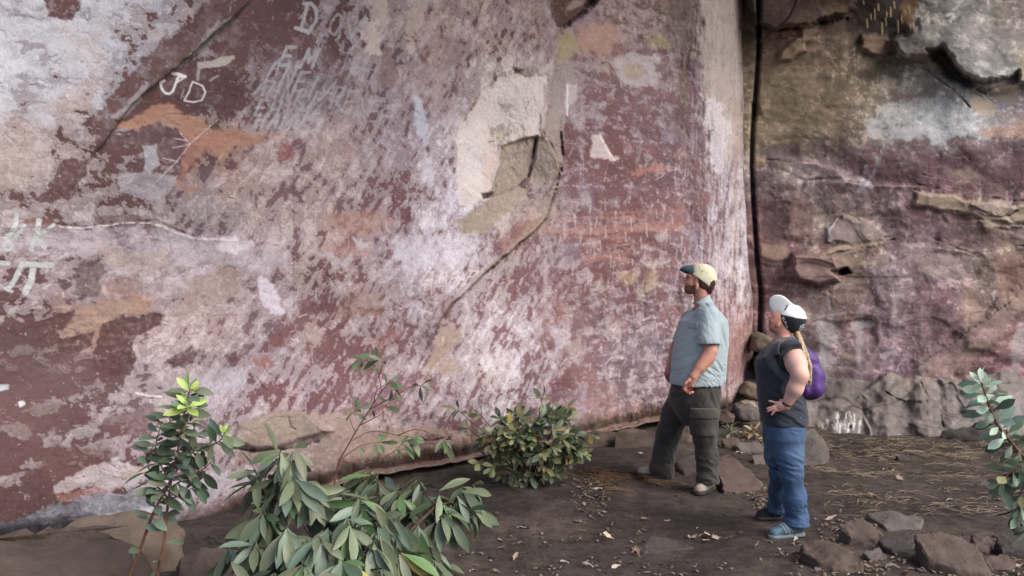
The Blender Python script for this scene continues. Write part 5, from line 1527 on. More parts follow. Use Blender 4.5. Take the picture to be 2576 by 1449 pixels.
    s.cone(P(1985, 872, 0), P(1988, 876, -.13), .05, .06, .03)
    m1 = s.blank(); m1.cone(P(1990, 886, -.245), P(2003, 915, -.29), .088, .10, 0); m1.cut(P(1989, 884, -.235), (-.25, .62, .72)); s.minus(m1)
    nk = s.blank(); nk.cone(P(1962, 830), P(1972, 864), .054, .060, 0); s.minus(nk)
    def folds(V):
        x = CX + V[:, 0] / V[:, 1] * FOC; y = HY - (V[:, 2] - CAMZ) / V[:, 1] * FOC
        f = .004 * pn(V, (9, 4, 6), (4, 8, 4), 31, 3)
        f = f + .010 * sstep(925, 950, y) * ridge(pn(V, (6, 2, 12), (3, 3, -1.5), 32, 3)) * sstep(1905, 1950, x)
        f = f + .006 * sstep(1020, 1045, y) * ridge(pn(V, (2, 2, 16), (3, 3, 1), 33, 3))
        return f
    tm = mat_cloth("faded_navy_jersey", (48, 52, 62), .12, noise=5)
    tee = vox_part("t_shirt", s, tm, root, folds, None, 2)
    # ---- jeans
    j = Vox(np.array([P(1905, 1200)[0], B - .42, -.03]), np.array([P(2050, 1200)[0], B + .55, P(1900, 1045)[2]]), .0055)
    j.loft(rows([(1050, 1923, 2022, .185), (1072, 1922, 2022, .19), (1100, 1923, 2016, .185), (1122, 1930, 2008, .14), (1150, 1945, 1998, .07)]), fw, .06)
    j.chain([hipN, P(1987, 1145, -.09), kneeN, P(2000, 1250, (nd - .1) / 2), P(2003, 1308, nd)], [.090, .082, .063, .068, .078], .045)
    j.chain([hipF, P(1957, 1145, .11), kneeF, P(1960, 1235, (fd + .14) / 2), P(1958, 1272, fd - .03)], [.090, .082, .062, .064, .070], .045)
    j.cone(P(2003, 1308, nd), P(2004, 1326, nd), .078, .082, .02); j.cone(P(1958, 1272, fd - .03), P(1957, 1296, fd - .02), .068, .072, .02)
    for c_ in (P(2003, 1322, nd), P(1957, 1290, fd - .02)):
        j.box((c_[0], c_[1], c_[2] - .15), (.15, .15, .15), None, .002, 0, 's')
    def jfold(V):
        x = CX + V[:, 0] / V[:, 1] * FOC; y = HY - (V[:, 2] - CAMZ) / V[:, 1] * FOC
        n = pn(V, (5, 5, 4), (3, 6, 6), 42, 2)
        f = .0035 * pn(V, (12, 7, 6), (5, 9, 9), 41, 3)
        f = f + .011 * np.exp(-((y - 1175) / 34) ** 2) * ridge(pn(V, (6, 2, 13), (4, 3, -2), 45, 3))
        f = f + .013 * sstep(1235, 1285, y) * ridge(pn(V, (4, 3, 11), (4, 4, -3), 46, 3))
        f = f + .008 * np.exp(-((y - 1090) / 16) ** 2) * ridge(pn(V, (3, 2, 18), (5, 4, 2), 47, 2)) * sstep(1975, 2000, x)
        return f
    jm, jnt, jb = mat_new("blue_denim")
    at = N(jnt, "ShaderNodeAttribute", attribute_name="paint"); tcn = N(jnt, "ShaderNodeTexCoord"); nz = N(jnt, "ShaderNodeTexNoise")
    nz.inputs["Scale"].default_value = 260; nz.inputs["Detail"].default_value = 3
    jnt.links.new(tcn.outputs["Object"], nz.inputs["Vector"])
    mr = N(jnt, "ShaderNodeMapRange"); mr.inputs["To Min"].default_value = .75; mr.inputs["To Max"].default_value = 1.25
    jnt.links.new(nz.outputs[0], mr.inputs[0])
    vm = N(jnt, "ShaderNodeVectorMath", operation='SCALE'); jnt.links.new(at.outputs["Color"], vm.inputs[0]); jnt.links.new(mr.outputs[0], vm.inputs["Scale"])
    jnt.links.new(vm.outputs[0], jb.inputs["Base Color"]); jb.inputs["Roughness"].default_value = .85; jb.inputs["Specular IOR Level"].default_value = .2
    def jcol(V):
        x = CX + V[:, 0] / V[:, 1] * FOC; y = HY - (V[:, 2] - CAMZ) / V[:, 1] * FOC
        n = pn(V, (14, 9, 5), (4, 12, 7), 44, 4)
        c = np.tile(lin((66, 88, 118)), (len(V), 1)) * (1 + .16 * n[:, None])
        wear = sstep(1090, 1120, y) * sstep(1190, 1150, y) * .30 + sstep(.3, .9, n) * .2
        c = c * (1 - wear[:, None]) + lin((96, 120, 150)) * wear[:, None]
        seam = np.exp(-((x - np.interp(y, [1080, 1160, 1200, 1300], [1962, 1976, 1984, 2004])) / 1.2) ** 2) * (V[:, 1] < B) * .35
        return c * (1 - seam[:, None]) + lin((46, 66, 104)) * seam[:, None]
    vox_part("jeans", j, jm, root, jfold, jcol, 2)
    # ---- shoes
    for (toe, heel, c1, c2) in ((P(1934, 1350, nd - .06), P(2022, 1348, nd + .02), (84, 112, 126), (116, 128, 134)), (P(1901, 1306, fd), P(1970, 1304, fd + .02), (50, 50, 56), (70, 66, 66))):
        toe = np.array([toe[0], toe[1], gz(toe[0], toe[1])]); heel = np.array([heel[0], heel[1], gz(heel[0], heel[1])])
        dr = heel - toe; L = np.linalg.norm(dr); dr /= L; Zu = np.array([0, 0, 1.]); sd = np.cross(dr, Zu)
        v = Vox(np.minimum(toe, heel) - .1, np.maximum(toe, heel) + np.array([.1, .1, .15]), .0042)
        v.cone(toe + dr * .04 + Zu * .034, toe + dr * .11 + Zu * .050, .034, .039, .02); v.cone(toe + dr * .11 + Zu * .05, heel - dr * .035 + Zu * .062, .039, .038, .03)
        v.cut(toe + Zu * .020, -Zu)
        shoe = vox_part("shoe", v, mat_noise("trail_shoe_mesh", linf(*[int(q * .75) for q in c1]), linf(*c1), 40, .7, 4, .3, 200), root, None, None, 1)
        w = v.blank(); w.cone(toe + dr * .036 + Zu * .012, heel - dr * .034 + Zu * .012, .040, .037, 0); w.cut(toe + Zu * .024, Zu); w.cut(toe, -Zu)
        vox_part("sole", w, mat_noise("pale_rubber", linf(*[int(q * .8) for q in c2]), linf(*c2), 40, .7), shoe, None, None, 1, root.location)
        for k in range(4):
            q = v.copy(.004); bb = v.blank(); bb.box(toe + dr * (.085 + .026 * k) + Zu * .075, (.006, .08, .05), (dr + Zu * .5, sd, Zu - dr * .5), .002, 0); q.within(bb)
            vox_part("lace", q, mat_cloth("pale_lace", c2, .05) if k == 0 else bpy.data.materials["pale_lace"] if "pale_lace" in bpy.data.materials else None, shoe, None, None, 0, root.location)
    # wristband
    d = (NW - NE); d /= np.linalg.norm(d); wv = Vox(NW - .07, NW + .07, .003)
    wv.cone(NW - d * .012, NW - d * .002, .036, .035, 0); wv.cut(NW - d * .014, -d); wv.cut(NW, d)
    vox_part("wristband", wv, mat_cloth("dark_brown_band", (50, 40, 38), .1), root, None, None, 1)
    tag(root, "woman in white and black cap, dark t-shirt and blue jeans, hand on hip", "person")

    # ================= the backpack she wears: a thing of its own
    bag = empty("backpack", tuple(P(2035, 1008)))
    v = Vox(np.array([P(1900, 900)[0], B - .30, P(1990, 1050)[2]]), np.array([P(2085, 900)[0], B + .30, P(1990, 838)[2]]), .0055)
    v.chain([P(2014, 872, .0), P(2030, 905, 0), P(2037, 945, 0), P(2036, 972, 0)], [.030, .058, .078, .085], .03, ((0, 1, 0), 1.75))
    v.cone(P(2012, 880, 0), P(2010, 985, 0), .03, .035, .03, ((0, 1, 0), 4.0))
    body_off = s.copy(.004)
    def bfold(V):
        x = CX + V[:, 0] / V[:, 1] * FOC; y = HY - (V[:, 2] - CAMZ) / V[:, 1] * FOC
        return .010 * ridge(pn(V, (4, 3, 7), (3, 4, -2.5), 51, 2)) + .004 * pn(V, (5, 4, 5), (3, 5, 5), 52, 2)
    pm = mat_cloth("violet_ripstop", (74, 46, 112), .2, .55, 300, .4, .0)
    vox_part("pack_body", v, pm, bag, bfold, None, 2)
    gm = mat_cloth("grey_webbing", (74, 74, 84), .12)
    # straps lie on the shirt: shirt surface raised a little, kept inside slanting slabs
    def strap(name, pts, w, off, mat):
        q = s.copy(off); k = s.blank()
        for i in range(len(pts) - 1):
            a, c_ = np.array(pts[i]), np.array(pts[i + 1]); m = (a + c_) / 2; dd = c_ - a; L = np.linalg.norm(dd); dd /= L
            n2 = np.array([0, -1., 0]); n2 -= dd * (n2 @ dd); n2 /= np.linalg.norm(n2)
            k.box(m, (L / 2 + .01, w, .09), (dd, np.cross(dd, n2), n2), .003, .006)
        q.within(k)
        return vox_part(name, q, mat, bag, folds, None, 1)
    st = strap("shoulder_strap", [P(2000, 866, -.10), P(1975, 857, -.10), P(1950, 872, -.14), P(1938, 893, -.17), P(1946, 920, -.19), P(1962, 940, -.19), P(1980, 955, -.18)], .022, .012, gm)
    strap("shoulder_strap", [P(1998, 862, .10), P(1965, 862, .10), P(1935, 885, .14), P(1925, 905, .16)], .022, .012, gm)
    strap("side_strap", [P(1980, 955, -.18), P(1968, 975, -.18), P(1972, 995, -.18), P(2000, 1000, -.17)], .008, .010, gm)
    wb = Vox(P(1985, 1060) - np.array([0, .32, 0]), P(2020, 1010) + np.array([0, .1, 0]), .003)
    wb.box((P(1992, 1020, -.232) + P(2012, 1050, -.228)) / 2, (.058, .009, .002), (lambda e: (e / np.linalg.norm(e), np.cross(e / np.linalg.norm(e), np.array([0, -1., 0])), np.array([0, -1., 0])))((P(2012, 1050, -.205) - P(1992, 1020, -.205)) * np.array([1, 0, 1])), .001)
    vox_part("waist_strap", wb, mat_cloth("blue_grey_webbing", (104, 116, 134), .08), bag, None, None, 1)
    tag(bag, "purple daypack worn on the back of the woman in blue jeans", "backpack")
woman()
# ================================================================== STONES
from mathutils import noise as mnoise
from mathutils.bvhtree import BVHTree

def stone_mat(name, c, var=.22, scale=9):
    c = lin(c)
    return mat_noise(name, tuple(c * (1 - var)) + (1,), tuple(np.minimum(c * (1 + var), 1)) + (1,), scale, .88, 8, .55, 45, None, .22, 0, .015)
ST = dict(brown=stone_mat("brown_sandstone", (82, 72, 66)), grey=stone_mat("grey_sandstone", (92, 86, 83)), red=stone_mat("red_sandstone", (84, 71, 67)), tan=stone_mat("tan_sandstone", (104, 92, 82)), dark=stone_mat("dark_sandstone", (66, 61, 60)), pale=stone_mat("pale_sandstone", (142, 126, 116)))

def hull_stone(name, pts, mat, label, seed=0, rough=.012, cat="stone", group=None, bev=.10, cuts=3):
    pts = [Vector(p) for p in pts]
    c = sum(pts, Vector()) / len(pts)
    zmin = min(p.z for p in pts)
    base = Vector((c.x, c.y, zmin))
    bm = bmesh.new()
    for p in pts:
        bm.verts.new(p - base)
    r = bmesh.ops.convex_hull(bm, input=list(bm.verts))
    bmesh.ops.delete(bm, geom=[g for g in r["geom_interior"] if isinstance(g, bmesh.types.BMVert)], context='VERTS')
    loose = [v for v in bm.verts if not v.link_faces]
    if loose: bmesh.ops.delete(bm, geom=loose, context='VERTS')
    bmesh.ops.dissolve_limit(bm, angle_limit=math.radians(14), verts=list(bm.verts), edges=list(bm.edges))
    size = max((p - c).length for p in pts)
    bmesh.ops.bevel(bm, geom=list(bm.edges), offset=size * bev * .35, segments=1, profile=.6, affect='EDGES')
    bmesh.ops.triangulate(bm, faces=list(bm.faces))
    for _ in range(cuts):
        lim = size * (.30 if _ == 0 else .16 if _ == 1 else .09)
        ed = [e for e in bm.edges if e.calc_length() > lim]
        if ed:
            bmesh.ops.subdivide_edges(bm, edges=ed, cuts=1)
            bmesh.ops.triangulate(bm, faces=list(bm.faces))
    bm.normal_update()
    off = Vector((seed * 3.7, seed * 1.9, seed * 5.3))
    for v in bm.verts:
        q = v.co / size
        n = mnoise.fractal(q * 1.6 + off, 1.0, 2.0, 4) * .07 * size
        n += (mnoise.noise(q * 7 + off)) * rough
        v.co += v.normal * n
    me = bpy.data.meshes.new(name)
    bm.to_mesh(me); bm.free()
    for f in me.polygons: f.use_smooth = True
    o = link(name, me, mat)
    o.location = base
    try:
        me.set_sharp_from_angle(angle=math.radians(38))
    except Exception:
        pass
    return tag(o, label, cat, group)

def top_stone(top, mat, label, seed, grow=1.10, rough=.010, base_h=-.06, **kw):
    """top outline as (px, py, height above the soil)"""
    T = []
    for (x, y, h) in top:
        T.append(on_ground(x, y, h))
    c = sum(T, Vector()) / len(T)
    B = [Vector((c.x + (p.x - c.x) * grow, c.y + (p.y - c.y) * grow, gz(p.x, p.y) + base_h)) for p in T]
    mid = [Vector((c.x, c.y, max(p.z for p in T) * .98))]
    return hull_stone("stone", T + B, mat, label, seed, rough, **kw)

def front_stone(poly, Y, thick, mat, label, seed, tilt=0.0, **kw):
    f = [px(x, y, Y + tilt * (y - poly[0][1]) / 100) for (x, y) in poly]
    c = sum(f, Vector()) / len(f)
    b = [Vector((c.x + (p.x - c.x) * .8 + .05, p.y + thick, c.z + (p.z - c.z) * .9)) for p in f]
    m = [Vector((c.x + (p.x - c.x) * .72, p.y - .06, c.z + (p.z - c.z) * .72)) for p in f]
    return hull_stone("stone", f + b + m, mat, label, seed, .008, **kw)

top_stone([(-160, 1362, .26), (0, 1358, .27), (90, 1340, .29), (190, 1334, .30), (290, 1346, .28), (360, 1372, .22), (390, 1420, .15), (370, 1500, .08), (250, 1600, .06), (-200, 1600, .14)], ST["brown"], "big rounded brown boulder filling the bottom left corner", 1, 1.04, .012, cat="boulder")
top_stone([(150, 1322, .27), (215, 1296, .30), (330, 1286, .30), (430, 1296, .26), (470, 1330, .18), (455, 1385, .10), (380, 1410, .08), (240, 1370, .20)], ST["tan"], "lighter tan ledge stone behind the corner boulder, under the painted wall", 2, 1.03, .012, cat="boulder")
top_stone([(450, 1402, .12), (500, 1378, .16), (560, 1370, .16), (612, 1384, .13), (650, 1440, .06), (560, 1500, .02), (455, 1480, .03)], ST["brown"], "brown stone at the bottom edge between sapling and big shrub", 3)
top_stone([(505, 1352, .10), (560, 1338, .13), (600, 1345, .12), (610, 1375, .05), (540, 1378, .04)], ST["dark"], "dark stone wedged in the hollow under the painted wall", 4)
top_stone([(2013, 1366, .10), (2045, 1357, .12), (2090, 1357, .12), (2140, 1384, .10), (2172, 1413, .06), (2166, 1428, .03), (2118, 1428, .03), (2060, 1412, .05), (2024, 1390, .07)], ST["brown"], "flat oval slab stone just right of the blue walking shoe", 5, 1.04)
top_stone([(2110, 1322, .11), (2150, 1303, .15), (2182, 1310, .13), (2222, 1336, .08), (2196, 1354, .04), (2138, 1350, .06)], ST["brown"], "angular brown block standing behind the flat oval slab", 6, 1.04)
top_stone([(2182, 1292, .04), (2240, 1280, .07), (2322, 1304, .04), (2316, 1326, .02), (2232, 1330, .02)], ST["grey"], "low flat grey stone lying behind the angular block", 7)
top_stone([(2300, 1345, .15), (2350, 1335, .17), (2420, 1345, .15), (2462, 1372, .12), (2490, 1424, .05), (2478, 1440, .03), (2402, 1428, .05), (2330, 1398, .08)], ST["brown"], "largest slab in the stones at bottom right, tilted towards the viewer", 8, 1.03)
top_stone([(2206, 1358, .06), (2258, 1344, .08), (2300, 1350, .08), (2304, 1376, .04), (2250, 1388, .02)], ST["dark"], "dark stone squeezed between oval slab and largest slab", 9)
top_stone([(2504, 1348, .10), (2560, 1340, .11), (2650, 1352, .11), (2650, 1392, .04), (2520, 1388, .04)], ST["dark"], "dark stone cut by the right edge of the picture", 10)
top_stone([(2442, 1342, .07), (2488, 1346, .07), (2502, 1365, .04), (2482, 1388, .02), (2452, 1372, .05)], ST["red"], "small reddish stone at the right end of the largest slab", 11)
top_stone([(2472, 1402, .05), (2520, 1392, .06), (2556, 1410, .04), (2540, 1432, .02), (2490, 1430, .02)], ST["red"], "low red-brown stone in the bottom right corner", 12)
top_stone([(2170, 1388, .035), (2210, 1378, .045), (2232, 1398, .02), (2190, 1408, .015)], ST["grey"], "small grey stone among leaves below the angular block", 13)
top_stone([(1594, 1380, .015), (1640, 1346, .05), (1700, 1354, .04), (1746, 1376, .015), (1700, 1386, .012), (1620, 1390, .01)], ST["dark"], "dark wedge of stone sunk in the soil at bottom centre", 14, 1.05)
top_stone([(1800, 1146, .17), (1835, 1134, .20), (1880, 1165, .15), (1920, 1208, .06), (1916, 1224, .03), (1850, 1236, .02), (1816, 1226, .05), (1800, 1180, .13)], ST["red"], "reddish slanting slab between the man's and the woman's legs", 15, 1.0)
top_stone([(2008, 1088, .28), (2045, 1079, .31), (2072, 1104, .23), (2086, 1138, .09), (2062, 1156, .03), (2004, 1164, .03), (1975, 1130, .12)], ST["grey"], "smooth grey boulder right behind the woman's thighs", 16, 1.02, cat="boulder")
top_stone([(1816, 1096, .10), (1850, 1092, .11), (1873, 1110, .06), (1858, 1123, .03), (1824, 1119, .04)], ST["red"], "flat reddish stone behind the man's knee", 17)
top_stone([(1850, 1112, .08), (1900, 1108, .10), (1926, 1122, .06), (1916, 1136, .02), (1860, 1131, .03)], ST["grey"], "grey stone beyond the slanting slab, left of the woman's knees", 18)
top_stone([(1892, 1146, .06), (1922, 1142, .06), (1930, 1158, .03), (1898, 1164, .02)], ST["grey"], "fist-sized grey stone touching the woman's far leg", 19)
top_stone([(1440, 1100, .10), (1490, 1082, .13), (1552, 1086, .12), (1572, 1106, .05), (1500, 1119, .02), (1440, 1117, .03)], ST["brown"], "brown stone under the wall's lip just right of the dense bush", 20)
top_stone([(1548, 1086, .15), (1600, 1073, .18), (1642, 1079, .16), (1652, 1102, .08), (1580, 1108, .05)], ST["brown"], "brown stone under the wall's lip, in front of the man", 21)
top_stone([(1690, 1072, .14), (1730, 1064, .16), (1760, 1078, .10), (1720, 1092, .05)], ST["tan"], "tan stone seen between the man's legs at the wall foot", 22)
top_stone([(1700, 1160, .05), (1740, 1140, .09), (1760, 1150, .08), (1762, 1185, .03), (1720, 1190, .02)], ST["dark"], "low dark stone behind the man's rear calf", 23)
top_stone([(2056, 1118, .04), (2080, 1112, .05), (2092, 1124, .02), (2066, 1130, .02)], ST["dark"], "small dark stone on the straw beside the grey boulder", 24)
top_stone([(2370, 1082, .09), (2420, 1074, .12), (2500, 1080, .12), (2530, 1096, .05), (2440, 1104, .03)], ST["dark"], "low dark slab at the foot of the back wall, far right", 25)
top_stone([(2255, 1148, .03), (2275, 1143, .035), (2284, 1152, .02), (2262, 1157, .015)], ST["dark"], "lone small stone in the middle of the straw", 26)
# the tumbled blocks in the cleft
front_stone([(1850, 1024), (1888, 1020), (1912, 1030), (1908, 1058), (1870, 1062), (1846, 1050)], 9.55, .35, ST["grey"], "lowest block of the tumbled stones in the cleft", 30)
front_stone([(1862, 1012), (1880, 1006), (1902, 1008), (1906, 1028), (1862, 1030)], 9.85, .35, ST["pale"], "pale block second from the ground in the cleft", 31)
front_stone([(1861, 988), (1880, 964), (1898, 966), (1918, 984), (1914, 1012), (1888, 1006)], 9.95, .40, ST["tan"], "tan block third from the ground in the cleft", 32)
front_stone([(1898, 900), (1916, 894), (1930, 920), (1928, 950), (1904, 948)], 10.35, .35, ST["grey"], "grey block standing upright in the cleft", 33)
front_stone([(1893, 870), (1897, 845), (1916, 836), (1946, 850), (1944, 884), (1920, 888), (1890, 880)], 10.1, .45, ST["tan"], "topmost wedge of stone jammed in the cleft", 34)
front_stone([(1798, 1050), (1830, 1036), (1850, 1046), (1846, 1066), (1806, 1068)], 9.45, .3, ST["red"], "reddish stone under the wall's lip behind the man's hip", 35)
# pebbles too alike to tell apart
rr = random.Random(21)
_peb = []
for k in range(3):
    bm = bmesh.new(); bmesh.ops.create_icosphere(bm, subdivisions=2, radius=1.0)
    for v in bm.verts:
        v.co *= 1 + .35 * mnoise.noise(v.co * 1.3 + Vector((k * 5, 0, 0)))
        v.co.z *= .55
    me = bpy.data.meshes.new("pebble"); bm.to_mesh(me); bm.free()
    for f in me.polygons: f.use_smooth = True
    me.materials.append([ST["brown"], ST["grey"], ST["dark"]][k]); _peb.append(me)
for i in range(70):
    x, y = (rr.uniform(1150, 2560), rr.uniform(1215, 1445)) if i < 45 else (rr.uniform(1780, 2500), rr.uniform(1100, 1230))
    p = on_ground(x, y)
    r = rr.uniform(.008, .024) * (1.2 if y < 1230 else 1)
    o = link("pebble", _peb[i % 3]); o.location = (p.x, p.y, p.z + r * .2)
    o.scale = (r, r * rr.uniform(.7, 1.2), r * rr.uniform(.6, 1)); o.rotation_euler = (0, 0, rr.uniform(0, 6.3))
    tag(o, "small pebble lying loose on the dark soil", "pebble", "pebbles on the soil")

# hanging root at the top of the cleft
def tube(name, pts, radii, mat, parent=None, sides=7, origin=None):
    o0 = Vector(origin) if origin is not None else Vector((0, 0, 0))
    pts = [Vector(p) - o0 for p in pts]
    V, F = [], []
    n = len(pts)
    for i, p in enumerate(pts):
        d = (pts[min(i + 1, n - 1)] - pts[max(i - 1, 0)]).normalized()
        a = d.orthogonal().normalized(); b = d.cross(a)
        for k in range(sides):
            th = 2 * math.pi * k / sides
            V.append(p + (a * math.cos(th) + b * math.sin(th)) * radii[i])
    for i in range(n - 1):
        for k in range(sides):
            F.append((i * sides + k, i * sides + (k + 1) % sides, (i + 1) * sides + (k + 1) % sides, (i + 1) * sides + k))
    # orthogonal() may flip between rings; re-order rings to the nearest start
    for i in range(1, n):
        ref = V[(i - 1) * sides]
        ring = V[i * sides:(i + 1) * sides]
        j = min(range(sides), key=lambda q: (ring[q] - ref - (pts[i] - pts[i - 1])).length)
        V[i * sides:(i + 1) * sides] = ring[j:] + ring[:j]
    me = mesh_np(name, np.array([tuple(v) for v in V]), np.array(F))
    return link(name, me, mat, parent)

def spline(pts, n=6):
    """Catmull-Rom through points"""
    p = [Vector(q) for q in pts]
    p = [p[0] * 2 - p[1]] + p + [p[-1] * 2 - p[-2]]
    out = []
    for i in range(1, len(p) - 2):
        for k in range(n):
            t = k / n
            out.append(.5 * ((2 * p[i]) + (p[i + 1] - p[i - 1]) * t + (2 * p[i - 1] - 5 * p[i] + 4 * p[i + 1] - p[i + 2]) * t * t + (3 * p[i] - p[i - 1] - 3 * p[i + 1] + p[i + 2]) * t ** 3))
    out.append(p[-2])
    return out

bark_dark = mat_noise("dark_root_bark", linf(52, 40, 36), linf(84, 68, 60), 20, .9, 5, .4, 80)
sp = spline([px(2040, -60, 9.7), px(2008, 0, 9.75), px(1996, 25, 9.8), px(1978, 52, 9.85), px(1950, 75, 9.95), px(1914, 104, 10.15)], 6)
tag(tube("dry_root", sp, list(np.linspace(.028, .010, len(sp))), bark_dark), "dark dry root hanging across the top of the cleft", "root")

# ================================================================== PLANTS
def leaf_mat(name, c, under=None, rough=.45, var=.25):
    m, nt, b = mat_new(name)
    c = lin(c)
    oi = N(nt, "ShaderNodeObjectInfo")
    hsv = N(nt, "ShaderNodeHueSaturation")
    hsv.inputs["Color"].default_value = tuple(c) + (1,)
    mr = N(nt, "ShaderNodeMapRange"); mr.inputs["To Min"].default_value = 1 - var; mr.inputs["To Max"].default_value = 1 + var
    nt.links.new(oi.outputs["Random"], mr.inputs[0]); nt.links.new(mr.outputs[0], hsv.inputs["Value"])
    mh = N(nt, "ShaderNodeMapRange"); mh.inputs["To Min"].default_value = .485; mh.inputs["To Max"].default_value = .515
    nt.links.new(oi.outputs["Random"], mh.inputs[0]); nt.links.new(mh.outputs[0], hsv.inputs["Hue"])
    # paler midrib, mottled blade
    tc = N(nt, "ShaderNodeTexCoord"); nz = N(nt, "ShaderNodeTexNoise"); nz.inputs["Scale"].default_value = 7; nz.inputs["Detail"].default_value = 4
    nt.links.new(tc.outputs["Object"], nz.inputs["Vector"])
    r = N(nt, "ShaderNodeMapRange"); r.inputs["To Min"].default_value = .78; r.inputs["To Max"].default_value = 1.22
    nt.links.new(nz.outputs[0], r.inputs[0])
    vm = N(nt, "ShaderNodeVectorMath", operation='SCALE'); nt.links.new(hsv.outputs[0], vm.inputs[0]); nt.links.new(r.outputs[0], vm.inputs["Scale"])
    geo = N(nt, "ShaderNodeNewGeometry"); mx = N(nt, "ShaderNodeMix", data_type='RGBA')
    u = lin(under) if under is not None else np.minimum(c * 1.35 + .02, 1)
    mx.inputs[7].default_value = tuple(u) + (1,)
    nt.links.new(geo.outputs["Backfacing"], mx.inputs[0]); nt.links.new(vm.outputs[0], mx.inputs[6])
    nt.links.new(mx.outputs[2], b.inputs["Base Color"])
    b.inputs["Roughness"].default_value = rough
    b.inputs["Specular IOR Level"].default_value = .4
    return m

def leaf_mesh(name, mat, w=.17, ob=.55, fold=.05, curl=.18, n=6):
    """blade along +X, length 1, with petiole; ob = where it is widest"""
    V, F = [], []
    for i in range(n + 1):
        t = i / n
        if t < .08: hw = .012
        else:
            s_ = (t - .08) / .92
            hw = w * max(.03, (math.sin(math.pi * s_ ** (math.log(.5) / math.log(ob)))) ** .8)
            if i == n: hw = .006
        z = -curl * t * t
        V += [(t, -hw, z + fold * hw / w), (t, 0, z), (t, hw, z + fold * hw / w)]
    for i in range(n):
        a = 3 * i
        F += [(a, a + 3, a + 4, a + 1), (a + 1, a + 4, a + 5, a + 2)]
    me = mesh_np(name, np.array(V), np.array(F))
    me.materials.append(mat)
    return me

def put_leaf(mesh, parent, pos, direction, L, roll=0.0, name="leaf", upv=(0, 0, 1)):
    d = Vector(direction).normalized()
    n = Vector(upv)
    n = (n - d * n.dot(d))
    if n.length < 1e-3: n = d.orthogonal()
    n.normalize()
    s_ = n.cross(d)
    n = n * math.cos(roll) + s_ * math.sin(roll); s_ = n.cross(d)
    M = Matrix(((d.x, s_.x, n.x, 0), (d.y, s_.y, n.y, 0), (d.z, s_.z, n.z, 0), (0, 0, 0, 1)))
    M = Matrix.Translation(Vector(pos) - parent.location) @ M @ Matrix.Diagonal((L, L, L, 1))
    if BATCH is not None:
        BATCH.add(mesh, M)
        return None
    o = bpy.data.objects.new(name, mesh)
    COL.objects.link(o)
    o.parent = parent
    o.matrix_local = M
    return o

LM = dict(green=leaf_mat("leaf_dull_green", (98, 108, 84), (118, 122, 100)), deep=leaf_mat("leaf_deep_green", (64, 80, 60), (96, 104, 84)), bright=leaf_mat("leaf_fresh_green", (164, 186, 104), (176, 190, 122)), olive=leaf_mat("leaf_olive", (116, 116, 82), (132, 130, 98)),
          silver=leaf_mat("leaf_silver_green", (150, 174, 156), (170, 182, 168)), yellow=leaf_mat("leaf_yellowing", (150, 136, 74), (150, 136, 90)), teal=leaf_mat("leaf_teal_green", (92, 110, 94), (118, 126, 110)), mid=leaf_mat("leaf_mid_green", (88, 114, 74), (112, 126, 94)), dry=leaf_mat("leaf_dry_tan", (140, 116, 92), (150, 128, 106), .7))
lf = {k: [leaf_mesh("leaf_blade", m, .135, .52, .05, .14), leaf_mesh("leaf_blade", m, .15, .56, .03, .30)] for k, m in LM.items()}
lfw = {k: [leaf_mesh("leaf_blade", LM[k], .18, .52, .05, .14), leaf_mesh("leaf_blade", LM[k], .19, .56, .04, .26)] for k in ("teal", "green", "deep", "bright")}
lfs = {k: [leaf_mesh("leaf_blade", LM[k], .20, .62, .04, .10, 5), leaf_mesh("leaf_blade", LM[k], .18, .6, .05, .22, 5)] for k in ("olive", "green", "deep", "mid", "yellow", "dry")}
lobo = {k: [leaf_mesh("leaf_blade", LM[k], .19, .64, .03, .12), leaf_mesh("leaf_blade", LM[k], .18, .66, .03, .25)] for k in ("silver", "deep", "teal", "green", "olive")}
stem_red = mat_noise("reddish_stem_bark", linf(84, 54, 44), linf(116, 82, 68), 30, .8, 4, .3, 90)
stem_dark = mat_noise("dark_stem_bark", linf(52, 42, 36), linf(84, 68, 58), 30, .85, 4, .3, 90)

def pick(rr, table):
    x = rr.random(); a = 0
    for k, w in table:
        a += w
        if x < a: return k
    return table[-1][0]

def whorl(rr, parent, tip, axis, n, L, table, lib, droop=.4, spread=1.0, back=.10):
    """rosette of leaves round the end of a twig"""
    axis = Vector(axis).normalized()
    a = axis.orthogonal().normalized(); b = axis.cross(a)
    ph = rr.uniform(0, 6.28)
    for i in range(n):
        th = ph + i * 2.4
        k = i / max(n - 1, 1)
        e = rr.uniform(.55, 1.0) * spread * (.35 + .75 * k)
        d = axis * math.cos(e * 1.35) + (a * math.cos(th) + b * math.sin(th)) * math.sin(e * 1.35)
        d = d + Vector((0, 0, -droop * rr.uniform(.5, 1.4)))
        p = Vector(tip) - axis * back * k
        put_leaf(rr.choice(lib[pick(rr, table)]), parent, p, d, L * rr.uniform(.62, 1.15), rr.gauss(0, .35), upv=(rr.gauss(.1, .35), rr.gauss(-.55, .35), .65))

class LeafBatch:
    """collects further leaves of one plant into one mesh per material"""
    def __init__(s): s.d = {}
    def add(s, mesh, M):
        m = mesh.materials[0]
        co = np.empty(len(mesh.vertices) * 3, np.float32); mesh.vertices.foreach_get("co", co); co = co.reshape(-1, 3)
        fi = np.empty(len(mesh.loops), np.int32); mesh.loops.foreach_get("vertex_index", fi)
        A = np.array(M)[:3]; s.d.setdefault(m.name, []).append((co @ A[:, :3].T + A[:, 3], fi.reshape(-1, 4)))
    def build(s, parent):
        for k, L in s.d.items():
            off = 0; V = []; F = []
            for v, f in L:
                V.append(v); F.append(f + off); off += len(v)
            tag(link("foliage", mesh_np("foliage", np.concatenate(V), np.concatenate(F)), bpy.data.materials[k], parent), None, None, None, "stuff")
BATCH = None

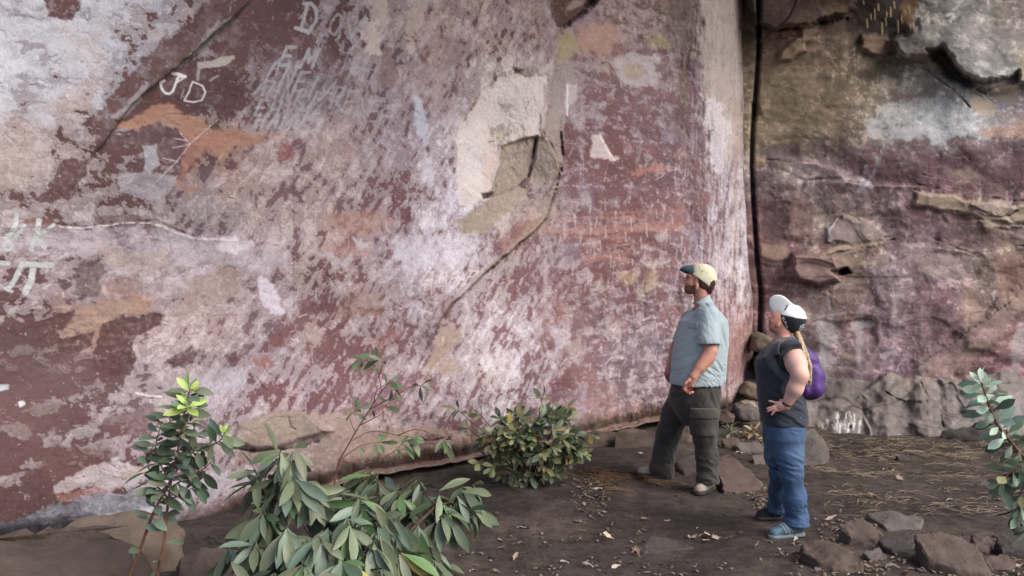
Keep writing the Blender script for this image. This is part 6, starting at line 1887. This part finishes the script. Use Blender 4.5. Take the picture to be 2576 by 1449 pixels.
def along(rr, parent, path, t0, step, L, table, lib, droop=.25, out=1.0, up=.5, roll=.4):
    """leaves set spirally along a stem"""
    s_ = 0; th = rr.uniform(0, 6.28)
    total = sum((path[i + 1] - path[i]).length for i in range(len(path) - 1)); acc = 0; nxt = total * t0
    for i in range(len(path) - 1):
        seg = path[i + 1] - path[i]; l = seg.length
        while nxt <= acc + l:
            t = (nxt - acc) / max(l, 1e-6)
            p = path[i] + seg * t; ax = seg.normalized()
            a = ax.orthogonal().normalized(); b = ax.cross(a)
            th += 2.4
            d = (a * math.cos(th) + b * math.sin(th)) * out + ax * up + Vector((0, 0, -droop * rr.uniform(.3, 1.4)))
            put_leaf(rr.choice(lib[pick(rr, table)]), parent, p, d, L * rr.uniform(.75, 1.12), rr.gauss(0, roll), upv=(rr.gauss(.1, .3), rr.gauss(-.75, .3), .55))
            nxt += step * rr.uniform(.75, 1.25)
        acc += l

def stem(parent, pts, r0, r1, mat, name="branch", n=5):
    sp = spline(pts, n)
    tube(name, sp, list(np.linspace(r0, r1, len(sp))), mat, parent, 6, parent.location)
    return sp

# ---- sapling on the left
rr = random.Random(31)
Y0 = 4.25
base = px(300, 1560, Y0); base.z = gz(base.x, base.y) - .02
pl = empty("sapling", base)
A = stem(pl, [base, px(318, 1470, Y0), px(346, 1400, Y0), px(386, 1290, Y0), px(428, 1210, Y0), px(452, 1110, Y0), px(464, 1040, Y0), px(478, 975, Y0)], .011, .003, stem_red, "stem")
Bs = stem(pl, [px(385, 1560, Y0 - .05), px(396, 1449, Y0 - .04), px(412, 1370, Y0 - .03), px(420, 1290, Y0 - .01), px(430, 1212, Y0)], .010, .006, stem_red, "stem")
T = [("teal", .45), ("green", .35), ("deep", .20)]
along(rr, pl, A[int(len(A) * .40):], .0, .013, .122, T, lfw, .25, 1.0, .35)
along(rr, pl, Bs, .30, .075, .12, T, lfw, .2, 1.0, .4)
along(rr, pl, A[:int(len(A) * .45)], .25, .10, .11, T, lfw, .2, 1.0, .4)
for pts in ([(428, 1210), (402, 1165), (392, 1120), (408, 1060)], [(420, 1250), (390, 1215), (372, 1165), (385, 1120)], [(432, 1225), (480, 1195), (512, 1180), (532, 1160)], [(446, 1150), (500, 1130), (548, 1112), (566, 1088)], [(440, 1190), (470, 1150), (490, 1100), (485, 1060)], [(452, 1110), (430, 1080), (428, 1040)], [(425, 1260), (460, 1240), (500, 1220)]):
    dpt = rr.uniform(-.08, .08)
    sp = stem(pl, [px(x, y, Y0 + dpt * k / 3) for k, (x, y) in enumerate(pts)], .005, .002, stem_red)
    along(rr, pl, sp, .15, .016, .118, T, lfw, .3, 1.0, .4)
    if pts[-1] == (566, 1088):
        whorl(rr, pl, sp[-1], sp[-1] - sp[-3], 5, .055, [("bright", 1)], lfw, .05, .8, .02)
whorl(rr, pl, A[-1], (0.1, 0, 1), 7, .085, [("bright", 1)], lfw, .1, 1.0, .03)
whorl(rr, pl, px(470, 1020, Y0 - .02), (.1, -.2, 1), 9, .10, [("bright", 1)], lfw, .45, 1.0, .02)
whorl(rr, pl, px(478, 1062, Y0), (.1, 0, 1), 5, .08, [("green", .5), ("bright", .5)], lfw, .3, 1.0, .02)
tag(pl, "tall thin sapling at lower left with pale lime leaves at its top", "sapling")

# ---- big drooping shrub at the bottom
rr = random.Random(47)
base = px(760, 1640, 4.15); base.z = gz(base.x, base.y) - .02
sh = empty("shrub", base)
heads = [(706, 1130, 4.1), (640, 1180, 4.15), (742, 1205, 4.0), (690, 1225, 4.3), (660, 1290, 4.0), (640, 1370, 3.9), (720, 1330, 3.85), (800, 1260, 4.2), (850, 1225, 4.3), (905, 1250, 4.1), (880, 1320, 3.9), (800, 1350, 3.8), (760, 1420, 3.7), (690, 1440, 3.8), (860, 1410, 3.75), (940, 1370, 3.9), (960, 1300, 4.1), (1000, 1235, 4.4), (1050, 1200, 4.5), (1105, 1235, 4.5), (1165, 1225, 4.6), (1120, 1290, 4.4), (1050, 1320, 4.2), (1010, 1390, 4.0), (1060, 1400, 4.1), (960, 1430, 3.8), (1190, 1255, 4.7), (930, 1190, 4.6)]
T = [("teal", .32), ("green", .44), ("mid", .13), ("deep", .08), ("yellow", .03)]
trunks = [stem(sh, [base, px(730, 1500, 4.1), px(700, 1380, 4.08), px(690, 1260, 4.1)], .016, .009, stem_dark, "stem"), stem(sh, [base + Vector((.05, 0, 0)), px(830, 1480, 4.0), px(870, 1360, 4.05), px(910, 1290, 4.12)], .016, .009, stem_dark, "stem"),
          stem(sh, [base + Vector((.1, .05, 0)), px(900, 1500, 4.2), px(1010, 1360, 4.3), px(1100, 1270, 4.45)], .015, .008, stem_dark, "stem")]
bit = []
for (x, y, Yh) in heads:
    tip = px(x, y, Yh)
    # leave the nearest trunk point that lies below
    cand = [q for tr in trunks for q in tr if q.z < tip.z + .02] or [trunks[0][0]]
    q = min(cand, key=lambda v: (v - tip).length)
    mid = (q + tip) / 2 + Vector((0, 0, -.03))
    sp = stem(sh, [q, mid, tip], .0065, .0035, stem_dark)
    ax = (tip - mid).normalized()
    whorl(rr, sh, tip, ax + Vector((0, -.2, .15)), 10, .180, T, lf, 1.15, 1.0, .07)
    bit.append((q, tip))
for (x, y, Yh) in ((620, 1445, 3.8), (1010, 1450, 3.9), (905, 1455, 3.7), (810, 1460, 3.65), (1075, 1455, 4.0), (720, 1470, 3.7), (1085, 1350, 4.3), (850, 1285, 4.05), (980, 1345, 4.0), (600, 1330, 4.1)):
    bit.append((px(x, y + 60, Yh + .1), px(x, y, Yh)))
BATCH = LeafBatch()
for (q, tip) in bit:
    for t_, ox in ((.72, .02), (.9, -.05), (1.0, .06)):
        c_ = q.lerp(tip, t_) + Vector((rr.uniform(-.07, .07), rr.uniform(-.02, .14), rr.uniform(-.10, .02)))
        whorl(rr, sh, c_, (tip - q).normalized() + Vector((0, -.1, .1)), 7, .165, [("green", .45), ("teal", .25), ("deep", .3)], lf, 1.15, 1.0, .06)
BATCH.build(sh); BATCH = None
tag(sh, "big bottom-centre shrub with long drooping grey-green leaves", "shrub")

# ---- sparse twiggy plant against the wall
rr = random.Random(53)
base = on_ground(838, 1225); base.y = min(base.y, 6.0); base = px(838, 1230, 5.9); base.z = gz(base.x, base.y) - .02
tw = empty("twiggy_shrub", base)
Yt = 5.95
M0 = stem(tw, [base, px(845, 1190, Yt), px(880, 1112, Yt), px(930, 1030, Yt), px(960, 985, Yt), px(985, 955, Yt)], .007, .002, stem_red, "stem", 6)
tws = [[(960, 985), (952, 940), (935, 912), (905, 905)], [(952, 950), (962, 915), (948, 898)], [(930, 1030), (985, 1000), (1030, 975), (1062, 970)], [(940, 1015), (950, 980), (985, 960)], [(880, 1112), (935, 1085), (1000, 1095), (1040, 1100)], [(895, 1090), (880, 1050), (900, 1030)], [(865, 1150), (910, 1120), (960, 1112)], [(905, 1070), (960, 1040), (975, 1010)], [(1000, 1095), (1050, 1080), (1100, 1100), (1120, 1110)], [(860, 1160), (930, 1165), (985, 1140), (1020, 1108)]]
for pts in tws:
    sp = stem(tw, [px(x, y, Yt + rr.uniform(-.12, .05)) for (x, y) in pts], .0035, .0012, stem_red, "branch", 4)
    whorl(rr, tw, sp[-1], sp[-1] - sp[-3], 5, .13, [("mid", .5), ("green", .4), ("olive", .1)], lf, .35, 1.0, .05)
    along(rr, tw, sp, .45, .14, .07, [("mid", .4), ("green", .4), ("dry", .2)], lf, .3)
tag(tw, "sparse twiggy shrub with few leaves rising against the painted wall", "shrub")

# ---- dense bush against the foot of the wall
rr = random.Random(61)
base = on_ground(1330, 1212); bs = empty("bush", base)
c0 = px(1335, 1112, base.y); s_ = base.y / FOC
T = [("olive", .50), ("green", .34), ("mid", .10), ("yellow", .06)]
hd = [(1150, 1030, -.05), (1172, 1075, -.1), (1205, 1040, 0), (1365, 1000, 0), (1490, 1092, 0), (1470, 1140, -.05), (1425, 1030, .0), (1240, 1175, -.2), (1210, 1165, -.2)]
for i in range(34):
    while True:
        a, b_ = rr.uniform(-1, 1), rr.uniform(-1, 1)
        if a * a + b_ * b_ < 1: break
    hd.append((1335 + a * 122, 1112 + b_ * 88 + 6, rr.uniform(-.38, .0) * math.sqrt(max(0, 1 - a * a - b_ * b_)) - .02))
cnt = 0
for (x, y, dy) in hd:
    tip = px(x, y, base.y + dy)
    mid = base.lerp(tip, .55) + Vector((0, 0, .03))
    stem(bs, [base + Vector((rr.uniform(-.06, .06), rr.uniform(-.04, .04), 0)), mid, tip], .006, .0025, stem_dark, "branch", 3)
    ax = (tip - c0).normalized() + Vector((0, -.7, .25))
    whorl(rr, bs, tip, ax, 7 if cnt > 8 else 5, .118, T, lfs, .22, 1.05, .04); cnt += 1
BATCH = LeafBatch()
for i in range(75):
    while True:
        a, b_ = rr.uniform(-1, 1), rr.uniform(-1, 1)
        if a * a + b_ * b_ < 1: break
    tip = px(1335 + a * 128, 1118 + b_ * 90, base.y - .02 - .30 * rr.random() * math.sqrt(max(0, 1 - a * a - b_ * b_)))
    whorl(rr, bs, tip, (tip - c0).normalized() + Vector((0, -.6, .2)), 7, .112, [("olive", .42), ("green", .33), ("deep", .25)], lfs, .22, 1.05, .04)
BATCH.build(bs); BATCH = None
tag(bs, "dense low bush of small olive leaves against the foot of the wall", "bush")

# ---- branch reaching in from the right
rr = random.Random(71)
Yr = 3.5
base = px(2760, 1760, Yr); base.z = gz(base.x, base.y) - .02
rb = empty("leafy_shrub", base)
M1 = stem(rb, [base, px(2720, 1450, Yr), px(2660, 1270, Yr), px(2600, 1180, Yr), px(2545, 1115, Yr), px(2505, 1060, Yr), px(2483, 1005, Yr), px(2468, 962, Yr)], .011, .003, stem_red, "stem", 6)
up_ = M1[int(len(M1) * .60):]
along(rr, rb, up_, .0, .0062, .098, [("silver", .62), ("teal", .38)], lobo, .15, 1.0, .35)
along(rr, rb, M1[int(len(M1) * .36):int(len(M1) * .62)], .0, .0065, .10, [("deep", .45), ("teal", .55)], lobo, .3, 1.0, .3)
whorl(rr, rb, M1[-1], (-.1, 0, 1), 5, .07, [("silver", 1)], lobo, .0, .8, .03)
for pts in ([(2600, 1180), (2575, 1215), (2566, 1260), (2560, 1300)], [(2590, 1170), (2555, 1180), (2528, 1200), (2512, 1222)], [(2660, 1270), (2620, 1290), (2585, 1330)]):
    sp = stem(rb, [px(x, y, Yr - .05) for (x, y) in pts], .004, .002, stem_red)
    along(rr, rb, sp, .1, .011, .09, [("deep", .55), ("teal", .35), ("olive", .10)], lobo, .35, 1.0, .4)
    whorl(rr, rb, sp[-1], sp[-1] - sp[-3], 5, .075, [("deep", .5), ("teal", .5)], lobo, .3, 1.0, .03)
tag(rb, "shrub with silvery green leaves leaning in at the right edge", "shrub")

# ---- small rosette plant behind the man's legs
rr = random.Random(83)
base = on_ground(1850, 1100)
rs = empty("rosette_plant", base)
whorl(rr, rs, base + Vector((-.05, 0, .10)), (0, -.4, 1), 10, .12, [("green", 1)], lf, .1, 1.1, .06)
for (x, y) in ((1895, 1082), (1880, 1098), (1905, 1100)):
    tip = px(x, y, base.y + .05)
    stem(rs, [base, base.lerp(tip, .5) + Vector((0, 0, .03)), tip], .005, .003, stem_dark, "branch", 3)
    whorl(rr, rs, tip, (.2, -.3, 1), 8, .11, [("dry", .55), ("olive", .3), ("green", .15)], lf, .5, 1.1, .05)
tag(rs, "small half-dry leafy plant at the wall foot between man and woman", "plant")

# ================================================================== LITTER ON THE SOIL
rr = random.Random(91)
lit = [leaf_mesh("fallen_blade", leaf_mat("fallen_leaf_pale", (156, 140, 126), (164, 150, 136), .8), .22, .5, .10, -.22, 5), leaf_mesh("fallen_blade", leaf_mat("fallen_leaf_brown", (108, 90, 78), (124, 106, 92), .8), .20, .5, .16, -.35, 5), leaf_mesh("fallen_blade", leaf_mat("fallen_leaf_grey", (150, 142, 132), (150, 142, 134), .8), .19, .55, .05, .25, 5)]
for me_ in lit:
    co = np.empty(len(me_.vertices) * 3, np.float32); me_.vertices.foreach_get("co", co); co = co.reshape(-1, 3)
    gq = np.random.default_rng(len(me_.name) + int(co[4, 1] * 1000) % 7)
    co[:, 1] += .04 * gq.normal(size=len(co)); co[:, 2] += .05 * gq.normal(size=len(co)); co[:, 0] += .03 * gq.normal(size=len(co))
    me_.vertices.foreach_set("co", co.ravel()); me_.update()
spots = []
def cluster(x0, y0, x1, y1, n):
    for _ in range(n): spots.append((rr.uniform(x0, x1), rr.uniform(y0, y1)))
for (x, y) in ((1252, 1357), (1470, 1205), (1250, 1385), (1232, 1412), (1545, 1360), (1440, 1410), (1300, 1330), (1950, 1160), (2250, 1185), (2380, 1262), (2130, 1190), (1815, 1355), (1605, 1140), (1680, 1130), (1560, 1425), (1180, 1440), (1820, 1362)): spots.append((x, y))
cluster(1440, 1212, 1530, 1300, 20); cluster(1720, 1325, 1800, 1362, 12); cluster(1880, 1225, 1960, 1256, 16); cluster(2070, 1292, 2135, 1340, 14); cluster(2010, 1400, 2340, 1446, 16)
cluster(2440, 1380, 2576, 1446, 10); cluster(1180, 1300, 1700, 1446, 13); cluster(1890, 1360, 2010, 1446, 12); cluster(2080, 1200, 2560, 1290, 9); cluster(1830, 1100, 1930, 1145, 12); cluster(1250, 1205, 1420, 1225, 10)
for i, (x, y) in enumerate(spots):
    p = on_ground(x, y)
    th = rr.uniform(0, 6.28)
    o = bpy.data.objects.new("fallen_leaf", rr.choice(lit)); COL.objects.link(o)
    L = rr.uniform(.035, .09) * (1.15 if y < 1240 else 1)
    o.location = (p.x, p.y, p.z + .010)
    o.rotation_euler = (rr.gauss(0, .35), rr.gauss(0, .25), th); o.scale = (L, L, L)
    tag(o, "dry curled leaf fallen on the dark soil", "leaf", "fallen leaves on the soil")

def strands(name, n, sampler, Lr, w, mat, label, hmax=.02, seed=5, bnd=.5):
    g = np.random.default_rng(seed)
    X, Y = sampler(g, n)
    th = g.normal(0, .7 if bnd > .3 else 2.0, n) + np.where(g.random(n) < .5, 0, math.pi)
    L = g.uniform(*Lr, n); bend = g.normal(0, bnd, n); h0 = g.uniform(.003, hmax, n)
    V = []; k = 5
    cx, cy = X.copy(), Y.copy(); a = th.copy()
    rows = []
    for i in range(k):
        z = ground_z(cx, cy) + .006 + h0 * np.sin(np.pi * i / (k - 1)) 
        nx, ny = -np.sin(a), np.cos(a)
        ww = w * (1 - .6 * abs(i / (k - 1) - .4))
        rows.append(np.stack([np.stack([cx - nx * ww, cy - ny * ww, z], 1), np.stack([cx + nx * ww, cy + ny * ww, z + .002], 1)], 1))
        cx = cx + np.cos(a) * L / (k - 1); cy = cy + np.sin(a) * L / (k - 1); a = a + bend / (k - 1)
    V = np.stack(rows, 1).reshape(-1, 3)          # n, k, 2
    b0 = (np.arange(n) * k * 2)[:, None, None]; i = (np.arange(k - 1) * 2)[None, :, None]
    F = (b0 + i + np.array([0, 1, 3, 2])[None, None, :]).reshape(-1, 4)
    o = link(name, mesh_np(name, V, F), mat)
    return tag(o, label, None, None, "stuff")

def region(poly_list):
    def f(g, n):
        X, Y = [], []
        wts = np.array([p[4] for p in poly_list], float); wts /= wts.sum()
        for q, wt in zip(poly_list, wts):
            m = int(n * wt)
            x, y = g.uniform(q[0], q[2], m), g.uniform(q[1], q[3], m)
            if len(q) > 5:
                x, y = g.normal((q[0] + q[2]) / 2, (q[2] - q[0]) / 4, m), g.normal((q[1] + q[3]) / 2, (q[3] - q[1]) / 4, m)
            Yd = (CAMZ - .04) / (y - HY) * FOC
            X.append((x - CX) / FOC * Yd); Y.append(Yd)
        X, Y = np.concatenate(X), np.concatenate(Y)
        keep = fbm(X * 1.3, Y * 1.3, 3, 610) > -.25
        X, Y = X[keep], Y[keep]
        r = g.integers(0, len(X), n)
        return X[r] + g.normal(0, .03, n), Y[r] + g.normal(0, .03, n)
    return f
straw = mat_noise("dry_straw", linf(88, 80, 70), linf(138, 126, 106), 3, .9, 3)
rust = mat_noise("rusty_straw", linf(86, 68, 50), linf(124, 102, 72), 3, .9, 3)
strands("dry_grass", 2000, region([(2040, 1092, 2440, 1150, 5), (2030, 1120, 2576, 1200, 4), (2060, 1190, 2576, 1290, 3), (2440, 1085, 2576, 1130, 1)]), (.04, .18), .0017, straw, "thin dry straw strewn over the soil at right")
strands("straw_pile", 420, region([(1570, 1204, 1660, 1228, 4, 1), (1480, 1205, 1600, 1235, 1, 1), (1470, 1200, 1540, 1215, .6)]), (.06, .20), .0026, rust, "small heap of rusty straw in front of the man's feet", .015, 6)
strands("leaf_litter", 620, region([(1440, 1205, 1540, 1310, 3, 1), (1120, 1330, 2000, 1449, 4), (2000, 1380, 2576, 1449, 5), (1880, 1215, 1980, 1270, 2), (2060, 1290, 2200, 1345, 2), (1800, 1090, 1940, 1150, 2)]), (.015, .045), .0085, mat_noise("broken_leaf", linf(84, 73, 64), linf(128, 116, 102), 30, .9, 3), "broken leaf litter and chaff scattered on the soil", .010, 7, .15)

def grit(n, seed=8):
    g = np.random.default_rng(seed)
    base = np.array([(1, 0, 0), (-1, 0, 0), (0, 1, 0), (0, -1, 0), (0, 0, .7), (0, 0, -.7)], float)
    tri = np.array([(0, 2, 4), (2, 1, 4), (1, 3, 4), (3, 0, 4), (2, 0, 5), (1, 2, 5), (3, 1, 5), (0, 3, 5)])
    y = g.uniform(1130, 1470, n); x = g.uniform(1080, 2600, n)
    Yd = CAMZ / (y - HY) * FOC; X = (x - CX) / FOC * Yd
    ok = fbm(X * 1.1, Yd * 1.1, 3, 640) > -.2
    X, Yd = X[ok], Yd[ok]; m = len(X)
    r = g.uniform(.002, .007, m); th = g.uniform(0, 6.28, m)
    P_ = base[None] * (1 + .3 * g.normal(size=(m, 6, 1))) * r[:, None, None]
    c, s_ = np.cos(th)[:, None], np.sin(th)[:, None]
    Q = np.stack([P_[..., 0] * c - P_[..., 1] * s_ + X[:, None], P_[..., 0] * s_ + P_[..., 1] * c + Yd[:, None], P_[..., 2] + ground_z(X, Yd)[:, None] + .003], -1)
    F = (np.arange(m)[:, None, None] * 6 + tri[None]).reshape(-1, 3)
    o = link("gravel", mesh_np("gravel", Q.reshape(-1, 3), F, None, False), ST["dark"])
    tag(o, "fine grit and crumbs of stone in the soil", None, None, "stuff")
grit(2200)
